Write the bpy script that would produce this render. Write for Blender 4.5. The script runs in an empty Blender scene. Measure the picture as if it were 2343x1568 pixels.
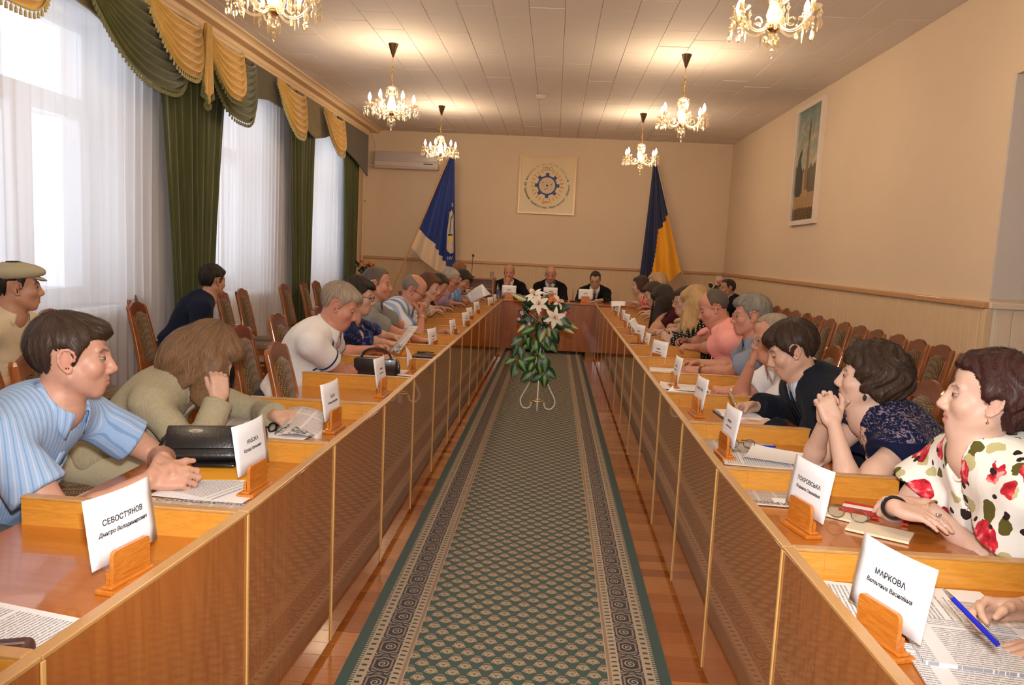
import bpy, bmesh, math, random
import numpy as np
from mathutils import Vector, Matrix, Euler
R_ = math.radians
SC = bpy.context.scene
COL = SC.collection
rnd = random.Random(7)

# ---------------------------------------------------------------- camera, sky, light, exposure
cam = bpy.data.cameras.new('camera'); cam_o = bpy.data.objects.new('camera', cam); COL.objects.link(cam_o); SC.camera = cam_o
cam.sensor_width = 36.0; cam.lens = 1787 / 2343 * 36; cam.clip_start = .05; cam.clip_end = 200
def _cam():
    y, p, r = R_(2.793), R_(6.603), R_(2.726)
    f = Vector((-math.sin(y) * math.cos(p), math.cos(y) * math.cos(p), -math.sin(p))); x = Vector((math.cos(y), math.sin(y), 0)); u = x.cross(f)
    x2 = x * math.cos(r) + u * math.sin(r); u2 = -x * math.sin(r) + u * math.cos(r)
    M = Matrix((x2, u2, -f)).transposed().to_4x4(); M.translation = Vector((0, 0, 1.45)); return M
cam_o.matrix_world = _cam()
world = bpy.data.worlds.new('sky'); SC.world = world; world.use_nodes = True
_w = world.node_tree; _b = _w.nodes['Background']
_tc = _w.nodes.new('ShaderNodeTexCoord'); _nz = _w.nodes.new('ShaderNodeTexNoise'); _nz.inputs['Scale'].default_value = 2.2; _nz.inputs['Detail'].default_value = 4
_rp = _w.nodes.new('ShaderNodeValToRGB'); _rp.color_ramp.elements[0].color = (.80, .88, 1, 1); _rp.color_ramp.elements[1].color = (1, 1, 1, 1)
_rp.color_ramp.elements[0].position = .35; _rp.color_ramp.elements[1].position = .65
_w.links.new(_tc.outputs['Generated'], _nz.inputs['Vector']); _w.links.new(_nz.outputs['Fac'], _rp.inputs['Fac']); _w.links.new(_rp.outputs['Color'], _b.inputs['Color'])
_b.inputs['Strength'].default_value = 2.0
# the camera's own flash, just above the lens
_f = bpy.data.lights.new('camera_flash', 'SPOT'); _f.energy = 225; _f.spot_size = R_(95); _f.spot_blend = .6; _f.shadow_soft_size = .035; _f.color = (1, .96, .92)
_fo = bpy.data.objects.new('camera_flash', _f); COL.objects.link(_fo); _fo.matrix_world = _cam() @ Matrix.Translation((.02, .13, .02)) @ Matrix.Rotation(R_(3), 4, 'X')
SC.view_settings.view_transform = 'Standard'; SC.view_settings.look = 'None'; SC.view_settings.gamma = 1; SC.view_settings.use_curve_mapping = False
SC.view_settings.exposure = 0.55
SC.cycles.max_bounces = 8; SC.cycles.diffuse_bounces = 4; SC.cycles.glossy_bounces = 4; SC.cycles.transparent_max_bounces = 16; SC.cycles.transmission_bounces = 4
SC.cycles.sample_clamp_indirect = 6; SC.cycles.caustics_reflective = False; SC.cycles.caustics_refractive = False
BULB_W = 29.0       # each chandelier's own light

# ---------------------------------------------------------------- implicit-surface modelling (numpy)
def V3(*a): return np.array(a, float)
def nrm(v):
    v = np.asarray(v, float); n = np.linalg.norm(v)
    return v / n if n > 1e-9 else v
def rotm(axis, ang):
    return np.array(Matrix.Rotation(ang, 3, Vector(axis)))
def frame(y, zhint):                      # columns: x (right), y (forward), z (up)
    y = nrm(y); x = nrm(np.cross(y, zhint)); z = np.cross(x, y)
    return np.stack([x, y, z], 1)
class Sdf:
    def __init__(s): s.p = []
    def cap(s, a, b, ra, rb=None, k=.01, op='u'):
        a, b = np.asarray(a, float), np.asarray(b, float); rb = ra if rb is None else rb
        m = max(ra, rb)
        s.p.append((op, 'cap', (a, b, ra, rb), k, np.minimum(a, b) - m, np.maximum(a, b) + m)); return s
    def chain(s, pts, rs, k=.01, op='u'):
        for i in range(len(pts) - 1): s.cap(pts[i], pts[i+1], rs[i], rs[i+1], k, op)
        return s
    def ell(s, c, r, R=None, k=.01, op='u'):
        c, r = np.asarray(c, float), np.asarray(r, float); m = r.max()
        s.p.append((op, 'ell', (c, r, R), k, c - m, c + m)); return s
    def sph(s, c, r, k=.01, op='u'): return s.ell(c, (r, r, r), None, k, op)
    def box(s, c, h, R=None, rad=.005, k=.005, op='u'):
        c, h = np.asarray(c, float), np.asarray(h, float); m = np.linalg.norm(h)
        s.p.append((op, 'box', (c, h, R, rad), k, c - m, c + m)); return s
    def half(s, c, n, k=.004, op='i'):    # keep (i) or cut away (s) the side n points away from
        s.p.append((op, 'half', (np.asarray(c, float), nrm(n)), k, None, None)); return s
    def grp(s, g, k=.01, op='u'):
        lo, hi = g.bounds(); s.p.append((op, 'grp', g, k, lo, hi)); return s
    def fn(s, f, k=.004, op='i'):
        s.p.append((op, 'fn', f, k, None, None)); return s
    def bounds(s):
        L = [q for q in s.p if q[0] == 'u']
        return np.min([q[4] for q in L], 0), np.max([q[5] for q in L], 0)
    def ev(s, P):
        d = np.full(len(P), 1e3)
        for op, kind, a, k, lo, hi in s.p:
            if lo is not None:
                m = .075 + k
                ix = np.nonzero(((P > lo - m) & (P < hi + m)).all(1))[0]
                if len(ix) == 0: continue
                Q = P[ix]
            else:
                ix = slice(None); Q = P
            if kind == 'cap':
                A, B, ra, rb = a; ab = B - A; pa = Q - A
                t = np.clip(pa @ ab / max(ab @ ab, 1e-12), 0, 1)
                e = np.linalg.norm(pa - t[:, None] * ab, axis=1) - (ra + (rb - ra) * t)
            elif kind == 'ell':
                c, r, R = a; q = Q - c
                if R is not None: q = q @ R
                k0 = np.linalg.norm(q / r, axis=1); k1 = np.linalg.norm(q / (r * r), axis=1)
                e = k0 * (k0 - 1) / np.maximum(k1, 1e-9)
            elif kind == 'box':
                c, h, R, rad = a; q = Q - c
                if R is not None: q = q @ R
                q = np.abs(q) - h + rad
                e = np.linalg.norm(np.maximum(q, 0), axis=1) + np.minimum(q.max(1), 0) - rad
            elif kind == 'half': e = (Q - a[0]) @ a[1]
            elif kind == 'grp': e = a.ev(Q)
            else: e = a(Q)
            D = d[ix]
            if op == 'u':
                h = np.maximum(k - np.abs(D - e), 0) / k; d[ix] = np.minimum(D, e) - h * h * k * .25
            else:
                if op == 's': e = -e
                h = np.maximum(k - np.abs(D - e), 0) / k; d[ix] = np.maximum(D, e) + h * h * k * .25
        return d
    def mesh(s, res):
        lo, hi = s.bounds(); lo = lo - 3 * res; hi = hi + 3 * res; B = 8; S = B * res
        nb = np.ceil((hi - lo) / S).astype(int) + 1
        g = np.stack(np.meshgrid(*[np.arange(n) for n in nb], indexing='ij'), -1).reshape(-1, 3)
        c = lo + (g + .5) * S
        dc = s.ev(c); act = np.abs(dc) < S * 1.0 + .012
        n = nb * B + 1
        D = np.full(n, 1e3, np.float32); M = np.zeros(n, bool)
        for b in g[act]:
            i, j, k = b * B; M[i:i+B+1, j:j+B+1, k:k+B+1] = True
        ii = np.argwhere(M); D[M] = s.ev(lo + ii * res)
        C = M[:-1, :-1, :-1].copy()
        offs = [(i, j, k) for i in (0, 1) for j in (0, 1) for k in (0, 1)]
        n1 = n - 1
        sl = lambda o: tuple(slice(o[q], o[q] + n1[q]) for q in range(3))
        cnt = np.zeros(n1, np.int8)
        for o in offs: C &= M[sl(o)]; cnt += (D[sl(o)] < 0)
        cell = np.argwhere(C & (cnt > 0) & (cnt < 8))
        if not len(cell): return np.zeros((0, 3)), np.zeros((0, 4), int)
        idx = np.full(n1, -1, np.int64); idx[tuple(cell.T)] = np.arange(len(cell))
        cv = {o: D[tuple((cell + o).T)].astype(float) for o in offs}
        acc = np.zeros((len(cell), 3)); w = np.zeros(len(cell))
        for ax in range(3):
            for o in offs:
                if o[ax]: continue
                o2 = tuple(o[q] + (q == ax) for q in range(3))
                a, b = cv[o], cv[o2]; x = (a < 0) != (b < 0)
                t = np.where(x, a / np.where(x, a - b, 1), 0)
                p = np.tile(np.array(o, float), (len(cell), 1)); p[:, ax] = t
                acc[x] += p[x]; w[x] += 1
        vs = lo + (cell + acc / w[:, None]) * res
        F = []
        for ax in range(3):
            u, v = (ax + 1) % 3, (ax + 2) % 3
            q = np.argwhere(C & (cnt > 0) & (cnt < 8))
            o2 = np.zeros(3, int); o2[ax] = 1
            a = D[tuple(q.T)] < 0; b = D[tuple((q + o2).T)] < 0
            m = (a != b) & (q[:, u] > 0) & (q[:, v] > 0); q = q[m]; a = a[m]
            eu = np.zeros(3, int); eu[u] = 1; ev = np.zeros(3, int); ev[v] = 1
            f = np.stack([idx[tuple(x.T)] for x in (q, q - eu, q - eu - ev, q - ev)], 1)
            ok = (f >= 0).all(1); f = f[ok]; a = a[ok]
            f[~a] = f[~a][:, ::-1]; F.append(f[:, ::-1] if False else f)
        return vs, np.concatenate(F)
def mesh_from(name, vs, fs, mats=None, smooth=True, mi=None, col=None):
    me = bpy.data.meshes.new(name)
    fs = np.asarray(fs)
    me.vertices.add(len(vs)); me.vertices.foreach_set('co', np.asarray(vs, np.float32).ravel())
    nf, nv = fs.shape if len(fs) else (0, 4)
    me.loops.add(nf * nv); me.loops.foreach_set('vertex_index', fs.astype(np.int32).ravel())
    me.polygons.add(nf); me.polygons.foreach_set('loop_start', np.arange(0, nf * nv, nv, dtype=np.int32))
    try: me.polygons.foreach_set('loop_total', np.full(nf, nv, np.int32))
    except Exception: pass
    if smooth: me.polygons.foreach_set('use_smooth', np.ones(nf, bool))
    if mi is not None: me.polygons.foreach_set('material_index', np.asarray(mi, np.int32))
    for m in (mats if isinstance(mats, (list, tuple)) else [mats] if mats else []): me.materials.append(m)
    me.update(calc_edges=True); me.validate()
    if col is not None:
        at = me.color_attributes.new('tint', 'FLOAT_COLOR', 'POINT')
        at.data.foreach_set('color', np.asarray(col, np.float32).ravel())
    return me

# ---------------------------------------------------------------- materials
def srgb(*c):
    if len(c) == 1 and isinstance(c[0], (tuple, list)): c = c[0]
    return tuple(((v / 255) / 12.92 if v / 255 <= .04045 else ((v / 255 + .055) / 1.055) ** 2.4) for v in c)
class NT:
    def __init__(s, m): s.t = m.node_tree; s.t.nodes.clear()
    def n(s, typ, **kw):
        nd = s.t.nodes.new('ShaderNode' + typ); ins = kw.pop('ins', {})
        for k, v in kw.items(): setattr(nd, k, v)
        for k, v in ins.items():
            if hasattr(v, 'links') or isinstance(v, bpy.types.NodeSocket): s.t.links.new(v, nd.inputs[k])
            else:
                i = nd.inputs[k]
                if i.type == 'RGBA' and len(v) == 3: v = (*v, 1)
                i.default_value = v
        return nd
    def link(s, a, b): s.t.links.new(a, b)
    def out(s, sh): s.link(sh, s.n('OutputMaterial').inputs[0])
    def coord(s, which='Object', scale=(1, 1, 1), rot=(0, 0, 0), loc=(0, 0, 0)):
        c = s.n('TexCoord').outputs[which]
        return s.n('Mapping', ins={'Vector': c, 'Scale': scale, 'Rotation': rot, 'Location': loc}).outputs[0]
    def noise(s, vec, scale=5, detail=3, rough=.5, dist=0, out='Fac'):
        i = {'Scale': scale, 'Detail': detail, 'Roughness': rough, 'Distortion': dist}
        if vec is not None: i['Vector'] = vec
        return s.n('TexNoise', ins=i).outputs[out]
    def vor(s, vec, scale=5, feature='F1', out='Distance', rnd_=1.0):
        return s.n('TexVoronoi', feature=feature, ins={'Vector': vec, 'Scale': scale, 'Randomness': rnd_}).outputs[out]
    def ramp(s, f, stops, interp='LINEAR'):
        r = s.n('ValToRGB', ins={'Fac': f}); e = r.color_ramp; e.interpolation = interp
        while len(e.elements) < len(stops): e.elements.new(.5)
        for el, (p, c) in zip(e.elements, stops): el.position = p; el.color = (*c, 1) if len(c) == 3 else c
        return r.outputs[0]
    def mix(s, f, a, b, blend='MIX'):
        m = s.n('Mix', data_type='RGBA', blend_type=blend)
        for sock, v in ((m.inputs[0], f), (m.inputs[6], a), (m.inputs[7], b)):
            if isinstance(v, bpy.types.NodeSocket): s.link(v, sock)
            elif isinstance(v, (int, float)): sock.default_value = v
            else: sock.default_value = (*v, 1) if len(v) == 3 else v
        return m.outputs[2]
    def math(s, op, a, b=None, c=None):
        m = s.n('Math', operation=op)
        for i, v in enumerate((a, b, c)):
            if v is None: continue
            if isinstance(v, bpy.types.NodeSocket): s.link(v, m.inputs[i])
            else: m.inputs[i].default_value = v
        return m.outputs[0]
    def sep(s, v): 
        q = s.n('SeparateXYZ', ins={0: v}); return q.outputs
    def comb(s, x, y, z):
        q = s.n('CombineXYZ')
        for i, v in enumerate((x, y, z)):
            if isinstance(v, bpy.types.NodeSocket): s.link(v, q.inputs[i])
            else: q.inputs[i].default_value = v
        return q.outputs[0]
    def bump(s, h, st=.3, dist=.01):
        return s.n('Bump', ins={'Height': h, 'Strength': st, 'Distance': dist}).outputs[0]
    def pbr(s, col, rough=.5, normal=None, spec=.5, metal=0, coat=0, coatr=.05, sheen=0, sss=0, trans=0, emit=None, es=0, alpha=None, ior=None):
        i = {'Base Color': col, 'Roughness': rough, 'Specular IOR Level': spec, 'Metallic': metal, 'Coat Weight': coat, 'Coat Roughness': coatr, 'Sheen Weight': sheen, 'Transmission Weight': trans}
        if normal is not None: i['Normal'] = normal
        if sss: i['Subsurface Weight'] = sss; i['Subsurface Radius'] = (.8, .3, .2); i['Subsurface Scale'] = .006
        if emit: i['Emission Color'] = emit; i['Emission Strength'] = es
        if alpha is not None: i['Alpha'] = alpha
        if ior: i['IOR'] = ior
        return s.n('BsdfPrincipled', ins=i).outputs[0]
_mc = {}
def mat(name, f=None):
    if name in _mc: return _mc[name]
    m = bpy.data.materials.new(name); m.use_nodes = True; _mc[name] = m
    t = NT(m); f(t); return m
def plain(name, col=(.5, .5, .5), rough=.5, **kw):
    def f(t):
        t.out(t.pbr(col if len(col) == 3 else col, rough, **kw))
    return mat(name, f)
def fabric(name, pat, rough=.9, weave=900, sheen=.03):
    """cloth: pat(t) returns the colour socket (or a colour)"""
    def f(t):
        c = pat(t) if callable(pat) else pat
        o = t.coord('Object')
        fold = t.noise(o, 14, 3, .55, .6); fine = t.noise(o, weave, 1)
        b = t.bump(t.math('ADD', t.math('MULTIPLY', fold, 1.0), t.math('MULTIPLY', fine, .03)), .35, .012)
        t.out(t.pbr(c, rough, b, spec=.12, sheen=sheen))
    return mat(name, f)

# ---------------------------------------------------------------- mesh helpers
def link(name, me, parent=None, loc=None, rot=None):
    o = bpy.data.objects.new(name, me); COL.objects.link(o); o.parent = parent
    if loc is not None: o.location = loc
    if rot is not None: o.rotation_euler = rot
    return o
def tag(o, label=None, cat=None, group=None, kind=None):
    if label: o['label'] = label
    if cat: o['category'] = cat
    if group: o['group'] = group
    if kind: o['kind'] = kind
    return o
def thing(name, label, cat, loc=(0, 0, 0), rz=0, group=None):
    o = bpy.data.objects.new(name, None); o.empty_display_size = .05; COL.objects.link(o); o.location = loc; o.rotation_euler = (0, 0, rz)
    return tag(o, label, cat, group)
def dup(root, loc=None, rot=None, label=None, group=None):
    kids = {}
    for c in ALLKIDS(root): kids.setdefault(c.parent, []).append(c)
    def cp(o, par):
        n = o.copy(); COL.objects.link(n); n.parent = par
        for c in kids.get(o, ()): cp(c, n)
        return n
    r = cp(root, root.parent)
    if loc is not None: r.location = loc
    if rot is not None: r.rotation_euler = rot
    if label: r['label'] = label
    if group: r['group'] = group
    return r
def ALLKIDS(root):
    out = []; st = list(root.children)
    while st: o = st.pop(); out.append(o); st.extend(o.children)
    return out
class MB:
    """collects shapes into one mesh"""
    def __init__(s): s.bm = bmesh.new(); s.mi = 0
    def _new(s, f):
        for q in f: q.material_index = s.mi
    def box(s, a, b, bev=0.0, rot=None, seg=2):
        a, b = Vector(a), Vector(b); c = (a + b) / 2; d = b - a
        r = bmesh.ops.create_cube(s.bm, size=1, matrix=Matrix.Translation(c) @ (rot.to_4x4() if rot else Matrix()) @ Matrix.Diagonal((abs(d.x), abs(d.y), abs(d.z), 1)))
        vs = r['verts']; fs = list({f for v in vs for f in v.link_faces}); s._new(fs)
        if bev:
            es = list({e for v in vs for e in v.link_edges}); bmesh.ops.bevel(s.bm, geom=es, offset=bev, segments=seg, affect='EDGES', profile=.5, clamp_overlap=True, material=-1)
        return s
    def tube(s, pts, r, n=8, closed=False, caps=True, flat=None):
        pts = [Vector(p) for p in pts]; k = len(pts); rr = r if isinstance(r, (list, tuple)) else [r] * k; rings = []; px = None
        for i, p in enumerate(pts):
            a = pts[(i - 1) % k] if (closed or i) else pts[i]; b = pts[(i + 1) % k] if (closed or i < k - 1) else pts[i]
            y = (b - a).normalized()
            if px is None:
                h = Vector((0, 0, 1)) if abs(y.z) < .9 else Vector((1, 0, 0)); px = y.cross(h).normalized()
            x = (px - y * px.dot(y)).normalized(); px = x; z = x.cross(y)
            rings.append([s.bm.verts.new(p + (x * math.cos(q * 2 * math.pi / n) + z * math.sin(q * 2 * math.pi / n) * (flat or 1)) * rr[i]) for q in range(n)])
        fs = []
        for i in range(k if closed else k - 1):
            A, B = rings[i], rings[(i + 1) % k]
            for q in range(n): fs.append(s.bm.faces.new((A[q], A[(q + 1) % n], B[(q + 1) % n], B[q])))
        if caps and not closed: fs.append(s.bm.faces.new(rings[0][::-1])); fs.append(s.bm.faces.new(rings[-1]))
        s._new(fs); return s
    def lathe(s, prof, n=20, c=(0, 0, 0), axis=None):
        c = Vector(c); M = axis or Matrix.Identity(3); rings = []
        for r, z in prof:
            if r < 1e-5: rings.append([s.bm.verts.new(c + M @ Vector((0, 0, z)))])
            else: rings.append([s.bm.verts.new(c + M @ Vector((r * math.cos(i * 2 * math.pi / n), r * math.sin(i * 2 * math.pi / n), z))) for i in range(n)])
        fs = []
        for A, B in zip(rings, rings[1:]):
            for i in range(n):
                a, b = A[i % len(A)], A[(i + 1) % len(A)]; d, e = B[i % len(B)], B[(i + 1) % len(B)]
                v = [a] + ([b] if b is not a else []) + ([e] if e is not d else []) + [d]
                if len(v) > 2: fs.append(s.bm.faces.new(v))
        s._new(fs); return s
    def prism(s, poly, d0, d1, M=None):
        """poly in the xy plane, extruded from z=d0 to d1, then moved by M"""
        M = M or Matrix.Identity(4)
        a = [s.bm.verts.new(M @ Vector((x, y, d0))) for x, y in poly]; b = [s.bm.verts.new(M @ Vector((x, y, d1))) for x, y in poly]; n = len(poly)
        fs = [s.bm.faces.new(a[::-1]), s.bm.faces.new(b)] + [s.bm.faces.new((a[i], a[(i + 1) % n], b[(i + 1) % n], b[i])) for i in range(n)]
        s._new(fs); return s
    def grid(s, P):
        """P[i][j] points"""
        V = [[s.bm.verts.new(p) for p in row] for row in P]; fs = []
        for i in range(len(V) - 1):
            for j in range(len(V[0]) - 1): fs.append(s.bm.faces.new((V[i][j], V[i][j + 1], V[i + 1][j + 1], V[i + 1][j])))
        s._new(fs); return s
    def poly(s, pts): s._new([s.bm.faces.new([s.bm.verts.new(p) for p in pts])]); return s
    def mesh(s, name, mats, smooth=False, ang=35):
        me = bpy.data.meshes.new(name); bmesh.ops.recalc_face_normals(s.bm, faces=s.bm.faces); s.bm.to_mesh(me); s.bm.free()
        for m in (mats if isinstance(mats, (list, tuple)) else [mats]): me.materials.append(m)
        if smooth:
            for p in me.polygons: p.use_smooth = True
            if ang < 180:
                try: me.set_sharp_from_angle(angle=R_(ang))
                except Exception: pass
        return me
    def ob(s, name, mats, parent=None, loc=None, rot=None, smooth=False, ang=35): return link(name, s.mesh(name, mats, smooth, ang), parent, loc, rot)
def text_mesh(name, s, size, m, parent, M, align='CENTER', ext=.0003, bold=0, shear=0, width=None, spacing=1):
    cu = bpy.data.curves.new(name, 'FONT'); cu.body = s; cu.size = size; cu.align_x = align; cu.align_y = 'CENTER'; cu.extrude = ext; cu.offset = bold; cu.shear = shear; cu.space_character = spacing; cu.resolution_u = 2
    t = bpy.data.objects.new(name, cu); COL.objects.link(t)
    me = bpy.data.meshes.new_from_object(t)
    bpy.data.objects.remove(t); bpy.data.curves.remove(cu)
    if width and len(me.vertices):
        xs = [v.co.x for v in me.vertices]; k = width / max(max(xs) - min(xs), 1e-6)
        for v in me.vertices: v.co.x *= k
    me.name = name; me.materials.clear(); me.materials.append(m); me.transform(M)
    return link(name, me, parent)

# ---------------------------------------------------------------- the room
XL, XR, YB, YF, ZC = -3.52, 2.90, 13.60, -2.2, 3.43
def wallpaint(name, col, var=.05):
    def f(t):
        o = t.coord('Object'); n = t.noise(o, 1.3, 4, .6); c = t.mix(n, tuple(v * (1 - var) for v in col), tuple(min(1, v * (1 + var)) for v in col))
        t.out(t.pbr(c, .75, t.bump(t.noise(o, 160, 3), .12, .004), spec=.25))
    return mat(name, f)
def wood(name, a, b, c, scale=(1, 1, 1), rough=.32, coat=.35, freq=1., coatr=.08, ring=6, spec=.5):
    """wood veneer: grain runs along the object's own z unless scale says otherwise"""
    def f(t):
        o = t.coord('Object', scale); inf = t.n('ObjectInfo').outputs['Random']
        v = t.n('VectorMath', operation='ADD', ins={0: o, 1: t.comb(t.math('MULTIPLY', inf, 13.), t.math('MULTIPLY', inf, 7.), 0.)}).outputs[0]
        n = t.noise(v, ring * freq, 5, .62, 1.1); g = t.noise(v, 60 * freq, 3, .6)
        col = t.ramp(n, [(.30, a), (.5, b), (.72, c)]); col = t.mix(t.math('MULTIPLY', g, .35), col, tuple(x * .62 for x in b))
        t.out(t.pbr(col, rough, t.bump(g, .05, .002), spec=spec, coat=coat, coatr=coatr))
    return mat(name, f)
M_wall = wallpaint('wall_paint', srgb(222, 200, 172)); M_wall2 = wallpaint('wall_paint_pale', srgb(206, 200, 194))  # second one: bay walls, with the daylight there put into a paler colour
M_ceil = wallpaint('ceiling_tile', srgb(222, 212, 202), .03); M_gap = plain('dark_gap', srgb(150, 134, 118), .9)
M_board = wallpaint('wainscot_board', srgb(214, 186, 150), .03); M_strip = plain('joint_strip', srgb(242, 234, 218), .5); M_rail = wood('wainscot_rail', srgb(190, 140, 96), srgb(200, 152, 106), srgb(208, 164, 120), (.2, 6, 6), .5, .1)
M_board2 = wallpaint('wainscot_board_pale', srgb(222, 206, 184), .03)  # bay boards and rail, paler to carry the daylight in their colour
def struct(name, me_or_mb, mats=None, **k):
    o = me_or_mb.ob(name, mats, **k); o['kind'] = 'structure'; return o
# floor
def parq(t):
    o = t.coord('Object'); inf = t.n('ObjectInfo').outputs['Random']
    n = t.noise(t.coord('Object', (3, 22, 22)), 2.2, 4, .6); col = t.ramp(inf, [(0, srgb(150, 82, 34)), (.35, srgb(176, 104, 46)), (.7, srgb(196, 126, 62)), (1, srgb(206, 142, 78))])
    col = t.mix(t.math('MULTIPLY', n, .55), col, srgb(110, 52, 20)); t.out(t.pbr(col, .2, t.bump(n, .06, .003), coat=.5, coatr=.08))
M_parq = mat('parquet_block', parq)
def parqf(t):
    o = t.coord('Object'); b = t.n('TexBrick', ins={'Vector': t.coord('Object', (1, 1, 1), (0, 0, math.pi / 2)), 'Color1': srgb(176, 104, 46), 'Color2': srgb(200, 134, 70), 'Mortar': srgb(80, 40, 16), 'Scale': 1, 'Mortar Size': .002, 'Brick Width': .24, 'Row Height': .085}).outputs[0]
    t.out(t.pbr(b, .25, coat=.4, coatr=.1))
M_parqf = mat('parquet_floor', parqf)
fl = struct('floor', MB().box((XL - .6, YF - .1, -.1), (XR + 1.2, YB + .2, 0)), M_parqf)
_pm = MB().box((-.1185, -.0435, 0), (.1185, .0435, .005), .0008, seg=1).mesh('plank', M_parq)
_pm2 = MB().box((-.0435, -.1185, 0), (.0435, .1185, .005), .0008, seg=1).mesh('plank', M_parq)
n = 0
for xc in (-.735, .520, .760):
    y = 2.0 + (.045 if xc > .6 else 0)
    while y < 10.6:
        if n < 300: link('plank', _pm, fl, (xc, y, 0)); n += 1
        y += .0885
# ceiling: plane above, tiles below with open joints
ce = struct('ceiling', MB().box((XL - .6, YF - .1, ZC + .012), (XR + 1.2, YB + .2, ZC + .12)), M_gap)
_tw, _tl = (XR - XL) / 22, .52
_cm = [MB().box((-_tw / 2 + .0014, -_tl / 2 + .0016, -.012), (_tw / 2 - .0014, _tl / 2 - .0012, .012), .0018, seg=1).mesh('ceiling_tile', M_ceil)]
tiles = []
i = 0
x = XL + _tw / 2
while x < XR - .01:
    y = YB - _tl / 2 + (_tl / 2 if i % 2 else 0)
    while y > YF: tiles.append((x, min(y, YB - .1), rnd.uniform(-.0025, .0025))); y -= _tl
    x += _tw; i += 1
tiles.sort(key=lambda q: -(q[1] > 4.6) * 100 + abs(q[1] - 6))
mbc = MB()
for k, (x, y, dz) in enumerate(tiles):
    if k < 298: link('ceiling_tile', _cm[0], ce, (x, y, ZC + .002 + dz), (rnd.uniform(-.004, .004), rnd.uniform(-.005, .005), 0))
    else: mbc.box((x - _tw / 2 + .0022, y - _tl / 2 + .0016, ZC - .010 + dz), (x + _tw / 2 - .0022, y + _tl / 2 - .0016, ZC + .0135))
mbc.ob('ceiling_tile_rest', M_ceil, ce)['kind'] = 'stuff'
# walls
struct('wall_back', MB().box((XL - .6, YB, 0), (XR + .2, YB + .2, ZC + .1)), M_wall)
struct('wall_front', MB().box((XL - .6, YF - .2, 0), (XR + 1.2, YF, ZC + .1)), M_wall)
NY = 5.36      # the wall steps back into a bay here
struct('wall_right', MB().box((XR, NY, 0), (XR + .9, YB + .2, ZC + .1)), M_wall)
struct('wall_right_bay', MB().box((XR + .75, YF, 0), (XR + .95, NY, 2.8)), M_wall2)
struct('wall_right_lintel', MB().box((XR, 1.8, 2.74), (XR + .95, NY, ZC + .1)), M_wall)
struct('wall_right_near', MB().box((XR, YF, 0), (XR + .75, 1.8, ZC + .1)), M_wall)
struct('trim_bay_jamb', MB().box((XR + .004, NY - .012, 1.29), (XR + .75, NY, 2.74)), M_wall2)
WINS = [(1.75, 3.35), (4.62, 6.25), (7.68, 9.28), (10.55, 12.15)]; WZ0, WZ1 = .88, 3.05
mb = MB()
ys = [YF] + [v for w in WINS for v in w] + [YB + .2]
for a, b in zip(ys[::2], ys[1::2]): mb.box((XL - .5, a, 0), (XL, b, ZC + .1))
for a, b in WINS: mb.box((XL - .5, a, 0), (XL, b, WZ0)); mb.box((XL - .5, a, WZ1), (XL, b, ZC + .1))
struct('wall_left', mb, wallpaint('wall_left_paint', srgb(214, 206, 200)))
M_pvc = plain('white_window_frame', srgb(235, 238, 242), .35)
def glassf(t):
    a = t.n('BsdfTransparent', ins={'Color': (.96, .98, 1)}).outputs[0]; b = t.n('BsdfGlossy', ins={'Roughness': .02}).outputs[0]
    t.out(t.n('MixShader', ins={0: .05, 1: a, 2: b}).outputs[0])
M_pane = mat('window_glass', glassf)
for wi, (a, b) in enumerate(WINS):
    x0 = XL - .32; w = bpy.data.objects.new('window_%d' % (wi + 1), None); COL.objects.link(w); w.location = (x0, (a + b) / 2, WZ0); w['kind'] = 'structure'
    W, H = (b - a) / 2, WZ1 - WZ0; f = MB()
    zt = H - .62
    for y0, y1, z0, z1 in ((-W, -W + .07, 0, H), (W - .07, W, 0, H), (-W + .07, W - .07, 0, .07), (-W + .07, W - .07, H - .07, H), (-W + .07, W - .07, zt - .05, zt + .05), (-.05, .05, .07, zt - .05)): f.box((-.035, y0, z0), (.035, y1, z1))
    f.ob('frame', M_pvc, w)
    for y0, y1, z0, z1 in ((-W + .07, -.05, .07, zt - .05), (.05, W - .07, .07, zt - .05), (-W + .07, W - .07, zt + .05, H - .07)):
        s = MB()
        if z0 < .1:
            for q in ((y0, y0 + .06, z0, z1), (y1 - .06, y1, z0, z1), (y0 + .06, y1 - .06, z0, z0 + .06), (y0 + .06, y1 - .06, z1 - .06, z1)): s.box((-.01, q[0], q[2]), (.05, q[1], q[3]))
            s.ob('sash', M_pvc, w)
        MB().box((-.004, y0, z0), (.004, y1, z1)).ob('pane', M_pane, w)
    MB().box((-.06, -W - .05, -.04), (.42, W + .05, .0), .008).ob('window_sill', M_pvc, w)
    # the far casement stands open into the room
    s = MB(); L = W - .12
    for q in ((0, .06, .07, zt - .05), (L - .06, L, .07, zt - .05), (.06, L - .06, .07, .13), (.06, L - .06, zt - .11, zt - .05)): s.box((-.025, q[0], q[2]), (.025, q[1], q[3]))
    s.mi = 1; s.box((-.004, .06, .13), (.004, L - .06, zt - .11))
    so = s.ob('open_sash', [M_pvc, M_pane], w, (.07, W - .07, 0), (0, 0, R_(180 - 38)))
# pale facade across the street, seen through the panes
def facade(t):
    o = t.coord('Object'); b = t.n('TexBrick', ins={'Vector': t.coord('Object', (1, 1, 1), (0, math.pi / 2, math.pi / 2)), 'Color1': (.78, .78, .78), 'Color2': (.84, .83, .82), 'Mortar': (.55, .56, .6), 'Scale': 1, 'Mortar Size': .012, 'Brick Width': 1.6, 'Row Height': .8}).outputs[0]
    t.out(t.pbr(b, .9))
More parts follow.
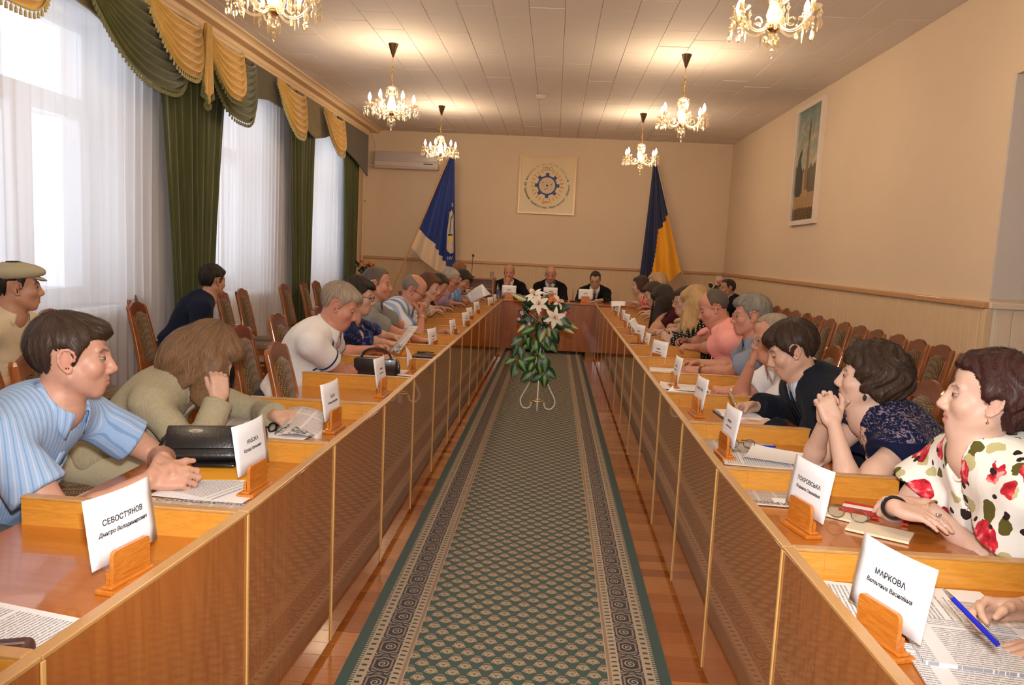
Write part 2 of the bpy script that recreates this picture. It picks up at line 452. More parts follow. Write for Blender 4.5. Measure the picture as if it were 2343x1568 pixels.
# wainscot boards
BH = 1.225
def boards(n, step, mk, m, w, parent, ):
    me = MB().box((-w / 2 + .0045, 0, 0), (w / 2 - .0045, .014, BH), .0035, seg=1).mesh('wainscot_board', m)
    for i in range(n): link('wainscot_board', me, parent, *mk(i))
w = .134; nb = int((XR - XL) / w)
wb = struct('trim_wainscot_back', MB().box((XL, YB - .006, 0), (XR, YB, BH)), M_strip)
boards(nb, w, lambda i: ((XL + w * (i + .5), YB - .006, .0), (0, 0, math.pi)), M_board, w, wb)
w2 = .102; nb2 = int((YB - NY) / w2)
wr = struct('trim_wainscot_right', MB().box((XR - .006, NY, 0), (XR, YB, BH)), M_strip)
boards(nb2, w2, lambda i: ((XR - .006, YB - .02 - w2 * (i + .5), .0), (0, 0, math.pi / 2)), M_board, w2, wr)
wj = struct('trim_wainscot_bay', MB().box((XR, NY - .006, 0), (XR + .75, NY, BH)), M_strip)
boards(7, w2, lambda i: ((XR + .05 + w2 * (i + .5), NY - .006, .0), (0, 0, math.pi)), M_board2, w2, wj)
struct('trim_rail_back', MB().box((XL, YB - .045, BH), (XR, YB, BH + .045), .008), M_rail)
struct('trim_rail_right', MB().box((XR - .045, NY - .02, BH), (XR, YB, BH + .045), .008), M_rail)
struct('trim_rail_bay', MB().box((XR - .01, NY - .045, BH), (XR + .75, NY, BH + .045), .008), M_board2)
struct('trim_bay_corner', MB().box((XR - .03, NY - .03, 0), (XR + .02, NY + .03, BH), .006), M_board)
struct('baseboard_back', MB().box((XL, YB - .035, 0), (XR, YB - .02, .08), .004), M_rail)
struct('baseboard_right', MB().box((XR - .035, NY, 0), (XR - .02, YB, .08), .004), M_rail)
struct('trim_left_pilaster', MB().box((XL, 12.95, 0), (XL + .14, YB, ZC)), M_wall)

# ---------------------------------------------------------------- desks, runner, chairs
def lam(name, a, b, c, coat=.8, coatr=.05, sc=(9, 9, .55), rough=.3, ring=3.2):
    return wood(name, a, b, c, sc, rough, coat, 1., coatr, ring)
M_panel = lam('desk_panel_veneer', srgb(150, 82, 26), srgb(164, 93, 32), srgb(176, 105, 42), .95, .035, rough=.26)
M_divi = lam('desk_divider_veneer', srgb(198, 132, 46), srgb(210, 146, 56), srgb(220, 158, 70), .5, .12, (5, 5, 30), .35)
M_top = lam('desk_top_veneer', srgb(172, 98, 34), srgb(184, 110, 40), srgb(196, 122, 50), .9, .05, (.6, 9, 9), .25)
M_edge = lam('desk_edge_band', srgb(176, 128, 72), srgb(188, 142, 86), srgb(198, 156, 100), .3, .2, (3, .6, 3), .4)
M_seam = lam('desk_seam_strip', srgb(206, 160, 92), srgb(216, 172, 104), srgb(226, 184, 118), .2, .2, (20, 20, 1), .45)
LZ, DZ, DD = .757, .680, .605
SEAM = [1.905 + .733 * k for k in range(-2, 13)] + [11.19]
def build_desk(L):
    """front face at x=0, desk runs from y=0 (near) to y=L, seat side at +x"""
    r = bpy.data.objects.new('desk', None); COL.objects.link(r); r.empty_display_size = .05
    MB().box((0, .0015, .03), (.022, L - .0015, LZ - .010), .0012, seg=1).ob('front_panel', M_panel, r)
    MB().box((-.0025, 0, LZ - .010), (.026, L, LZ), .002, seg=1).ob('edge_band', M_edge, r)
    MB().box((-.0045, -.0055, .03), (.0, .0055, LZ - .010), .0012, seg=1).ob('seam_strip', M_seam, r)
    MB().box((.022, .016, DZ - .022), (DD + .01, L - .012, DZ), .002, seg=1).ob('worktop', M_top, r)
    d = MB(); d.box((.0225, -.012, .0), (.10, .0158, LZ - .008), .001, seg=1).box((.10, -.012, .42), (DD, .0158, LZ - .008), .001, seg=1).box((DD - .10, -.012, 0), (DD - .03, .0158, .42), .001, seg=1); d.ob('divider', M_divi, r)
    MB().box((.026, -.0128, LZ - .008), (DD + .002, .0166, LZ), .002, seg=1).ob('divider_edge', M_edge, r)
    return r
def mirror_desk(src):
    r = bpy.data.objects.new('desk', None); COL.objects.link(r); r.empty_display_size = .05
    for c in list(src.children):
        me = c.data.copy(); me.transform(Matrix.Diagonal((-1, 1, 1, 1))); me.flip_normals(); link(c.name.split('.')[0], me, r)
    return r
def xL(y): return float(np.interp(y, [.4, 1.17, 1.905, 2.64, 3.37, 12], [-.86, -.805, -.752, -.733, -.716, -.712]))
def xR(y): return float(np.interp(y, [.4, 1.3, 1.905, 2.64, 4, 8, 12], [.635, .622, .606, .594, .597, .612, .630]))
DW = .733
proto = build_desk(DW); protoL = mirror_desk(proto)
ords = ['first', 'second', 'third', 'fourth', 'fifth', 'sixth', 'seventh', 'eighth', 'ninth', 'tenth', 'eleventh', 'twelfth', 'thirteenth', 'fourteenth', 'fifteenth']
for side, pr, fx in (('window-side', protoL, xL), ('wall-side', proto, xR)):
    for k in range(15):
        y0, y1 = SEAM[k], SEAM[k + 1]
        o = pr if k == 0 else dup(pr)
        o.location = (fx(y0), y0, 0); o.scale = (1, (y1 - y0) / DW, 1); o.rotation_euler = (0, 0, -math.atan2(fx(y1) - fx(y0), y1 - y0))
        tag(o, 'glossy brown desk, %s from the camera in the %s row' % (ords[k], side), 'desk', 'desks of the %s row' % side)
# end filler between the last desk and the head table is part of the head table's wings
HT = thing('head_table', 'long glossy brown head table closing the far end between both desk rows', 'table', (-.04, 11.22, 0))
MB().box((-1.30, 0, .065), (1.24, .024, .742), .002, seg=1).ob('front_panel', lam('head_panel_veneer', srgb(150, 80, 28), srgb(172, 98, 38), srgb(192, 120, 56), .6, .05, (7, 7, .5), .28, 2.0), HT)
MB().box((-1.32, -.02, .742), (1.26, .66, .768), .004).ob('tabletop', M_top, HT)
for x in (-1.28, -.45, .42, 1.20): MB().box((x, .03, 0), (x + .025, .60, .742), .002, seg=1).ob('leg_panel', M_panel, HT)
# runner
def runner(t):
    s = t.sep(t.coord('Object')); X, Y = s[0], s[1]; ax = t.math('SUBTRACT', .5625, t.math('ABSOLUTE', X))     # distance from the nearer edge
    gr, navy, cream, tan, dk = srgb(44, 70, 58), srgb(18, 22, 32), srgb(172, 154, 124), srgb(142, 112, 84), srgb(46, 40, 36)
    lt = lambda a, b: t.math('LESS_THAN', a, b); gt = lambda a, b: t.math('GREATER_THAN', a, b); M = lambda o, a, b=None: t.math(o, a, b)
    # field: staggered cone flowers
    px, py = .0745, .092
    def motif(ox, oy):
        u = M('SUBTRACT', M('FRACT', M('ADD', M('DIVIDE', X, px), ox)), .5); v = M('SUBTRACT', M('FRACT', M('ADD', M('DIVIDE', Y, py), oy)), .5)
        u = M('MULTIPLY', u, px); v = M('MULTIPLY', v, py)
        r = M('SQRT', M('ADD', M('POWER', M('DIVIDE', u, .0245), 2.), M('POWER', M('DIVIDE', v, .0190), 2.)))
        a = t.math('ARCTAN2', v, u); pet = M('MULTIPLY', M('SINE', M('MULTIPLY', a, 5.)), .12)
        body = lt(M('ADD', r, pet), .93)
        ring = M('MULTIPLY', gt(r, .80), lt(r, .90)); core = lt(M('ABSOLUTE', M('SUBTRACT', M('ADD', r, M('MULTIPLY', pet, 3.)), .50)), .10); dot = lt(r, .16)
        dots = M('MULTIPLY', lt(M('ABSOLUTE', M('SUBTRACT', v, .026)), .0035), lt(M('ABSOLUTE', u), .011))
        return body, M('MAXIMUM', core, dot), M('MAXIMUM', ring, dots)
    A, B = motif(0, 0), motif(.5, .5)
    col = gr
    for q in (A, B):
        col = t.mix(q[0], col, cream); col = t.mix(q[1], col, dk); col = t.mix(q[2], col, tan)
    # borders from the inside out
    def band(c0, a, b, c): return t.mix(M('MULTIPLY', gt(ax, a), lt(ax, b)), c0, c)
    fl2 = lambda per, ph=0.: M('FRACT', M('ADD', M('DIVIDE', Y, per), ph))
    col = band(col, .2035, .2145, tan); col = band(col, .2145, .2185, cream)
    inr = t.mix(M('MULTIPLY', lt(M('ABSOLUTE', M('SUBTRACT', ax, .186)), .0075), lt(M('ABSOLUTE', M('SUBTRACT', fl2(.030), .5)), .16)), cream, dk)
    inr = t.mix(M('MULTIPLY', lt(M('ABSOLUTE', M('SUBTRACT', ax, .1955)), .004), gt(fl2(.030, .5), .78)), inr, dk)
    col = t.mix(M('MULTIPLY', gt(ax, .172), lt(ax, .2035)), col, inr)
    # navy scroll band
    P = .118; c = .131; hu = M('SUBTRACT', ax, c); v0 = M('MULTIPLY', M('SUBTRACT', fl2(P), .5), P)
    hexd = M('MAXIMUM', M('DIVIDE', M('ABSOLUTE', hu), .031), M('ADD', M('DIVIDE', M('ABSOLUTE', v0), .043), M('MULTIPLY', M('DIVIDE', M('ABSOLUTE', hu), .031), .35)))
    line = lt(M('ABSOLUTE', M('SUBTRACT', hexd, 1.)), .11)
    r1 = M('SQRT', M('ADD', M('POWER', hu, 2.), M('POWER', v0, 2.))); an = t.math('ARCTAN2', v0, hu)
    spi = M('MULTIPLY', lt(M('ABSOLUTE', M('SUBTRACT', M('FRACT', M('SUBTRACT', M('DIVIDE', r1, .0125), M('DIVIDE', an, 6.283))), .5)), .19), lt(r1, .022))
    blob = M('MULTIPLY', lt(M('ABSOLUTE', M('SUBTRACT', M('FRACT', M('DIVIDE', M('ADD', r1, M('MULTIPLY', M('SINE', M('MULTIPLY', an, 7.)), .004)), .014)), .5)), .2), gt(hexd, 1.25))
    nv = t.mix(M('MULTIPLY', blob, .8), navy, cream); nv = t.mix(line, nv, tan); nv = t.mix(spi, nv, cream)
    col = t.mix(M('MULTIPLY', gt(ax, .090), lt(ax, .172)), col, nv)
    out = t.mix(M('MULTIPLY', lt(M('ABSOLUTE', M('SUBTRACT', ax, .070)), .009), lt(M('ABSOLUTE', M('SUBTRACT', fl2(.036), .5)), .17)), cream, dk)
    col = t.mix(M('MULTIPLY', gt(ax, .054), lt(ax, .090)), col, out)
    teeth = M('MULTIPLY', M('MULTIPLY', gt(ax, .042), lt(ax, .054)), gt(fl2(.014), .5)); col = t.mix(lt(ax, .054), col, gr); col = t.mix(teeth, col, cream)
    pile = t.noise(t.coord('Object'), 420, 2); col = t.mix(M('MULTIPLY', pile, .35), col, t.mix(.5, col, (0, 0, 0)))
    t.out(t.pbr(col, .95, t.bump(pile, .5, .003), spec=.1, sheen=.2))
M_run = mat('runner_pile', runner)
rn = MB().box((-.5625, -5.4, 0), (.5625, 5.2, .012), .003, seg=1).ob('carpet_runner', M_run, None, (-.0895, 6.6, .0052), (0, 0, R_(0.06)))
tag(rn, 'long green patterned carpet runner with dark scroll borders between the desk rows', 'carpet')
# ---- chairs
M_cw = wood('chair_wood', srgb(124, 66, 26), srgb(146, 82, 34), srgb(166, 98, 44), (8, 8, 1), .3, .5, 1., .1, 4)
M_cw2 = wood('chair_crest_wood', srgb(92, 42, 18), srgb(112, 54, 24), srgb(130, 66, 30), (1, 8, 8), .28, .5, 1., .1, 4)
def upf(t):
    o = t.coord('Object'); v = t.vor(t.coord('Object', (1, 1, 1)), 95, 'F1', 'Distance', .25); w = t.n('TexWave', wave_type='BANDS', bands_direction='Z', ins={'Vector': o, 'Scale': 26, 'Distortion': 1.5, 'Detail': 1}).outputs['Fac']
    c = t.mix(t.math('GREATER_THAN', v, .42), srgb(138, 112, 78), srgb(84, 64, 44)); c = t.mix(t.math('MULTIPLY', w, .35), c, srgb(96, 76, 52))
    t.out(t.pbr(c, .9, t.bump(t.noise(o, 500, 1), .3, .002), spec=.15, sheen=.2))
M_up = mat('chair_upholstery', upf)
def build_chair():
    r = bpy.data.objects.new('chair', None); COL.objects.link(r); r.empty_display_size = .05
    zt, tilt = .935, .105
    yb = lambda z: -.185 - tilt * ((z - .44) / (zt - .44)) ** 1.25 if z > .44 else -.185 - .05 * (.44 - z) / .44
    xw = lambda z: .185 - .032 * (z - .44) / (zt - .44) if z > .44 else .185
    for s in (-1, 1):
        zs = [0, .2, .44, .55, .66, .76, .86, zt - .02, zt]; m = MB(); P = []
        for z in zs:
            w, d = (.016, .013) if z < .4 else (.019, .0115)
            if z >= zt - .001: w *= .55; d *= .7
            P.append([Vector((s * xw(z) + a * w, yb(z) + b * d, z)) for a, b in ((-1, -1), (1, -1), (1, 1), (-1, 1), (-1, -1))])
        m.grid(P); m.poly(P[-1][:4]); m.poly(P[0][:4]); bmesh.ops.remove_doubles(m.bm, verts=m.bm.verts, dist=1e-5)
        st = m.ob('stile', M_cw, r); bv = st.modifiers.new('soft', 'BEVEL'); bv.width = .004; bv.segments = 2
    # crest: an ogee rail let in between the stiles
    m = MB(); X = np.linspace(-1, 1, 17); top, bot = [], []
    for u in X:
        a = abs(u); h = .955 + .018 * math.cos(min(a / .62, 1) * math.pi / 2) - .022 * max(0, (a - .55) / .45) ** 1.2; b = .858 + .020 * math.cos(a * math.pi / 2)
        top.append((u * (xw(.9) - .012), h - .012)); bot.append((u * (xw(.86) - .012), b))
    front = [(x, yb(z) + .010, z) for x, z in top]; P = []
    for f in (0, .33, .67, 1): P.append([Vector((b[0] * (1 - f) + t_[0] * f, yb(b[1] * (1 - f) + t_[1] * f) + .010, b[1] * (1 - f) + t_[1] * f)) for b, t_ in zip(bot, top)])
    Q = [[v + Vector((0, -.020, 0)) for v in row] for row in P]
    m.grid(P); m.grid(Q); m.grid([P[0], Q[0]]); m.grid([P[-1], Q[-1]]); m.grid([[a[0] for a in P], [a[0] for a in Q]]); m.grid([[a[-1] for a in P], [a[-1] for a in Q]])
    bmesh.ops.remove_doubles(m.bm, verts=m.bm.verts, dist=1e-5)
    m.ob('crest_rail', M_cw2, r, smooth=True)
    MB().box((-.165, yb(.5) - .009, .485), (.165, yb(.5) + .010, .525), .004).ob('lower_rail', M_cw, r)
    # padded panel with a rounded head, inner slim frame left open at the sides
    S = Sdf(); zz = [.53, .62, .72, .82, .872]
    m = MB(); rows_f, rows_b = [], []
    N = 11
    for z in np.linspace(.520, .884, 15):
        hw = .098 if z < .84 else .098 * math.sqrt(max(0.02, 1 - ((z - .84) / .05) ** 2)) if z < .884 else .04
        rows_f.append([Vector((hw * u, yb(z) + .012 + .022 * (1 - u ** 4) * min(1, (z - .515) / .03, (.89 - z) / .03), z)) for u in np.linspace(-1, 1, N)])
        rows_b.append([Vector((hw * u, yb(z) - .012, z)) for u in np.linspace(-1, 1, N)])
    m.grid(rows_f); m.grid(rows_b); m.grid([rows_f[0], rows_b[0]]); m.grid([rows_f[-1], rows_b[-1]]); m.grid([[a[0] for a in rows_f], [a[0] for a in rows_b]]); m.grid([[a[-1] for a in rows_f], [a[-1] for a in rows_b]])
    bmesh.ops.remove_doubles(m.bm, verts=m.bm.verts, dist=1e-5)
    m.ob('back_pad', M_up, r, smooth=True, ang=60)
    for s in (-1, 1):
        pts = [(s * .112, yb(z), z) for z in np.linspace(.515, .872, 6)]
        MB().tube(pts, .0085, 6).ob('inner_slat', M_cw, r)
    # seat
    m = MB(); P = []
    for v in np.linspace(-1, 1, 11):
        P.append([Vector(((.192 + .012 * v) * u, .008 + .195 * v, .445 + .036 * (1 - u ** 6) * (1 - v ** 6))) for u in np.linspace(-1, 1, 11)])
    m.grid(P); m.box((-.19, -.185, .425), (.19, .200, .446)); m.ob('seat', M_up, r, smooth=True, ang=60)
    f = MB(); f.box((-.185, -.185, .385), (.185, -.165, .435)).box((-.19, .175, .385), (.19, .195, .435), .003).box((-.192, -.18, .385), (-.172, .19, .435)).box((.172, -.18, .385), (.192, .19, .435)); f.ob('seat_frame', M_cw, r)
    for s in (-1, 1): MB().tube([(s * .178, .178, .40), (s * .182, .184, .2), (s * .186, .188, 0)], [.019, .017, .014], 8).ob('leg', M_cw, r)
    for s in (-1, 1): MB().box((s * .181 - .009, -.19, .17), (s * .181 + .009, .18, .20), .003).ob('stretcher', M_cw, r)
    return r
chair0 = build_chair(); chair0.scale = (.88, 1, 1); _ch = [0]
def chair(x, y, face, label, group=None):
    """face: heading in degrees the sitter would look"""
    o = chair0 if _ch[0] == 0 else dup(chair0); _ch[0] += 1
    o.location = (x, y, 0); o.rotation_euler = (0, 0, R_(face - 90)); o.pop('group', None) if 'group' in o else None
    return tag(o, label, 'chair', group)
# row along the right wall
for k in range(22):
    y = 4.35 + .366 * k
    if y > 11.7: break
    chair(2.40 + rnd.uniform(-.012, .012), y, 180 + rnd.uniform(-2.5, 2.5), 'brown upholstered chair, %s from the camera in the line against the right wall' % (ords + ['sixteenth', 'seventeenth', 'eighteenth', 'nineteenth', 'twentieth', 'twenty-first'])[k], 'chairs along the right wall')
# chairs by the windows
for i, (x, y, a) in enumerate(((-2.84, 4.30, 4), (-2.86, 4.72, -3), (-2.77, 5.62, 6), (-2.82, 7.22, 5), (-2.84, 7.72, 2), (-2.83, 8.92, 0), (-2.82, 9.62, 4), (-2.80, 10.05, 0))):
    chair(x, y, a, ['brown chair half hidden by the seated man in the flat cap', 'brown chair under the nearest window, its crest showing over the blue shirt man', 'tall brown chair by the first green drape, just left of the dark sweater man',
      'brown chair by the middle window right in front of the dark sweater man', 'brown chair second in front of the dark sweater man', 'brown chair standing before the second green drape', 'brown chair by the third window just past the second drape', 'farthest brown chair of the line under the windows'][i], 'chairs under the windows')
chair(-1.05, 3.74, 2, 'empty brown chair pushed under the desk beside the man in white polo')
chair(-1.95, 2.95, 12, 'empty brown chair with beige seat behind the woman in the beige jacket')

# ---------------------------------------------------------------- curtains
XC = -3.30
def sheerf(t):
    o = t.coord('Object'); w = t.noise(t.coord('Object', (1, 3, .05)), 6, 2); c = t.mix(w, (.86, .85, .87), (.96, .95, .97))
    a = t.n('BsdfTranslucent', ins={'Color': c}).outputs[0]; d = t.n('BsdfDiffuse', ins={'Color': c}).outputs[0]; tr = t.n('BsdfTransparent', ins={'Color': (.97, .97, 1)}).outputs[0]
    m = t.n('MixShader', ins={0: .55, 1: d, 2: a}).outputs[0]
    t.out(t.n('MixShader', ins={0: .20, 1: m, 2: tr}).outputs[0])
M_sheer = mat('sheer_curtain', sheerf)
def velvet(name, c, hi, stretch=(1, 30, 1.2)):
    def f(t):
        n = t.noise(t.coord('Object', stretch), 2.4, 3); col = t.mix(n, c, hi)
        t.out(t.pbr(col, .7, t.bump(t.noise(t.coord('Object'), 500, 1), .2, .002), spec=.2, sheen=.35))
    return mat(name, f)
M_green = velvet('green_drape', srgb(46, 58, 30), srgb(86, 88, 46)); M_gsw = velvet('green_swag', srgb(54, 60, 30), srgb(96, 94, 46), (1, 3, 3)); M_olive = velvet('olive_pelmet', srgb(84, 72, 24), srgb(118, 98, 38), (1, 3, 3))
M_dkol = velvet('dark_olive_pelmet', srgb(52, 46, 20), srgb(80, 68, 30), (1, 3, 3))
def satin(t):
    n = t.noise(t.coord('Object', (1, 4, 4)), 3, 3); t.out(t.pbr(t.mix(n, srgb(186, 142, 60), srgb(220, 182, 104)), .38, spec=.5, sheen=.2))
M_gold = mat('gold_satin', satin); M_fringe = plain('fringe', srgb(176, 160, 104), .7); M_fringe2 = plain('fringe_green', srgb(112, 110, 68), .7)
def hang(name, y0a, y1a, y0b, y1b, z0, z1, x, amp, waves, m, label, cat, top=0, seed=0, sub=8, pw=1.):
    """cloth hung from z1 to z0 whose edges run from y0a,y1a (top) to y0b,y1b (bottom)"""
    r = random.Random(seed); ph = [r.uniform(0, 6.28) for _ in range(4)]; n = int(waves * sub); P = []
    for z in np.linspace(z1, z0, 22):
        f = ((z1 - z) / (z1 - z0)) ** pw; a, b = y0a + (y0b - y0a) * f, y1a + (y1b - y1a) * f; row = []
        for i in range(n + 1):
            u = i / n; q = u * waves * 2 * math.pi
            k = amp * (.7 + .3 * math.sin(u * 9 + ph[0])) * (.75 + .4 * f)
            row.append(Vector((x + k * (math.sin(q + .5 * math.sin(u * 13 + ph[1]) + .25 * math.sin(z * 2 + ph[2])) + .25 * math.sin(q * 2 + ph[3])), a + (b - a) * u + .012 * math.sin(q * .5 + z * 1.5), z)))
        P.append(row)
    o = MB().grid(P).ob(name, m, smooth=True, ang=180); return tag(o, label, cat)
for i, (a, b) in enumerate(((1.2, 3.6), (3.68, 6.95), (7.05, 10.0), (10.1, 12.75))):
    hang('sheer_curtain', a, b, a + .05, b - .05, .03, 3.23, XC - .05, .022, 26 if i else 18, M_sheer, ['white sheer curtain over the window nearest the camera, left of the man in the cap', 'white sheer curtain behind the man in the flat cap', 'white sheer curtain between the first and second green drapes', 'white sheer curtain over the farthest window'][i], 'curtain', seed=i)
hang('drape', 6.24, 7.66, 6.62, 7.22, .04, 3.2, XC + .07, .035, 9, M_green, 'widest green drape hanging behind the dark sweater man', 'curtain', seed=5, pw=.8)
hang('drape', 9.34, 10.42, 9.62, 10.18, .04, 3.2, XC + .07, .035, 8, M_green, 'narrow green drape between the middle and the farthest window', 'curtain', seed=6, pw=.8)
hang('drape', 11.72, 12.70, 12.0, 12.66, .04, 3.2, XC + .07, .035, 7, M_green, 'green drape in the far corner by the back wall', 'curtain', seed=7, pw=.8)
hang('drape', 3.35, 4.35, 3.40, 4.05, .04, 3.2, XC + .07, .035, 7, M_green, 'green drape left of the first window, outside the picture', 'curtain', seed=8) if False else None
def swag(y0, y1, zt, depth, x, m, label, skew=0., folds=8, fr=M_fringe, rim=.12, cat='curtain', sag=None, bulge=.15):
    """draped swag between two points of the pelmet, nested catenary folds, a tasselled fringe on its hem"""
    r = thing('swag', label, cat, (x, (y0 + y1) / 2, zt)); W = (y1 - y0) / 2; P = []; nu, nv = 25, folds * 5 + 1
    for j in range(nv):
        v = j / (nv - 1); row = []
        for i in range(nu):
            u = i / (nu - 1) * 2 - 1; c = max(0, 1 - abs(u + skew * (1 - abs(u))) ** 3.4)
            top = -.02 - depth * .42 * c * .55; d = depth * (.30 + .70 * v) if True else 0
            z = -(.01 + c * depth * (.14 + .86 * v ** .95)) - (1 - c) * .05 * v
            yy = W * u * (1 - .10 * v * (1 - abs(u)) ** .5 + .02 * v)
            xx = bulge * c * (.35 + .65 * v) * (1.1 - .35 * v) + 0.030 * math.sin(v * folds * 2 * math.pi) * min(1, c * 3) + .01
            row.append(Vector((xx, yy, z)))
        P.append(row)
    MB().grid(P).ob('swag_cloth', m, r, smooth=True, ang=180)
    f = MB(); hem = P[-1]; L = 0
    for i in range(nu - 1):
        a, b = hem[i], hem[i + 1]; k = max(1, int((b - a).length / .030))
        for q in range(k):
            p = a.lerp(b, q / k)
            f.lathe([(.0, .004), (.004, .0), (.003, -.012), (.0085, -.022), (.0095, -.046), (.0, -.048)], 6, p + Vector((.004, 0, 0)))
    f.tube([p + Vector((.004, 0, 0)) for p in hem], .006, 5)
    o = f.ob('fringe', fr, r, smooth=True); o['kind'] = 'stuff'
    return r
def pelmet(y0, y1, zt, prof, x, m, label):
    """flat stiffened pelmet: prof lists the hem height along it"""
    n = 20; q = [np.interp(i / n, [p[0] for p in prof], [p[1] for p in prof]) for i in range(n + 1)]
    top = [(y0 + (y1 - y0) * i / n, zt) for i in range(n + 1)]; bot = [(y0 + (y1 - y0) * i / n, z) for i, z in enumerate(q)]
    M = Matrix(((0, 0, 1, x), (1, 0, 0, 0), (0, 1, 0, 0), (0, 0, 0, 1)))
    return tag(MB().prism(top + bot[::-1], 0, .018, M).ob('pelmet', m), label, 'curtain')
ZT = 3.235; X1 = XC + .13
k_ = 1.0154
pelmet(4.62, 5.60, ZT, [(0, 3.0), (.47, 2.93), (.65, 2.91), (.83, 2.87), (1, 2.85)], X1, M_olive, 'flat olive pelmet left of the big green swag, at the top left')
swag(5.05, 6.62, ZT, .66, X1 + .02, M_gsw, 'largest dark green swag with tasselled fringe, left of the gold tail', skew=-.22, fr=M_fringe2)
swag(5.80, 6.66, ZT, .50, X1 + .08, M_gold, 'gold swag directly left of the pleated gold tail', skew=-.14, folds=6)
swag(6.74, 7.56, ZT, .52, X1 + .08, M_gold, 'gold swag directly right of the pleated gold tail', skew=-.08, folds=6, fr=M_fringe2)
swag(6.80, 8.05, ZT, .66, X1 + .02, M_gsw, 'dark green swag behind the gold swag right of the tail', skew=-.06, fr=M_fringe2)
pelmet(7.85, 9.15, ZT, [(0, 2.86), (.5, 2.95), (1, 2.93)], X1, M_dkol, 'flat dark olive pelmet over the middle window')
swag(8.62, 9.52, ZT, .56, X1 + .05, M_gold, 'gold swag over the second green drape, third from the camera', folds=6, skew=-.06)
pelmet(9.40, 10.9, ZT, [(0, 2.98), (.2, 2.86), (.5, 2.78), (.8, 2.86), (1, 2.94)], X1, M_olive, 'scalloped flat olive pelmet over the farthest window')
swag(10.35, 11.25, ZT, .55, X1 + .05, M_gold, 'smallest gold swag, nearest the back wall', folds=6, skew=-.06)
pelmet(11.15, 12.95, ZT, [(0, 2.90), (.6, 2.74), (1, 2.58)], X1 + .01, M_dkol, 'flat dark pelmet in the far corner by the back wall')
swag(3.75, 4.74, ZT, .57, X1 + .07, M_gold, 'gold swag in the upper left corner of the picture', folds=6)
# pleated tail between the two middle gold swags
tl = thing('curtain_tail', 'pleated pale gold tail hanging between the two large gold swags', 'curtain', (X1 + .13, 6.70, ZT))
P = []
for v in np.linspace(0, 1, 14):
    row = []
    for i in range(21):
        u = i / 20 * 2 - 1; ln = .50 + .16 * (1 - abs(u)); row.append(Vector((.02 * math.sin(u * 11) + .02, u * (.055 + .055 * v), -ln * v)))
    P.append(row)
MB().grid(P).ob('tail_cloth', M_gold, tl, smooth=True, ang=180)
f = MB()
for i in range(20):
    for q in (0, .5): f.lathe([(.0, .004), (.004, 0), (.003, -.015), (.009, -.028), (.010, -.055), (0, -.058)], 6, P[-1][i].lerp(P[-1][i + 1], q))
f.ob('fringe', M_fringe2, tl, smooth=True)['kind'] = 'stuff'
# cornice board carrying the curtains and the ceiling moulding above it
M_corn = plain('cornice_cream', srgb(226, 198, 160), .5)
def cornice(y0, y1):
    m = MB(); prof = [(-3.52, 3.36), (-3.20, 3.36), (-3.19, 3.345), (-3.165, 3.34), (-3.15, 3.32), (-3.15, 3.285), (-3.165, 3.275), (-3.155, 3.262), (-3.155, 3.245), (-3.175, 3.235), (-3.20, 3.235), (-3.20, 3.25), (-3.52, 3.25)]
    M = Matrix(((1, 0, 0, 0), (0, 0, 1, 0), (0, 1, 0, 0), (0, 0, 0, 1))); m.prism(prof, y0, y1, M); return m
struct('trim_cornice_left', cornice(YF, 13.02), M_corn)
m = MB(); M = Matrix(((1, 0, 0, 0), (0, 0, 1, 0), (0, 1, 0, 0), (0, 0, 0, 1))); m.prism([(-3.52, 3.43), (-3.04, 3.43), (-3.05, 3.41), (-3.09, 3.405), (-3.11, 3.39), (-3.12, 3.365), (-3.52, 3.365)], YF, YB, M); struct('trim_ceiling_left', m, M_corn)

# ---------------------------------------------------------------- chandeliers
M_brass = plain('brass', (.62, .40, .14), .25, metal=1); M_dbrass = plain('bronze_canopy', (.20, .12, .06), .3, metal=1)
def crystal(t):
    lw = t.n('LayerWeight', ins={'Blend': .35}).outputs['Facing']
    a = t.n('BsdfTransparent', ins={'Color': (1, .95, .86)}).outputs[0]; b = t.n('BsdfGlossy', ins={'Color': (.85, .78, .66), 'Roughness': .05}).outputs[0]; c = t.n('BsdfTranslucent', ins={'Color': (.42, .36, .28)}).outputs[0]
    m = t.n('MixShader', ins={0: .38, 1: b, 2: c}).outputs[0]
    t.out(t.n('MixShader', ins={0: t.math('ADD', t.math('MULTIPLY', lw, .5), .28), 1: a, 2: m}).outputs[0])
M_cry = mat('crystal', crystal)
def bulbm(t): t.out(t.n('Emission', ins={'Color': (1, .80, .50, 1), 'Strength': 17.}).outputs[0])
M_bulb = mat('lit_bulb', bulbm); M_sleeve = plain('candle_sleeve', srgb(244, 226, 190), .4, emit=(1, .7, .35, 1), es=.25)
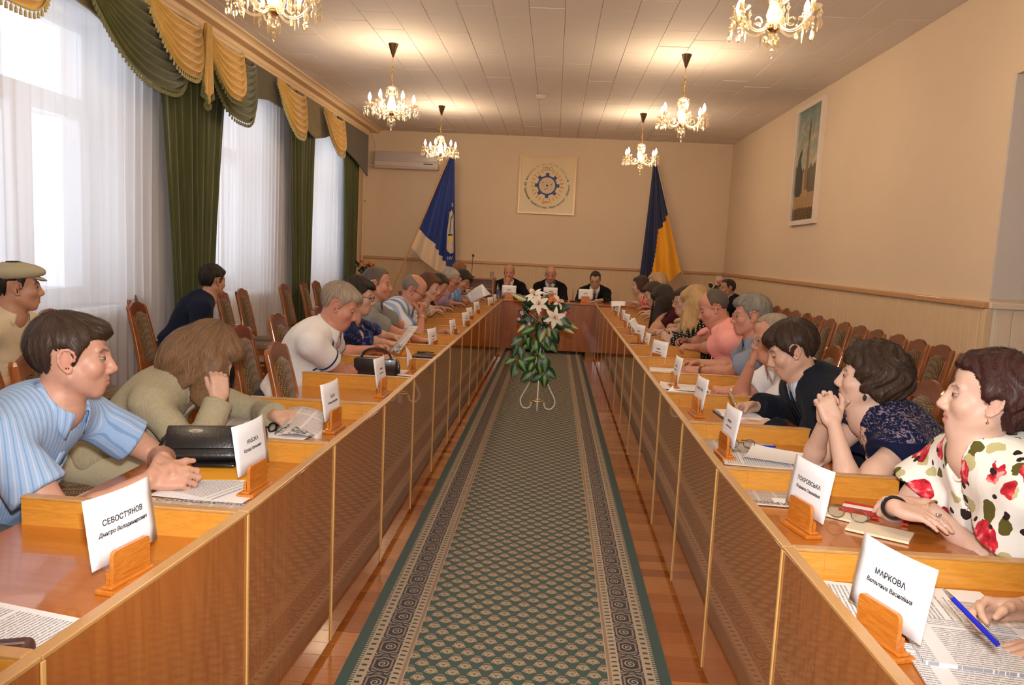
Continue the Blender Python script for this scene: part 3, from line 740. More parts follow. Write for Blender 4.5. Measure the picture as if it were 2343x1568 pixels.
def build_chandelier():
    r = bpy.data.objects.new('chandelier', None); COL.objects.link(r); r.empty_display_size = .05      # origin at the ceiling
    MB().lathe([(0, 0), (.048, 0), (.050, -.006), (.010, -.120), (.006, -.128), (0, -.13)], 24).ob('canopy', M_dbrass, r, smooth=True)
    MB().lathe([(.0045, -.12), (.0045, -.20), (.007, -.205), (.0, -.21)], 8).ob('stem', M_brass, r, smooth=True)
    c = MB()
    for k in range(9):
        z = -.215 - k * .0205; ax = Vector((1, 0, 0)) if k % 2 else Vector((0, 1, 0))
        c.tube([Vector((0, 0, z)) + ax * (.0085 * math.cos(a)) + Vector((0, 0, .0155 * math.sin(a))) for a in np.linspace(0, 2 * math.pi, 10, endpoint=False)], .0026, 5, True)
    c.ob('chain', M_brass, r, smooth=True)
    MB().tube([(.006 * math.sin(k * .9), .006 * math.cos(k * .7), -.20 - .021 * k) for k in range(11)], .0035, 6).ob('cord', plain('gold_cord', srgb(214, 160, 70), .5), r, smooth=True)
    z0 = -.405
    col = MB().lathe([(0, z0), (.020, z0), (.052, z0 - .012), (.058, z0 - .022), (.050, z0 - .030), (.022, z0 - .040), (.020, z0 - .060), (.030, z0 - .075), (.024, z0 - .095), (.034, z0 - .150), (.044, z0 - .190), (.036, z0 - .215), (.026, z0 - .225), (.05, z0 - .238), (.046, z0 - .258), (.020, z0 - .27), (0, z0 - .27)], 12).ob('column', M_cry, r, smooth=True, ang=25)
    dropme = MB().lathe([(0, .030), (.0065, .022), (.005, .014), (.0007, .0125), (.003, .008), (.0115, -.004), (.0145, -.018), (.011, -.034), (.0, -.050)], 6).mesh('pendant', M_cry)
    smallme = MB().lathe([(0, .016), (.005, .010), (.0009, .006), (.009, -.004), (.0105, -.012), (0, -.028)], 6).mesh('pendant', M_cry)
    spear = MB().lathe([(0, .020), (.004, .014), (.0008, .009), (.0055, .0), (.006, -.030), (0, -.060)], 6).mesh('pendant', M_cry)
    for k in range(8):
        a = k * math.pi / 4; link('pendant', smallme if k % 2 else dropme, col, (.052 * math.cos(a), .052 * math.sin(a), z0 - .05 - (0 if k % 2 else .012)))
    hub = z0 - .245
    MB().lathe([(0, hub + .02), (.035, hub + .015), (.040, hub), (.034, hub - .018), (.020, hub - .03), (0, hub - .032)], 16).ob('hub', M_brass, r, smooth=True)
    ball = MB().lathe([(0, hub - .028), (.016, hub - .034), (.030, hub - .052), (.033, hub - .068), (.026, hub - .086), (.010, hub - .098), (0, hub - .10)], 10).ob('finial', M_cry, r, smooth=True, ang=25)
    for k in range(6):
        a = k * math.pi / 3; link('pendant', spear, ball, (.035 * math.cos(a), .035 * math.sin(a), hub - .085))
    link('pendant', dropme, ball, (0, 0, hub - .13))
    for k in range(6):
        a = k * math.pi / 3; d = Vector((math.cos(a), math.sin(a), 0)); RR = .215
        pts = [d * (.03 + (RR - .03) * u) + Vector((0, 0, hub + .0 - .050 * math.sin(u * math.pi * .95) * (1 - .25 * u) + .055 * u ** 3)) for u in np.linspace(0, 1, 12)]
        arm = MB().tube(pts, .0075, 7).tube([d * (.10 + .022 * math.cos(t)) + Vector((0, 0, hub + .012 + .022 * math.sin(t))) for t in np.linspace(.3, 5.5, 12)], .0045, 5).ob('arm', M_cry, r, smooth=True)
        e = pts[-1]
        MB().lathe([(0, .0), (.012, .0), (.034, .010), (.046, .022), (.048, .027), (.040, .021), (.013, .010), (0, .010)], 12, e).ob('drip_dish', M_cry, arm, smooth=True, ang=25)
        MB().lathe([(.0, .010), (.0125, .010), (.0125, .050), (.0, .052)], 10, e).ob('candle_sleeve', M_sleeve, arm, smooth=True)
        MB().lathe([(.0, .050), (.010, .051), (.0165, .066), (.0175, .080), (.013, .100), (.006, .118), (.0, .130)], 12, e).ob('bulb', M_bulb, arm, smooth=True)
        for q in range(5):
            b = q * 2 * math.pi / 5 + a; p = e + Vector((.046 * math.cos(b), .046 * math.sin(b), -.004))
            lng = q % 2 == 0
            link('pendant', smallme, arm, p + Vector((0, 0, -.004)))
            link('pendant', dropme if lng else spear, arm, p + Vector((0, 0, -.050 if lng else -.044)))
    return r
ch0 = build_chandelier()
for i, (x, y, rz, lab) in enumerate(((-1.685, 4.60, 8, 'cut glass chandelier cropped by the top edge above the left desk row'), (1.150, 4.60, 22, 'cut glass chandelier cropped by the top edge above the right desk row'), (-1.685, 7.86, 11, 'lit glass chandelier, nearer of the two whole ones on the window side'),
        (1.168, 7.87, 30, 'lit glass chandelier nearer the picture of the monument'), (-1.673, 11.09, 20, 'lit glass chandelier hanging in front of the air conditioner'), (1.115, 11.07, 33, 'lit glass chandelier hanging above the blue and yellow flag'), (-1.685, 1.40, 4, 'glass chandelier over the camera, window side, out of the picture'), (1.150, 1.40, 15, 'glass chandelier over the camera, wall side, out of the picture'))):  # last two are unseen, added to brighten the ceiling
    o = ch0 if i == 0 else dup(ch0); o.location = (x, y, ZC - .010); o.rotation_euler = (0, 0, R_(rz)); tag(o, lab, 'chandelier')
    l = bpy.data.lights.new('chandelier_glow', 'POINT'); l.energy = BULB_W; l.color = (1, .77, .53); l.shadow_soft_size = .16; lo = bpy.data.objects.new('chandelier_glow', l); COL.objects.link(lo); lo.location = (x, y, ZC - .60)

# ---------------------------------------------------------------- people
def tint_mat(name, rough=.5, sss=.0, spec=.4, bump=.15, bs=220):
    def f(t):
        a = t.n('Attribute', attribute_name='tint').outputs['Color']
        o = t.coord('Object')
        n = t.noise(o, 60, 3); c = t.mix(.10, a, t.mix(n, (.35, .12, .08), (.95, .75, .6)), 'MIX')
        t.out(t.pbr(c, rough, t.bump(t.noise(o, bs, 2), bump, .002), spec=spec, sss=sss))
    return mat(name, f)
def hair_mat():
    def f(t):
        a = t.n('Attribute', attribute_name='tint').outputs['Color']
        v = t.n('Attribute', attribute_name='strand').outputs['Vector']
        n = t.noise(v, 5, 4, .6); n2 = t.noise(v, 17, 2)
        c = t.mix(n, t.mix(.6, a, (0, 0, 0)), t.mix(.07, a, (.75, .55, .38)))
        h = t.math('ADD', n, t.math('MULTIPLY', n2, .5))
        t.out(t.pbr(c, .5, t.bump(h, .75, .012), spec=.22, sheen=.05))
    return mat('hair', f)
def strand_mat():
    def f(t): t.out(t.pbr(t.mix(.15, t.n('Attribute', attribute_name='tint').outputs['Color'], (0, 0, 0)), .45, spec=.25))
    return mat('hair_strand', f)
def vnoise(p, seed, f):                       # cheap smooth noise: a sum of sines, -1..1
    r = np.random.RandomState(seed); o = np.zeros(len(p))
    for _ in range(7):
        d = r.normal(size=3); d /= np.linalg.norm(d)
        o += np.sin(p @ d * f * r.uniform(.6, 1.7) + r.uniform(0, 6.28))
    return o / 3.5
def vnormals(vs, fs):
    a = vs[fs[:, 2]] - vs[fs[:, 0]]; b = vs[fs[:, 3]] - vs[fs[:, 1]]; n = np.cross(a, b)
    N = np.zeros_like(vs)
    for i in range(4): np.add.at(N, fs[:, i], n)
    return N / np.maximum(np.linalg.norm(N, axis=1), 1e-12)[:, None]
CURL = {'flat': (8, 8, 6), 'relax': (22, 30, 18), 'curl': (45, 55, 35), 'fist': (72, 88, 55), 'point': (5, 5, 3), 'hold': (38, 42, 25), 'lace': (35, 70, 40)}
def hand(S, W, d, palm, side, curls='relax', hs=1.0, thumb=None, spread=.10, tc=25):
    """W wrist, d towards the knuckles, palm = the way the palm faces; side +1 right, -1 left"""
    y = nrm(d); z = -nrm(np.asarray(palm, float) - np.dot(palm, y) * y); x = np.cross(y, z)
    ts = -side; F = lambda a, b, c: W + (x * a + y * b + z * c) * hs
    Rm = np.stack([x, y, z], 1); g = Sdf()
    g.box(F(0, .048, 0), V3(.036, .044, .0125) * hs, Rm, .011 * hs, .008)
    g.ell(F(ts * .02, .034, -.008), V3(.019, .032, .015) * hs, Rm, .012)
    g.ell(F(-ts * .024, .036, -.006), V3(.013, .034, .014) * hs, Rm, .012)
    bx = (.029, .0098, -.0095, -.028); by = (.087, .092, .088, .079); L = (.071, .079, .073, .057)
    tips = []
    for i in range(4):
        cu = curls[i] if isinstance(curls, list) else curls
        a = CURL[cu] if isinstance(cu, str) else cu
        p = F(ts * bx[i], by[i] - .012, .001); th = 0; pts = [p, F(ts * bx[i], by[i], .001)]
        sx = ts * (1.5 - i) * spread * .6
        for q in range(3):
            th += R_(a[q]); l = L[i] * (.46, .3, .24)[q]
            dd = x * sx * (1 if q == 0 else .5) + y * math.cos(th) - z * math.sin(th)
            pts.append(pts[-1] + nrm(dd) * l * hs)
        r = [.0095, .0096, .0086, .0078, .0066]
        sc = (1, 1.02, .97, .86)[i] * hs
        g.chain(pts, [q * sc for q in r], .0035)
        g.sph(pts[2], .0088 * sc, .004); tips.append(pts[-1])
    t0 = F(ts * .026, .016, -.006)
    dv = V3(ts * .62, .72, -.32) if thumb is None else V3(ts * thumb[0], thumb[1], thumb[2])
    dv = nrm(dv); d1 = x * dv[0] + y * dv[1] + z * dv[2]
    ax = nrm(np.cross(d1, -z * .5 - x * ts)); 
    p = [t0]; c = d1
    for q, l in enumerate((.046, .034, .027)):
        p.append(p[-1] + c * l * hs); c = nrm(rotm(ax, R_(tc * (.5, 1, 1)[q]) ) @ c)
    g.chain(p, [v * hs for v in (.0150, .0112, .0100, .0078)], .006)
    S.grp(g, .014); return tips
def head(S, T, Rh, sc, o):
    """T maps head coordinates (x right, y forward, z up, origin between the ears) to body coordinates"""
    fat = o.get('fat', 0.); m = o.get('male', 1); A = lambda *q: V3(*q) * sc
    E = lambda c, r, k=.02, op='u', R=Rh: S.ell(T(*c), V3(*r) * sc, R, k * sc, op)
    C = lambda a, b, ra, rb, k=.02, op='u': S.cap(T(*a), T(*b), ra * sc, rb * sc, k * sc, op)
    E((0, -.017, .034), (.0755, .097, .088)); E((0, .030, .048), (.062, .056, .058), .012)
    E((0, .032, -.03), (.059 + .006 * fat, .061, .077), .018)
    E((0, .022, -.075), (.047 + .012 * fat, .051, .031), .02)
    nx = o.get('nose', 1.)
    for s in (-1, 1):
        C((s * .050, .0, -.055), (s * .021, .060, -.098), .021 + .004 * fat, .015, .03)
        E((s * .040, .060, -.026), (.023 + .003 * fat, .022, .024), .025)
        C((s * .044, .070, .022), (s * .012, .0885, .019), .0085, .0085 if m else .006, .016)
    E((0, .070, -.102), (.024, .018, .017), .022)
    if fat > .3: E((0, .035, -.108), (.042, .042, .022), .03)
    for s in (-1, 1): S.sph(T(s * .033, .0995, .003), .0148 * sc, .017 * sc, 's')
    E((0, .077, -.068), (.027, .020, .024), .02)
    C((0, .090, .012), (0, .1115 + .006 * (nx - 1), -.033), .0075, .0120 * nx, .016); E((0, .098, -.040), (.012, .012, .008), .01)
    for s in (-1, 1): E((s * .0125, .101, -.0385), (.0085, .011, .0085), .008)
    C((-.019, .0865, -.0655), (0, .0965, -.0625), .0045, .0055, .006); C((.019, .0865, -.0655), (0, .0965, -.0625), .0045, .0055, .006)
    C((-.017, .0865, -.0745), (0, .0955, -.0760), .0050, .0065, .006); C((.017, .0865, -.0745), (0, .0955, -.0760), .0050, .0065, .006)
    for s in (-1, 1): C((s * .021, .090, -.0695), (0, .1015, -.0693), .0014, .0016, .004, 's')
    for s in (-1, 1):
        g = Sdf(); ea = []
        for i in range(11):
            a = R_(-70 + 28 * i); ea.append(T(s * (.079 + .009 * max(0, math.cos(a + R_(165)))), -.010 - .019 * math.cos(a) * 1.0 - .004 * math.sin(a), -.002 + .029 * math.sin(a) * (1.05 if a < 3 else 1)))
        ea = [T(s * (.0745 + .011 * f), y, z) for f, y, z in ((.0, .012, -.004), (.35, .014, .010), (.7, .009, .021), (.95, -.004, .029), (1.1, -.020, .027), (1.15, -.028, .010), (1.0, -.026, -.008), (.7, -.017, -.024), (.4, -.006, -.036), (.2, .004, -.036), (.05, .008, -.022))]
        g.chain(ea, [.0042 * sc] * 11, .004 * sc)
        g.ell(T(s * .0775, -.010, -.002), V3(.0042, .019, .030) * sc, Rh @ rotm((0, 0, 1), R_(14 * s)), .004 * sc)
        g.sph(T(s * .0775, .001, -.034), .0062 * sc, .006 * sc)
        S.grp(g, .004 * sc)
HAIRLINE = {   # azimuth from the front (degrees) -> height of the hairline
    'short':  [(0, .078), (25, .080), (45, .070), (58, .035), (66, .0), (72, -.022), (79, .010), (86, .036), (112, .030), (124, -.035), (150, -.075), (180, -.08)],
    'fringe': [(0, .050), (25, .055), (45, .050), (58, .025), (66, .0), (72, -.026), (79, .008), (86, .036), (112, .030), (124, -.040), (150, -.078), (180, -.085)],
    'bald':   [(0, .20), (50, .20), (62, .085), (68, .02), (72, -.018), (79, .010), (86, .036), (112, .030), (124, -.035), (150, -.070), (180, -.075)],
    'bob':    [(0, .058), (25, .060), (45, .052), (58, .025), (66, -.02), (74, -.035), (82, -.045), (92, -.03), (105, -.065), (125, -.085), (150, -.095), (180, -.095)],
    'wavy':   [(0, .076), (25, .080), (45, .072), (56, .045), (66, .018), (76, .0), (84, .012), (92, .02), (104, .0), (116, -.07), (140, -.095), (180, -.10)],
    'long':   [(0, .060), (25, .056), (40, .03), (52, -.02), (60, -.10), (66, -.2), (180, -.22)],
}
def hair(P, T, Rh, sc, o, res, center):
    st = o['style']; th = o.get('th', .010); S = Sdf()
    E = lambda c, r, k=.012: S.ell(T(*c), V3(*r) * sc, Rh, min(k, .016) * sc)
    bald = st in ('bald',)
    if bald: th = min(th, .007)
    E((0, -.017, .034), (.0755 + th, .097 + th, .088 + (.004 if bald else th * 1.15)))
    if st in ('short', 'fringe', 'wavy') and not bald: E((0, .020, .062 + th), (.058, .062 + th * .6, .050), .03)
    if st == 'fringe': E((.0, .066, .076), (.052, .030 + th * .4, .030), .03)
    if st in ('bob', 'wavy'):
        E((0, -.035, .01), (.082 + th, .085 + th, .095), .04)
        for s in (-1, 1): E((s * .062, -.02, -.03), (.030 + th * .7, .052, .05 + th), .03)
        if st == 'bob': E((0, .058, .070), (.058, .040, .036), .03)
    if st == 'long':
        E((0, .060, .066), (.060, .042, .040), .03)
        E((0, -.05, -.05), (.085 + th, .060, .14), .05)
        for s in (-1, 1): E((s * .072, .0, -.05), (.026 + th * .5, .055, .13), .04)
    for c, r in o.get('vol', ()): E(c, r, .016)
    tab = o.get('line') or HAIRLINE[st]; pa = np.array([q[0] for q in tab]); pz = np.array([q[1] for q in tab])
    Rt = Rh.T
    def cut(Q):
        q = (Q - center) @ Rt.T / sc
        phi = np.degrees(np.arctan2(np.abs(q[:, 0]), q[:, 1] + .012))
        z = np.interp(phi, pa, pz) - .006 + .003 * np.sin(phi * 1.1 + q[:, 0] * 90)
        d = z - q[:, 2]
        if bald:
            top = np.interp(phi, [0, 70, 110, 150, 180], [.04, .06, .072, .085, .09] if o.get('ring', 1) else [.2] * 5)
            d = np.maximum(d, q[:, 2] - top - .012)
        return d * .8 * sc
    cutk = (.016 if st in ('long', 'bob') else .010 if bald else .022) * sc
    S.fn(cut, cutk, 'i')
    for a, dv, r0, r1 in o.get('hang', ()):      # locks hanging free of the head, in body coordinates
        A_ = T(*a); S.cap(A_, A_ + V3(*dv), r0, r1, .03)
    cu_ = o.get('curtain')
    if cu_:                                     # hair falling straight down round the sides and back
        a0, a1, ln, out, fwd = cu_; azs = np.arange(a0, a1 + 1, 13)
        for az_ in azs:
            a = R_(az_); st0 = T(.080 * math.sin(a), .010 + .088 * math.cos(a), .005); dr = (st0 - center) * (1, 1, 0); dr = nrm(dr)
            l_ = ln * (1 + .12 * math.sin(az_ * 1.7)); S.cap(st0, st0 + dr * out + V3(0, fwd, -l_), .026 * sc, .011 * sc, .022)
    vs, fs = S.mesh(res)
    if not len(vs): return
    q = (vs - center) @ Rt.T / sc
    cr = V3(o.get('part', .015), -.045, .10); w = q - cr
    # strands run away from the crown; coordinates across the strand vary fast, along it slowly
    az = np.arctan2(w[:, 0], w[:, 1]); pol = np.linalg.norm(w, axis=1)
    N = vnormals(vs, fs); amp = o.get('amp', .0035) * sc
    wv = o.get('wave', 0.)
    ph = az + wv * np.sin(pol * 60)
    dsp = .5 * np.sin(ph * 9 + 3 * np.sin(pol * 14)) + .35 * np.sin(ph * 21 + pol * 25 + 1) + .3 * vnoise(q, o.get('seed', 3), 60)
    vs = vs + N * (dsp * amp)[:, None]
    base = np.array(o['col'])
    v = 1 + .22 * vnoise(np.stack([np.cos(ph) * .3, np.sin(ph) * .3, pol], 1), 5, 22)
    col = np.ones((len(vs), 4)); col[:, :3] = np.clip(base * v[:, None], 0, 1)
    if 'col2' in o:     # greyer towards the temples / nape
        f = np.clip((o.get('z2', .03) - q[:, 2]) * 14 + .3, 0, 1)[:, None]; col[:, :3] = col[:, :3] * (1 - f) + np.array(o['col2']) * f
    me = mesh_from('hair', vs, fs, hair_mat(), True, None, col)
    at = me.attributes.new('strand', 'FLOAT_VECTOR', 'POINT')
    at.data.foreach_set('vector', np.stack([np.cos(ph) * 2.2, np.sin(ph) * 2.2, pol * 4], 1).astype(np.float32).ravel())
    ho = child('hair', me, P)
    ns = o.get('strands', 0 if res > .0072 else 2600 if res < .0054 else 1100)
    if ns:                                       # loose strands lying on the mass of hair
        from mathutils.kdtree import KDTree
        kd = KDTree(len(vs)); 
        for i, p in enumerate(vs): kd.insert(p, i)
        kd.balance(); rr = np.random.RandomState(o.get('seed', 3)); N = vnormals(vs, fs); SV, SF, SCo = [], [], []
        crw = center + Rh @ (cr * sc); wob = o.get('wave', 0.)
        ii = rr.randint(0, len(vs), ns); p = vs[ii].copy(); unit = lambda v: v / np.maximum(np.linalg.norm(v, axis=1), 1e-9)[:, None]; dot = lambda u, v: (u * v).sum(1)[:, None]
        K = 6; L_ = (rr.uniform(.035, .075, ns) * o.get('slen', 1.) * sc)[:, None]; lift = (rr.uniform(.0004, .0018, ns) + .0022 * rr.rand(ns) ** 4)[:, None]; tw = rr.normal(0, .16, ns)[:, None]; ws = rr.uniform(0, 6.28, ns)[:, None]; pts = []; nn = []; stop = np.zeros(ns, bool)
        for k in range(K + 1):
            j = np.array([kd.find(q_)[1] for q_ in p]); n = N[j]; base_ = p - n * dot(p - vs[j], n); f = k / K
            if k: stop |= np.linalg.norm(p - vs[j], axis=1) > .0085 * sc; base_[stop] = last_[stop]; n = np.where(stop[:, None], nn[-1], n)
            last_ = base_.copy()
            pts.append(base_ + n * (lift + .004 * f * f * rr.rand(ns, 1) * o.get('fly', 1.))); nn.append(n)
            d = p - crw
            if cu_: low_ = ((p - center) @ Rt.T)[:, 2] < .02 * sc; d[low_] = (0, 0, -1)
            d = unit(d - n * dot(d, n)); d = unit(d + np.cross(n, d) * (tw + .8 * wob * np.sin(k * 1.3 + ws))); p = base_ + d * L_ / K
        wdt = rr.uniform(.0005, .0011, ns)[:, None]; cc = np.clip(np.array(o['col'])[None] * rr.uniform(.65, 1.55, ns)[:, None], 0, 1); G = np.zeros((ns, K + 1, 2, 3))
        for k in range(K + 1):
            sd = unit(np.cross(pts[min(k + 1, K)] - pts[max(k - 1, 0)], nn[k])) * wdt * (1 - .85 * (k / K) ** 2) * (.4 if k == 0 else 1); G[:, k, 0] = pts[k] - sd; G[:, k, 1] = pts[k] + sd
        SV = G.reshape(-1, 3); b0 = (np.arange(ns) * (2 * K + 2))[:, None] + 2 * np.arange(K)[None]; SF = np.stack([b0, b0 + 1, b0 + 3, b0 + 2], -1).reshape(-1, 4); SCo = np.ones((ns, 2 * K + 2, 4)); SCo[:, :, :3] = cc[:, None]; SCo = SCo.reshape(-1, 4)
        st_ = child('hair_strands', mesh_from('hair_strands', SV, SF, strand_mat(), True, None, SCo), ho); st_['kind'] = 'stuff'
    return ho
def child(name, me, parent, loc=None):
    o = bpy.data.objects.new(name, me); COL.objects.link(o); o.parent = parent
    if loc is not None: o.location = loc
    return o
def eyeball(P, c, R, r, iris):
    """a white with iris and pupil, looking along R's y"""
    vs, fs, mi = [], [], []; n, m = 12, 9
    for j in range(m + 1):
        a = math.pi * j / m
        for i in range(n):
            b = 2 * math.pi * i / n; vs.append((math.sin(a) * math.cos(b), math.cos(a), math.sin(a) * math.sin(b)))
    for j in range(m):
        for i in range(n):
            fs.append((j * n + i, j * n + (i + 1) % n, (j + 1) * n + (i + 1) % n, (j + 1) * n + i)); mi.append(2 if j == 0 else 1 if j == 1 else 0)
    # crowd the first rings into pupil and iris
    vs = np.array(vs); 
    for j, a in ((1, .26), (2, .62)):
        for i in range(n):
            b = 2 * math.pi * i / n; vs[j * n + i] = (math.sin(a) * math.cos(b), math.cos(a), math.sin(a) * math.sin(b))
    me = mesh_from('eye', np.array(c) + (vs * r) @ R.T, fs, [plain('eye_white', srgb(158, 144, 136), .3), plain('iris_' + iris, {'brown': (.06, .03, .015), 'blue': (.10, .17, .24), 'grey': (.12, .14, .13)}[iris], .2), plain('pupil', (.005, .005, .005), .1)], True, mi)
    child('eye', me, P)
def lid(P, c, R, r, e0, e1, m, col):
    """eyelid: a strip of a sphere between two elevations"""
    vs = [(math.sin(a) * math.cos(e), math.cos(a) * math.cos(e), math.sin(e)) for e in np.linspace(R_(e0), R_(e1), 5) for a in np.linspace(-1.75, 1.75, 11)]
    fs = [(i * 11 + j, i * 11 + j + 1, (i + 1) * 11 + j + 1, (i + 1) * 11 + j) for i in range(4) for j in range(10)]
    cl = np.ones((len(vs), 4)); cl[:, :3] = col; cl[:11, :3] *= .12; cl[11:22, :3] *= .8
    ob = child('eyelid', mesh_from('eyelid', np.array(c) + np.array(vs) * r @ R.T, np.array(fs), m, True, None, cl), P)
    mo = ob.modifiers.new('thickness', 'SOLIDIFY'); mo.thickness = .0012; mo.offset = 1
def ik(S, W, l1, l2, pole):
    d = W - S; L = np.linalg.norm(d)
    if L > (l1 + l2) * .995: W = S + d / L * (l1 + l2) * .995; d = W - S; L = np.linalg.norm(d)
    L = max(L, abs(l1 - l2) + .02)
    a = (l1 * l1 - l2 * l2 + L * L) / (2 * L); h = math.sqrt(max(l1 * l1 - a * a, 0)); u = nrm(d)
    pv = np.asarray(pole, float); pv = nrm(pv - np.dot(pv, u) * u)
    return S + u * a + pv * h, W
def surf(S, p, d, lo=-.25, hi=.25):
    """first point of the implicit surface met when coming against d"""
    t = np.linspace(hi, lo, 120); q = S.ev(p + t[:, None] * d); i = np.argmax(q < 0)
    return p + d * (t[i] if q[i] < 0 else lo)
def front_sheet(name, S, P, o, ux, uz, d, rows, m, lift=.004, thick=.003, nu=5):
    """a piece of cloth lying on the front of S: rows of (height, left, right) in the chest frame"""
    g = []
    rr = []
    for i in range(len(rows) - 1):
        for k in range(3): f = k / 3; rr.append([rows[i][j] * (1 - f) + rows[i + 1][j] * f for j in range(3)])
    rr.append(rows[-1])
    for h, a, b in rr:
        for k in range(nu): g.append(surf(S, o + uz * h + ux * (a + (b - a) * k / (nu - 1)), d) + d * lift)
    n = len(rr); fs = [(i * nu + k, i * nu + k + 1, (i + 1) * nu + k + 1, (i + 1) * nu + k) for i in range(n - 1) for k in range(nu - 1)]
    me = mesh_from(name, np.array(g), np.array(fs), m); ob = child(name, me, P)
    mo = ob.modifiers.new('thickness', 'SOLIDIFY'); mo.thickness = thick; mo.offset = 0
    return ob
def collar(P, nb, up, fw, rt, m, r=.064, open_=22, point=.05, stand=.032, name='collar', spread=.0, lean=.35):
    """turned-down shirt collar round the neck"""
    vs = []; N = 40
    for i in range(N + 1):
        a = R_(open_) + (2 * math.pi - 2 * R_(open_)) * i / N
        f = max(0, math.cos(a)) ** 3; dr = fw * math.cos(a) + rt * math.sin(a)
        base = nb - up * (.030 * (1 + math.cos(a)) * lean)
        drop = .018 + point * f
        for rr, h in ((r, -.010), (r + .002, stand * .9), (r + .008, stand), (r + .014, stand * .8), (r + .020 + .012 * f + spread, stand * .5 - drop * .5), (r + .024 + .018 * f + spread, stand * .5 - drop)):
            vs.append(base + dr * rr + up * h)
    fs = [(i * 6 + j, (i + 1) * 6 + j, (i + 1) * 6 + j + 1, i * 6 + j + 1) for i in range(N) for j in range(5)]
    ob = child(name, mesh_from(name, np.array(vs), np.array(fs), m), P)
    mo = ob.modifiers.new('thickness', 'SOLIDIFY'); mo.thickness = .003; mo.offset = 0
    return ob
def spectacles(P, T, Rh, sc, col=(.02, .015, .012), rim='full', low=0., thin=.0014, lens=True):
    bm = bmesh.new()
    def tube(pts, r, closed=False, n=6):
        pts = [np.array(p) for p in pts]; k = len(pts); rings = []
        for i, p in enumerate(pts):
            a = pts[(i - 1) % k] if closed or i else pts[i]; b = pts[(i + 1) % k] if closed or i < k - 1 else pts[i]
            y = nrm(b - a); h = V3(0, 0, 1) if abs(y[2]) < .9 else V3(1, 0, 0); x = nrm(np.cross(y, h)); z = np.cross(x, y)
            rings.append([bm.verts.new(p + (x * math.cos(q * 2 * math.pi / n) + z * math.sin(q * 2 * math.pi / n)) * r) for q in range(n)])
        for i in range(k if closed else k - 1):
            A, B = rings[i], rings[(i + 1) % k]
            for q in range(n): bm.faces.new((A[q], A[(q + 1) % n], B[(q + 1) % n], B[q]))
    zc = -.004 - low; yc = .108 + low * .35; lensf = []
    for s in (-1, 1):
        ring = [T(s * .034 + .0245 * math.cos(a), yc - 3.4 * (s * .034 + .0245 * math.cos(a)) ** 2, zc + .0175 * math.sin(a)) for a in np.linspace(0, 2 * math.pi, 20, endpoint=False)]
        lensf.append(ring)
        tube(ring, thin * sc, True)
        tube([T(s * .0575, yc - .012, zc + .006), T(s * .074, yc - .03, zc + .006), T(s * .079, .0, .006), T(s * .078, -.025, -.012)], thin * 1.15 * sc)
    tube([T(-.0105, yc, zc + .005), T(0, yc + .003, zc + .008), T(.0105, yc, zc + .005)], thin * sc)
    me = bpy.data.meshes.new('spectacles'); bm.to_mesh(me); bm.free()
    for p in me.polygons: p.use_smooth = True
    me.materials.append(plain('spectacle_%.2f_%.2f' % (col[0], col[2]), col, .25, metal=.3)); ob = child('spectacles', me, P)
    if lens:
        for ring in lensf:
            me = mesh_from('lens', np.array(ring[:18] + ring[18:]), np.array([(0, i, i + 1, i + 2) for i in range(1, 18, 2)]), lens_mat()); child('lens', me, ob)
    return ob
def lens_mat():
    def f(t):
        a = t.n('BsdfTransparent', ins={'Color': (.93, .95, .95)}).outputs[0]; b = t.n('BsdfGlossy', ins={'Roughness': .03}).outputs[0]
        t.out(t.n('MixShader', ins={0: .10, 1: a, 2: b}).outputs[0])
    return mat('spectacle_lens', f)
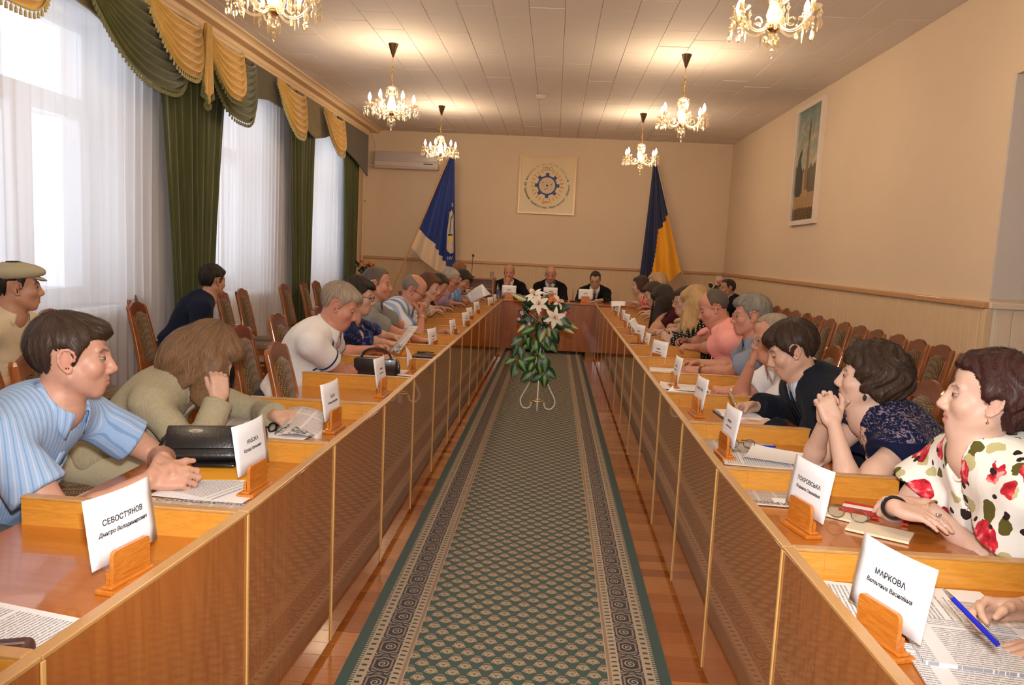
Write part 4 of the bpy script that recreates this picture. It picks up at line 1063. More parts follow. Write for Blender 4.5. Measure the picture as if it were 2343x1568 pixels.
def person(label, face, headw, headang=(0, 0, 0), R=None, L=None, top=None, legs=None, hairo=None, skin=(.62, .36, .25), male=1, sc=1., res=.006, sh=None, belly=0., fat=0., glasses=None, iris='brown', down=False, lips=None, brow=None, beard=0., reach=.5, hip=.53, nose=1., extra=None, legdir=None, clres=None, neck=0., gaze=None, nfwd=0.):
    """face: world heading in degrees (0 = +x, 90 = +y); headw: world position of the head centre; R, L: dicts for the arms in world space"""
    t = R_(face); fwW = V3(math.cos(t), math.sin(t), 0); rtW = V3(math.sin(t), -math.cos(t), 0)
    Hw = np.asarray(headw, float)
    hy, hp, hr = (R_(a) for a in headang)               # turn to the person's left, nod down, tilt to the right shoulder
    Rh = rotm((0, 0, 1), hy) @ rotm((1, 0, 0), -hp) @ rotm((0, 1, 0), hr)
    # local frame: x right, y forward, z up ; neck base from the head
    nk = neck; necko = V3(0, -.045 + nfwd - .02 * math.sin(hp), (-.148 + nk) * sc) 
    nbl_rel = .45 * (Rh @ V3(0, -.03 + nfwd, (-.152 + nk) * sc)) + .55 * necko
    nbz = Hw[2] + nbl_rel[2]
    dx = math.sqrt(max(reach ** 2 - (nbz - hip) ** 2, .0009))
    # origin (hips) on the floor
    yb = nbl_rel[1] - dx
    Ow = Hw + fwW * yb + rtW * nbl_rel[0] * .5; Ow[2] = 0
    def w2l(p):
        q = np.asarray(p, float) - Ow; return V3(q @ rtW, q @ fwW, q[2])
    def d2l(d): d = np.asarray(d, float); return V3(d @ rtW, d @ fwW, d[2])
    HC = w2l(Hw); T = lambda x, y, z: HC + Rh @ (V3(x, y, z) * sc)
    NB = HC + nbl_rel; H0 = V3(0, 0, hip)
    sp = nrm(NB - H0); rt = V3(1, 0, 0); cf = nrm(np.cross(sp, rt)) * 1; cf = cf if cf[1] > 0 else -cf
    Rt = np.stack([rt, cf, sp], 1); LT = np.linalg.norm(NB - H0)
    sh = sh or (.190 if male else .166); sh *= sc
    U = lambda x, y, z: H0 + rt * x + cf * y + sp * z          # torso coordinates, z along the spine
    bow = -.02
    SH = {s: U(s * sh, .025 + bow, LT - .075) for s in (-1, 1)}
    arms = {}
    for s, spec in ((1, R), (-1, L)):
        spec = dict(spec or {})
        W = w2l(spec['w']) if 'w' in spec else U(s * .25, .20, .10)
        pole = d2l(spec['pole']) if 'pole' in spec else V3(s * .6, -.3, -1)
        l1, l2 = .285 * sc, .255 * sc
        S0 = SH[s].copy(); dd = W - S0; n = np.linalg.norm(dd)
        if n > .5 * sc: S0 = S0 + nrm(dd) * min(.05, n - .5 * sc)
        E, W = ik(S0, W, l1, l2, pole)
        hd = d2l(spec['d']) if 'd' in spec else W - E
        arms[s] = (S0, E, W, hd, d2l(spec.get('palm', (0, 0, -1))), spec)
    # ---- body: one continuous surface
    B = Sdf(); ff = .004 * fat
    head(B, T, Rh, sc, dict(male=male, fat=fat, down=down, nose=nose))
    B.cap(T(0, -.022, -.05), NB + sp * .005, (.052 if male else .046) + ff, (.056 if male else .050) + ff, .025)
    if fat > .3: B.cap(T(0, .03, -.09), NB + cf * .03, .035, .04, .03)
    B.cap(NB - sp * .01, U(0, -.01, LT * .55), .075, .09, .04)
    B.cap(U(0, -.01, LT * .55), U(0, 0, .06), .08, .09, .03)
    for s in (-1, 1):
        S0, E, W, hd, pm, spec = arms[s]
        am = (1.0 if male else .88) * sc * (1 + .14 * fat)
        B.cap(NB - sp * .015 + rt * s * .03, S0 + sp * .005, .046 * sc, .050 * am, .04)
        B.chain([S0, S0 * .45 + E * .55, E], [.050 * am, .046 * am, .037 * am], .02)
        M1 = E * .68 + W * .32
        B.chain([E, M1, W], [.038 * am, .039 * am, .0255 * (1 if male else .92) * sc], .02)
        spec['tips'] = hand(B, W, hd, pm, s, spec.get('curl', 'relax'), sc * (1. if male else .92), spec.get('thumb'), spec.get('spread', .1), spec.get('tc', 25))
    # full bust where a neckline opens on it
    CH = Sdf(); bd = 1 + .16 * fat
    cw, cd = (.160, .115) if male else (.140, .104)
    def torso(S, inf, lo=True):
        S.ell(U(0, -.015 + bow, LT * .70), V3(cw * bd + inf, cd * bd + inf, .19 + inf), Rt, .05)
        S.cap(U(-sh * .72, bow + .008, LT - .085), U(sh * .72, bow + .008, LT - .085), .066 + inf, None, .05)
        S.ell(U(0, .0, LT * .36), V3((.142 if male else .125) * bd + inf, .112 * bd + inf + belly * .25, .17 + inf), Rt, .06)
        if belly: S.ell(U(0, .06 + belly * .45, LT * .30), V3(.120 + belly * .4 + inf, .075 + belly * .5 + inf, .12 + inf), Rt, .07)
        if not male:
            for s in (-1, 1): S.ell(U(s * .070, .070 + bow, LT * .60), V3(.062 + inf, .058 + inf, .062 + inf), Rt, .035)
        S.ell(U(0, -.005, .05), V3(.165 * bd + inf, .125 * bd + inf, .10 + inf), Rt, .05)
        for s in (-1, 1): S.cap(NB - sp * .012 + rt * s * .035 - cf * .01, arms[s][0], .045 + inf, .052 + inf, .05)
        return S
    if top and top.get('v'):
        g = Sdf(); torso(g, -.003); g.half(U(0, 0, LT * .45), -sp, .01); B.grp(g, .012)
    vs, fs = B.mesh(res)
    # colours of the skin itself: lips, brows, stubble, cheeks
    q = (vs - HC) @ Rh / sc; n_ = len(vs); col = np.ones((n_, 4)); skin = tuple(v * .80 for v in skin); col[:, :3] = np.array(skin)
    def seg(a, b):
        a, b = V3(*a), V3(*b); ab = b - a; tt = np.clip((q - a) @ ab / (ab @ ab), 0, 1); return np.linalg.norm(q - a - tt[:, None] * ab, axis=1)
    def blend(w, c): 
        w = np.clip(w, 0, 1)[:, None]; col[:, :3] = col[:, :3] * (1 - w) + np.array(c) * w
    inh = np.linalg.norm(q, axis=1) < .2
    ck = np.minimum(seg((.045, .06, -.03), (.046, .05, -.03)), seg((-.045, .06, -.03), (-.046, .05, -.03)))
    blend(inh * np.clip(1 - ck / .035, 0, 1) * .35, np.array(skin) * (1.0, .72, .68))
    ns = seg((0, .11, -.03), (0, .118, -.034)); blend(inh * np.clip(1 - ns / .025, 0, 1) * .35, np.array(skin) * (1.0, .72, .68))
    er = np.abs(np.abs(q[:, 0]) - .080); blend(inh * np.clip(1 - er / .012, 0, 1) * .4 * (np.abs(q[:, 2]) < .05), np.array(skin) * (1.0, .65, .58))
    lp = np.minimum(*[np.minimum(seg((s * .018, .0905, -.0662), (0, .1005, -.0632)), seg((s * .014, .0925, -.0745), (0, .1000, -.0765))) for s in (-1, 1)])
    blend(inh * np.clip(2.2 - lp / .0042, 0, 1) * (.8 if lips else .5), lips or np.array(skin) * (.85, .50, .46))
    bc = brow if brow is not None else np.array((hairo or {}).get('col', (.1, .06, .04))) * .8
    def seg2(a, b):
        a, b = np.array(a), np.array(b); ab = b - a; w_ = q[:, [0, 2]] - a; tt = np.clip(w_ @ ab / (ab @ ab), 0, 1); return np.linalg.norm(w_ - tt[:, None] * ab, axis=1)
    bw = np.minimum(*[np.minimum(seg2((s * .049, .0215), (s * .035, .0275)), seg2((s * .035, .0275), (s * .015, .0225))) for s in (-1, 1)])
    blend(inh * (q[:, 1] > .045) * np.clip(1.6 - bw / (.0036 if male else .0026), 0, 1) * (.85 if male else .7), bc)
    if beard: blend(inh * np.clip((-.035 - q[:, 2]) * 40, 0, 1) * (q[:, 1] > -.01) * (q[:, 2] > -.14) * (lp > .007) * beard, np.array(skin) * (.55, .55, .6))
    me = mesh_from('person', vs, fs, tint_mat('skin', .48, .0, .4), True, None, col)
    P = bpy.data.objects.new('person', me); COL.objects.link(P)
    P.location = Ow; P.rotation_euler = (0, 0, t - math.pi / 2)
    P['label'] = label; P['category'] = 'person'
    gaze = gaze if gaze is not None else (-20 if math.cos(t) > .3 else 20 if math.cos(t) < -.3 else 0)
    gz = Rh @ rotm((0, 0, 1), R_(gaze)) @ rotm((1, 0, 0), R_(-14 if down else -3))
    for s in (-1, 1): eyeball(P, T(s * .033, .0775, .003), gz, .0125 * sc, iris)
    if res < .0092:
        for s in (-1, 1):
            Re = Rh @ rotm((0, 0, 1), R_(-8 * s)); lc = np.array(skin) * (.95, .82, .78)
            lid(P, T(s * .033, .0775, .003), Re, .0128 * sc, -26 if down else 9, 88, tint_mat('skin'), lc)
            lid(P, T(s * .033, .0775, .003), Re, .0128 * sc, -34 if down else -17, -88, tint_mat('skin'), lc)
    if hairo: hair(P, T, Rh, sc, hairo, hairo.get('res', res), HC)
    if glasses is not None: spectacles(P, T, Rh, sc, **glasses)
    # ---- clothes
    cr = clres or max(res * 1.4, .0085)
    rig = dict(P=P, T=T, Rh=Rh, U=U, NB=NB, sp=sp, cf=cf, rt=rt, LT=LT, arms=arms, sc=sc, HC=HC, w2l=w2l, res=res, sh=sh, male=male)
    if top:
        inf = top.get('inf', .012); k = top.get('sleeve', .62); S = torso(Sdf(), inf)
        for s in (-1, 1):
            S0, E, W, hd, pm, spec = arms[s]; am = (1.0 if male else .90) * sc * (1 + .14 * fat); lo = top.get('loose', .014)
            if k <= .05: S.cap(S0, S0 + (E - S0) * .12, .050 * am + inf, .050 * am + inf, .04)
            if k <= 1:
                e = S0 + (E - S0) * k
                if k > .05: S.cap(S0, e, .050 * am + inf, .045 * am + inf + lo, .03)
            else:
                e = E + (W - E) * (k - 1)
                S.chain([S0, E], [.050 * am + inf, .042 * am + inf], .03)
                mm = E + (e - E) * .4
                S.chain([E, mm, e], [.041 * am + inf, .040 * am + inf, .030 * sc + inf + lo * .4], .02)
        for s in (-1, 1):       # clean hems: cut across the sleeve and hollow it a little
            S0, E, W, hd, pm, spec = arms[s]
            a, b = (S0, E) if k <= 1 else (E, W); f = k if k <= 1 else k - 1
            e = a + (b - a) * f; u = nrm(b - a)
            if k < .05: e = S0; 
            g = Sdf(); g.cap(e + u * .0, e + u * .5, .14 if k <= 1 else .085); g.half(e, -u, .003)
            if k >= .05: S.grp(g, .004, 's')
            else:
                g = Sdf(); g.cap(S0 + u * .05, S0 + u * .5, .10); g.half(S0 + u * .035, -u, .003); S.grp(g, .006, 's')
            if k > .05 and k <= 1: S.cap(e - u * .05, e + u * .02, .030 * sc, .046 * sc + inf + lo - .010, .004, 's')
        # neck hole
        nr = top.get('neck', .060)
        S.cap(NB - sp * .02 + cf * .004, T(0, -.01, -.05), nr + ff, nr + .012, .008, 's')
        if top.get('v'):
            vd, vw = top['v']     # depth below the neck base, half-width at the top
            def wedge(Q):
                z = (Q - H0) @ sp; x = np.abs((Q - H0) @ rt); y = (Q - H0) @ cf
                w = vw * np.clip((z - (LT - vd)) / vd, -.5, 1.6)
                return np.maximum(x - w, -(y - .0)) * .8
            S.fn(wedge, .004, 's')
        S.half(U(0, 0, top.get('hem', .02)), -sp, .01)
        vv, f2 = S.mesh(cr)
        N = vnormals(vv, f2); fold = top.get('fold', .006)
        # folds: gathered near the elbows and the waist
        dsp = vnoise(vv * (1, 1, .55), len(label), 34) * .5 + vnoise(vv * (1, .6, 1), 9 + len(label), 70) * .3
        wgt = np.full(len(vv), .7)
        for s in (-1, 1): wgt += np.exp(-(np.linalg.norm(vv - arms[s][1], axis=1) / .10) ** 2) + .6 * np.exp(-(np.linalg.norm(vv - arms[s][0], axis=1) / .10) ** 2)
        wgt += np.exp(-(((vv - H0) @ sp - .1) / .1) ** 2)
        vv = vv + N * (dsp * wgt * fold)[:, None]
        ob = child(top.get('name', 'shirt'), mesh_from(top.get('name', 'shirt'), vv, f2, top['mat']), P)
        rig['S'] = S; rig['shirt'] = ob; rig['ST'] = torso(Sdf(), inf + .003)
        if top.get('collar'):
            ck = dict(top['collar']); collar(P, NB + sp * .026 + cf * .004, sp, cf, rt, ck.pop('mat', top['mat']), **ck)
    if legs:
        S = Sdf(); a = R_(legs.get('open', 12))
        S.ell(V3(0, -.01, hip - .0), (.175 * bd, .135 * bd + belly * .2, .105), None, .05)
        for s in (-1, 1):
            K = V3(s * (.10 + math.sin(a) * .2), .43, .50); F_ = K + V3(0, legs.get('foot', -.02), -.40)
            S.cap(V3(s * .085, .0, hip - .02), K, .088 * bd, .064, .04)
            if not legs.get('skirt'): S.chain([K, K * .6 + F_ * .4, F_], [.064, .060, .048], .03)
        if legs.get('skirt'): S.box(V3(0, .22, .5), (.17, .22, .065), None, .06, .04)
        S.half(V3(0, 0, hip + .075), (0, 0, 1), .01)
        vv, f2 = S.mesh(.022)
        child(legs.get('name', 'trousers'), mesh_from('trousers', vv, f2, legs['mat']), P)
        for s in (-1, 1):
            K = V3(s * (.10 + math.sin(a) * .2), .43 + legs.get('foot', -.02), 0); S = Sdf(); S.ell(K + V3(0, .075, .042), (.044, .125, .042), None, .02); S.cap(K + V3(0, .0, .05), K + V3(0, 0, .11), .045, .040, .03); S.half(K + V3(0, 0, .004), (0, 0, -1), .004)
            vv, f2 = S.mesh(.014); child('shoe', mesh_from('shoe', vv, f2, plain('shoe_leather', (.02, .016, .014), .35)), P)
    if extra: extra(rig)
    return rig

# ---------------------------------------------------------------- the people at the meeting
def stripes(bg, fg, per, wd, axis=0, fg2=None):
    def p(t):
        q = t.sep(t.coord('Object')); x = t.math('MULTIPLY', t.math('ARCTAN2', q[0], t.math('SUBTRACT', q[1], .06)), .15) if axis == 0 else q[axis]; f = t.math('FRACT', t.math('MULTIPLY', x, 1 / per)); c = t.mix(t.math('LESS_THAN', f, wd), bg, fg)
        if fg2: c = t.mix(t.math('LESS_THAN', t.math('ABSOLUTE', t.math('SUBTRACT', f, .62)), wd * .45), c, fg2)
        return c
    return p
def speckle(bg, fg, sc, th=0.3100, st=(1, 1, 1), dist=1.5):
    return lambda t: t.mix(t.math('GREATER_THAN', t.noise(t.coord('Object', st), sc, 2, .5, dist), th), bg, fg)
def dots(bg, fg, sc, r=.3):
    return lambda t: t.mix(t.math('LESS_THAN', t.vor(t.coord('Object'), sc, 'F1', 'Distance', 0.), r), bg, fg)
def floral(t):
    o = t.coord('Object'); wob = t.n('VectorMath', operation='ADD', ins={0: o, 1: t.n('VectorMath', operation='SCALE', ins={0: t.n('TexNoise', ins={'Vector': o, 'Scale': 22., 'Detail': 2.}).outputs['Color'], 'Scale': .035}).outputs[0]}).outputs[0]
    c = (.80, .79, .74)
    v2 = t.vor(t.n('Mapping', ins={'Vector': wob, 'Scale': (1, 1, .5), 'Rotation': (.4, .6, .3)}).outputs[0], 15); c = t.mix(t.math('LESS_THAN', v2, .34), c, srgb(92, 86, 40))
    v4 = t.vor(t.n('Mapping', ins={'Vector': wob, 'Location': (.3, .1, .2)}).outputs[0], 12); c = t.mix(t.math('LESS_THAN', v4, .26), c, srgb(186, 180, 132))
    v1 = t.vor(wob, 8.5); red = t.ramp(t.noise(wob, 38, 3), [(.35, srgb(150, 26, 38)), (.55, srgb(212, 52, 66)), (.68, srgb(240, 170, 170))]); c = t.mix(t.math('LESS_THAN', v1, .40), c, red)
    v3 = t.vor(t.n('Mapping', ins={'Vector': wob, 'Scale': (1, .45, 1), 'Rotation': (.9, .2, .8)}).outputs[0], 20); return t.mix(t.math('LESS_THAN', v3, .20), c, srgb(48, 36, 34))
def redprint(t):
    o = t.coord('Object'); return t.mix(t.math('GREATER_THAN', t.noise(o, 34, 3, .5, 2.), .54), t.ramp(t.noise(o, 18, 2), [(.35, srgb(150, 30, 34)), (.65, srgb(210, 62, 56))]), srgb(236, 206, 190))
def leopard(t):
    v = t.vor(t.coord('Object'), 42); return t.mix(t.math('MULTIPLY', t.math('GREATER_THAN', v, .20), t.math('LESS_THAN', v, .40)), srgb(96, 186, 190), srgb(18, 40, 58))
def navylace(t):
    o = t.coord('Object'); s = t.sep(o); n = t.noise(o, 46, 3, .5, 2.5)
    lace = t.math('MULTIPLY', t.math('GREATER_THAN', n, .56), t.math('GREATER_THAN', s[2], .86)); c = t.mix(lace, srgb(20, 26, 58), srgb(124, 112, 130))
    ptn = t.ramp(t.noise(o, 60, 2, .5, 1.), [(.38, srgb(40, 36, 40)), (.48, srgb(214, 204, 190)), (.58, srgb(222, 120, 60)), (.66, srgb(232, 226, 214))])
    m = t.math('MULTIPLY', t.math('LESS_THAN', t.math('ABSOLUTE', s[0]), .10), t.math('MULTIPLY', t.math('LESS_THAN', s[2], .87), t.math('GREATER_THAN', s[2], .70)))
    return t.mix(t.math('MULTIPLY', m, t.math('GREATER_THAN', s[1], .10)), c, ptn)
def cable(t):
    o = t.coord('Object'); w = t.n('TexWave', wave_type='BANDS', bands_direction='DIAGONAL', ins={'Vector': o, 'Scale': 34., 'Distortion': 3., 'Detail': 2.}).outputs['Fac']; return t.mix(w, srgb(166, 146, 106), srgb(206, 186, 146))
BLK, GRY, WHT = srgb(22, 22, 26), srgb(92, 94, 98), srgb(226, 224, 222)
F_ = {}
for k, p in dict(blue=stripes(srgb(146, 176, 212), srgb(180, 188, 214), .0085, .16, 0, srgb(124, 150, 192)), beige=speckle(srgb(164, 154, 128), srgb(154, 146, 120), 160, .5, (1, 1, .15)), white=srgb(218, 216, 216), navyprint=speckle(srgb(30, 38, 76), srgb(70, 84, 140), 22, .55), grey=srgb(132, 134, 132), bluestripe=stripes(srgb(206, 208, 214), srgb(112, 140, 196), .085, .26, 0, srgb(150, 168, 200)), leaf=speckle(srgb(222, 212, 202), srgb(40, 36, 38), 70, .55), black=BLK, lilac=srgb(158, 142, 176), sky=stripes(srgb(128, 160, 206), srgb(96, 128, 180), .05, .3), redprint=redprint, floral=floral, lace=navylace, suit=stripes(srgb(24, 28, 38), srgb(28, 33, 45), .008, .25), suitblk=srgb(20, 20, 24), greyblue=srgb(128, 138, 156), pink=stripes(srgb(236, 160, 152), srgb(240, 170, 163), .006, .4), dots=dots(srgb(20, 20, 22), srgb(206, 200, 190), 50, .30), cable=cable, maroon=srgb(62, 20, 28), bw=speckle(srgb(220, 214, 206), BLK, 50, .5), creamw=srgb(214, 196, 176), cream=srgb(206, 190, 160), sweater=srgb(24, 30, 48), paleblue=stripes(srgb(190, 208, 226), srgb(150, 180, 214), .012, .3), trdark=srgb(48, 50, 58), trgrey=stripes(srgb(104, 106, 112), srgb(92, 94, 100), .01, .4), trlight=srgb(170, 160, 136), leopard=leopard).items():
    F_[k] = fabric('cloth_' + k, p)
SK = dict(fair=srgb(214, 170, 146), pink=srgb(212, 158, 134), tan=srgb(196, 142, 112), red=srgb(206, 142, 116), pale=srgb(228, 188, 168))
HC_ = dict(dbrown=srgb(58, 40, 30), black=srgb(26, 20, 20), lbrown=srgb(112, 82, 56), redbr=srgb(62, 30, 28), grey=srgb(140, 134, 126), lgrey=srgb(168, 152, 132), silver=srgb(176, 172, 162), blond=srgb(214, 178, 122), wblond=srgb(206, 168, 128), auburn=srgb(98, 56, 34), maroon=srgb(52, 20, 22), dgrey=srgb(92, 84, 76))
M_gold2 = plain('jewel_gold', (.75, .52, .2), .25, metal=1); M_silver = plain('jewel_silver', (.75, .75, .76), .2, metal=1); M_pearl = plain('pearl', srgb(238, 232, 222), .25, coat=.6); M_strap = plain('black_strap', (.02, .018, .018), .5)
def ring_mesh(c, u, r, th, n=20, sx=1.):
    u = Vector(u).normalized(); x = u.orthogonal().normalized(); y = u.cross(x); return [Vector(c) + (x * math.cos(a) + y * math.sin(a)) * r for a in np.linspace(0, 2 * math.pi, n, endpoint=False)]
def bracelet(side, m, r=.031, th=0.0035, at=.06, name='bracelet', face=False, band=False):
    def f(g):
        S0, E, W, hd, pm, sp = g['arms'][side]; c = W + (E - W) * at; u = nrm(W - E); b = MB(); b.tube(ring_mesh(c, u, r * g['sc'], th), th, 6, True)
        if band:
            for d in (-.006, .006): b.tube(ring_mesh(c + u * d, u, r * g['sc'], th), th, 6, True)
        o = b.ob(name, m, g['P'], smooth=True)
        if face:
            k = -nrm(pm - u * np.dot(pm, u)); 
            MB().lathe([(0, -.002), (.017, -.002), (.0175, .005), (.014, .007), (0, .0072)], 16, c + k * (r * g['sc'] + .0), Matrix(np.stack([nrm(np.cross(u, k)), u, k], 1).tolist())).ob('watch_face', [M_gold2], o, smooth=True)
    return f
def necklace(m, r=.0042, drop=.115, beads=True, w=.062):
    def f(g):
        U, LT, S = g['U'], g['LT'], g.get('Sk'); P = []
        for a in np.linspace(-math.pi, math.pi, 61):
            fr = (1 + math.cos(a)) / 2; p = g['NB'] + g['sp'] * (.035 - (drop + .02) * fr ** 1.5) + g['rt'] * (w * math.sin(a) * (1 - .1 * fr)) + g['cf'] * (.058 * math.cos(a) + .018 + .012 * fr)
            P.append(p)
        b = MB()
        if beads:
            for p in P[:-1]: bmesh.ops.create_icosphere(b.bm, subdivisions=1, radius=r, matrix=Matrix.Translation(Vector(p)))
        else: b.tube([Vector(p) for p in P[:-1]], r, 5, True)
        b.ob('necklace', m, g['P'], smooth=True)
    return f
def earring(m, side, r=.006, drop=.012, long_=1.):
    def f(g):
        p = g['T'](side * .082, .002, -.044); MB().tube([Vector(p), Vector(p) + Vector((0, 0, -drop))], .0012, 5).lathe([(0, r * long_), (r * .8, r * .4), (r, 0), (r * .7, -r * .8 * long_), (0, -r * 1.2 * long_)], 10, Vector(p) + Vector((0, 0, -drop - r))).ob('earring', m, g['P'], smooth=True)
    return f
def buttons(n=5, m=None, z0=.06, dz=.075, lift=.004):
    def f(g):
        for k in range(n):
            p = surf(g['ST'], g['U'](0, 0, g['LT'] - .10 - z0 - dz * k), g['cf']); MB().lathe([(0, 0), (.005, 0), (.0055, .002), (.003, .003), (0, .0028)], 10, Vector(p) + Vector(g['cf']) * .002, Matrix(np.stack([g['rt'], g['sp'], g['cf']], 1).tolist())).ob('button', m or plain('button_pale', srgb(210, 210, 214), .3), g['P'], smooth=True)
    return f
def placket(m, depth=.34, w=.017, z0=.10):
    def f(g):
        front_sheet('placket', g['ST'], g['P'], g['U'](0, 0, 0), g['rt'], g['sp'], g['cf'], [(g['LT'] - z0, -w, w), (g['LT'] - z0 - depth, -w, w)], m, .003, .002, 3)
    return f
def pocket(m, side=-1):
    def f(g):
        x = side * .085; front_sheet('pocket', g['ST'], g['P'], g['U'](0, 0, 0), g['rt'], g['sp'], g['cf'], [(g['LT'] * .66, x - .045, x + .045), (g['LT'] * .66 - .10, x - .045, x + .045), (g['LT'] * .66 - .115, x - .02, x + .02)], m, .004, .002, 5)
    return f
def hem_band(m, side, back=.012, th=0.0060, k=.62):
    def f(g):
        S0, E, W, hd, pm, sp = g['arms'][side]; u = nrm(E - S0); c = S0 + (E - S0) * k - u * back; S = g['S']; P = []
        x = nrm(np.cross(u, (0, 0, 1))); y = np.cross(u, x)
        b = MB()
        rows = []
        for d in (-th, 0, th):
            row = []
            for a in np.linspace(0, 2 * math.pi, 33):
                dr = x * math.cos(a) + y * math.sin(a); t = np.linspace(.12, .01, 60); q = S.ev(c + u * d + t[:, None] * dr); i = np.argmax(q < 0); row.append(Vector(c + u * d + dr * (t[i] + .0045)))
            rows.append(row)
        b.grid(rows).ob('sleeve_band', m, g['P'], smooth=True, ang=180)
    return f
def jacket(shirtm, tiem=None, lap=None, vd=.26, vw=.085):
    """shirt front, tie and lapels shown in the V of a jacket"""
    def f(g):
        T_, S, LT = g['U'], g['S'], g['LT']; U = g['U']; S2 = Sdf()
        S2.ell(U(0, -.035, LT * .70), V3(.150, .118, .20), np.stack([g['rt'], g['cf'], g['sp']], 1), .05); S2.cap(U(-.10, -.01, LT - .075), U(.10, -.01, LT - .075), .062, None, .05)
        o = U(0, 0, 0); front_sheet('shirt_front', S2, g['P'], o, g['rt'], g['sp'], g['cf'], [(LT - .02, -.075, .075), (LT - .13, -.062, .062), (LT - vd - .02, -.03, .03)], shirtm, .003, .002, 7)
        if tiem:
            front_sheet('tie', S2, g['P'], o, g['rt'], g['sp'], g['cf'], [(LT - .045, -.019, .019), (LT - .075, -.012, .012), (LT - .16, -.024, .024), (LT - vd - .03, -.034, .034)], tiem, .009, .004, 3)
        for s in (-1, 1):
            a, b = (lambda v, w: (min(s * v, s * w), max(s * v, s * w))), None
            front_sheet('lapel', g['ST'], g['P'], o, g['rt'], g['sp'], g['cf'], [(LT - .03, *a(.072, .092)), (LT - .10, *a(.058, .112)), (LT - .135, *a(.048, .098)), (LT - vd * .8, *a(.026, .060)), (LT - vd - .03, *a(.004, .014))], lap, .004, .003, 4)
    return f
def multi(*fs):
    def f(g):
        for q in fs: q(g)
    return f
PEOPLE = {}
def sit(key, short, label, face, headw, ang=(0, 0, 0), chairs=True, grp=None, **k):
    y = headw[1]; k.setdefault('res', .0048 if y < 2.6 else .0052 if y < 3.9 else .0066 if y < 5.4 else .0082 if y < 7.6 else .0100)
    g = person(label, face, headw, ang, **k); PEOPLE[key] = g; p = g['P'].location; a = R_(face)
    if chairs: chair(p.x + math.cos(a) * .03, p.y + math.sin(a) * .03, face, 'brown chair under the ' + short, 'chairs with people on them')
    return g
DARK = dict(mat=F_['trdark'])
SH = lambda m, **k: dict(mat=F_[m], **k)
CO = dict(r=.064)
# -------- window-side row, from the camera backwards (they face +x)
sit('L1', 'man in the striped blue shirt', 'man in a pale blue striped short-sleeved shirt resting clasped hands on his desk', 0, (-1.425, 2.240, 1.079), (29, 3, 0), R=dict(w=(-1.171, 2.235, 0.722), d=(1, .30, -.02), palm=(.0, .75, -.65), curl=['lace', 'lace', 'curl', 'curl'], pole=(-.5, -.9, -.5), tc=15), L=dict(w=(-1.196, 2.337, 0.750), d=(.85, -.52, -.12), palm=(-.1, -.45, -.9), curl='lace', pole=(-.2, .9, -.4), tc=15), top=SH('blue', collar=dict(r=.066, point=.062, open_=26), neck=.064, loose=.020, inf=.014), legs=dict(mat=F_['trgrey']), hairo=dict(style='fringe', col=HC_['dbrown'], th=0.0087, amp=.0028, seed=2), skin=SK['pink'], sc=1.03, sh=.195, beard=.25, iris='grey', extra=lambda g: multi(placket(F_['blue']), buttons(4), pocket(F_['blue'], -1))(g))
sit('L2', 'woman in the beige jacket', 'woman with long light brown hair in a beige jacket, bowed over a newspaper', 0, (-1.368, 3.050, 0.985), (20, 40, -4), R=dict(w=(-1.270, 2.930, 0.831), d=(-.12, .22, 1), palm=(-.6, .8, 0), curl='curl', spread=.0, thumb=(.3, .9, -.3), pole=(.7, -.6, -1)), L=dict(w=(-1.107, 3.101, 0.735), d=(1, -.05, .12), palm=(-.1, .3, -1), curl='hold', pole=(-.2, .9, -.3)), top=SH('beige', name='jacket', sleeve=1.93, inf=.018, loose=.02, v=(.13, .05), fold=.008), legs=dict(mat=F_['trlight'], skirt=0), hairo=dict(style='long', curtain=(55, 305, .21, .025, .0), col=srgb(128, 94, 64), th=0.0112, amp=.004, vol=[((0, -.10, -.06), (.085, .06, .11)), ((0, .055, .07), (.06, .05, .045))], line=[(0, .030), (30, .022), (45, -.01), (60, -.10), (75, -.17), (180, -.19)]), skin=SK['fair'], male=0, down=True, sc=1.01, sh=.17, extra=lambda g: collar(g['P'], g['NB'] + g['sp'] * .012, g['sp'], g['cf'], g['rt'], F_['beige'], r=.072, open_=42, point=.05))
def l3x(g):
    hem_band(plain('navy_trim', srgb(28, 34, 84), .7), 1, .045, .006)(g); hem_band(plain('navy_trim'), -1, .045, .006)(g); placket(plain('navy_trim'), .16, .012, .09)(g); pocket(F_['white'], -1)(g)
sit('L3', 'man in the white polo', 'grey-haired man in a white polo with navy trim reading a paper behind the black handbag', 0, (-1.210, 4.400, 1.103), (8, 25, 0), R=dict(w=(-1.034, 4.610, 0.745), d=(1, .15, .15), palm=(0, .6, -.5), curl='hold', pole=(-.5, -.8, -.6)), L=dict(w=(-1.138, 5.014, 0.775), d=(1, -.25, .1), palm=(0, -.6, -.5), curl='hold', pole=(-.3, .8, -.5)), top=SH('white', collar=dict(r=.070, point=.05), loose=.010, inf=.013, fold=.010), legs=DARK, hairo=dict(style='fringe', col=HC_['lgrey'], col2=HC_['grey'], th=0.0074, amp=.003), skin=SK['red'], male=1, sc=1.03, fat=.55, belly=.06, down=True, sh=.20, extra=l3x)
sit('L4', 'woman in the blue blouse', 'dark-haired woman with glasses in a shiny blue blouse next to the white polo man', 0, (-1.309, 5.220, 1.110), (8, 10, 0), R=dict(w=(-1.109, 5.704, 0.715), d=(1, .1, 0), curl='relax', pole=(-.5, -.6, -.8)), L=dict(w=(-1.134, 6.093, 0.720), d=(1, -.2, 0), curl='relax'), top=SH('navyprint', sleeve=.92, loose=.02, v=(.12, .06)), legs=DARK, hairo=dict(style='bob', col=HC_['black'], th=0.0112, amp=.005), skin=SK['fair'], male=0, fat=.3, glasses=dict(col=(.02, .015, .02), thin=.002), lips=srgb(186, 92, 88))
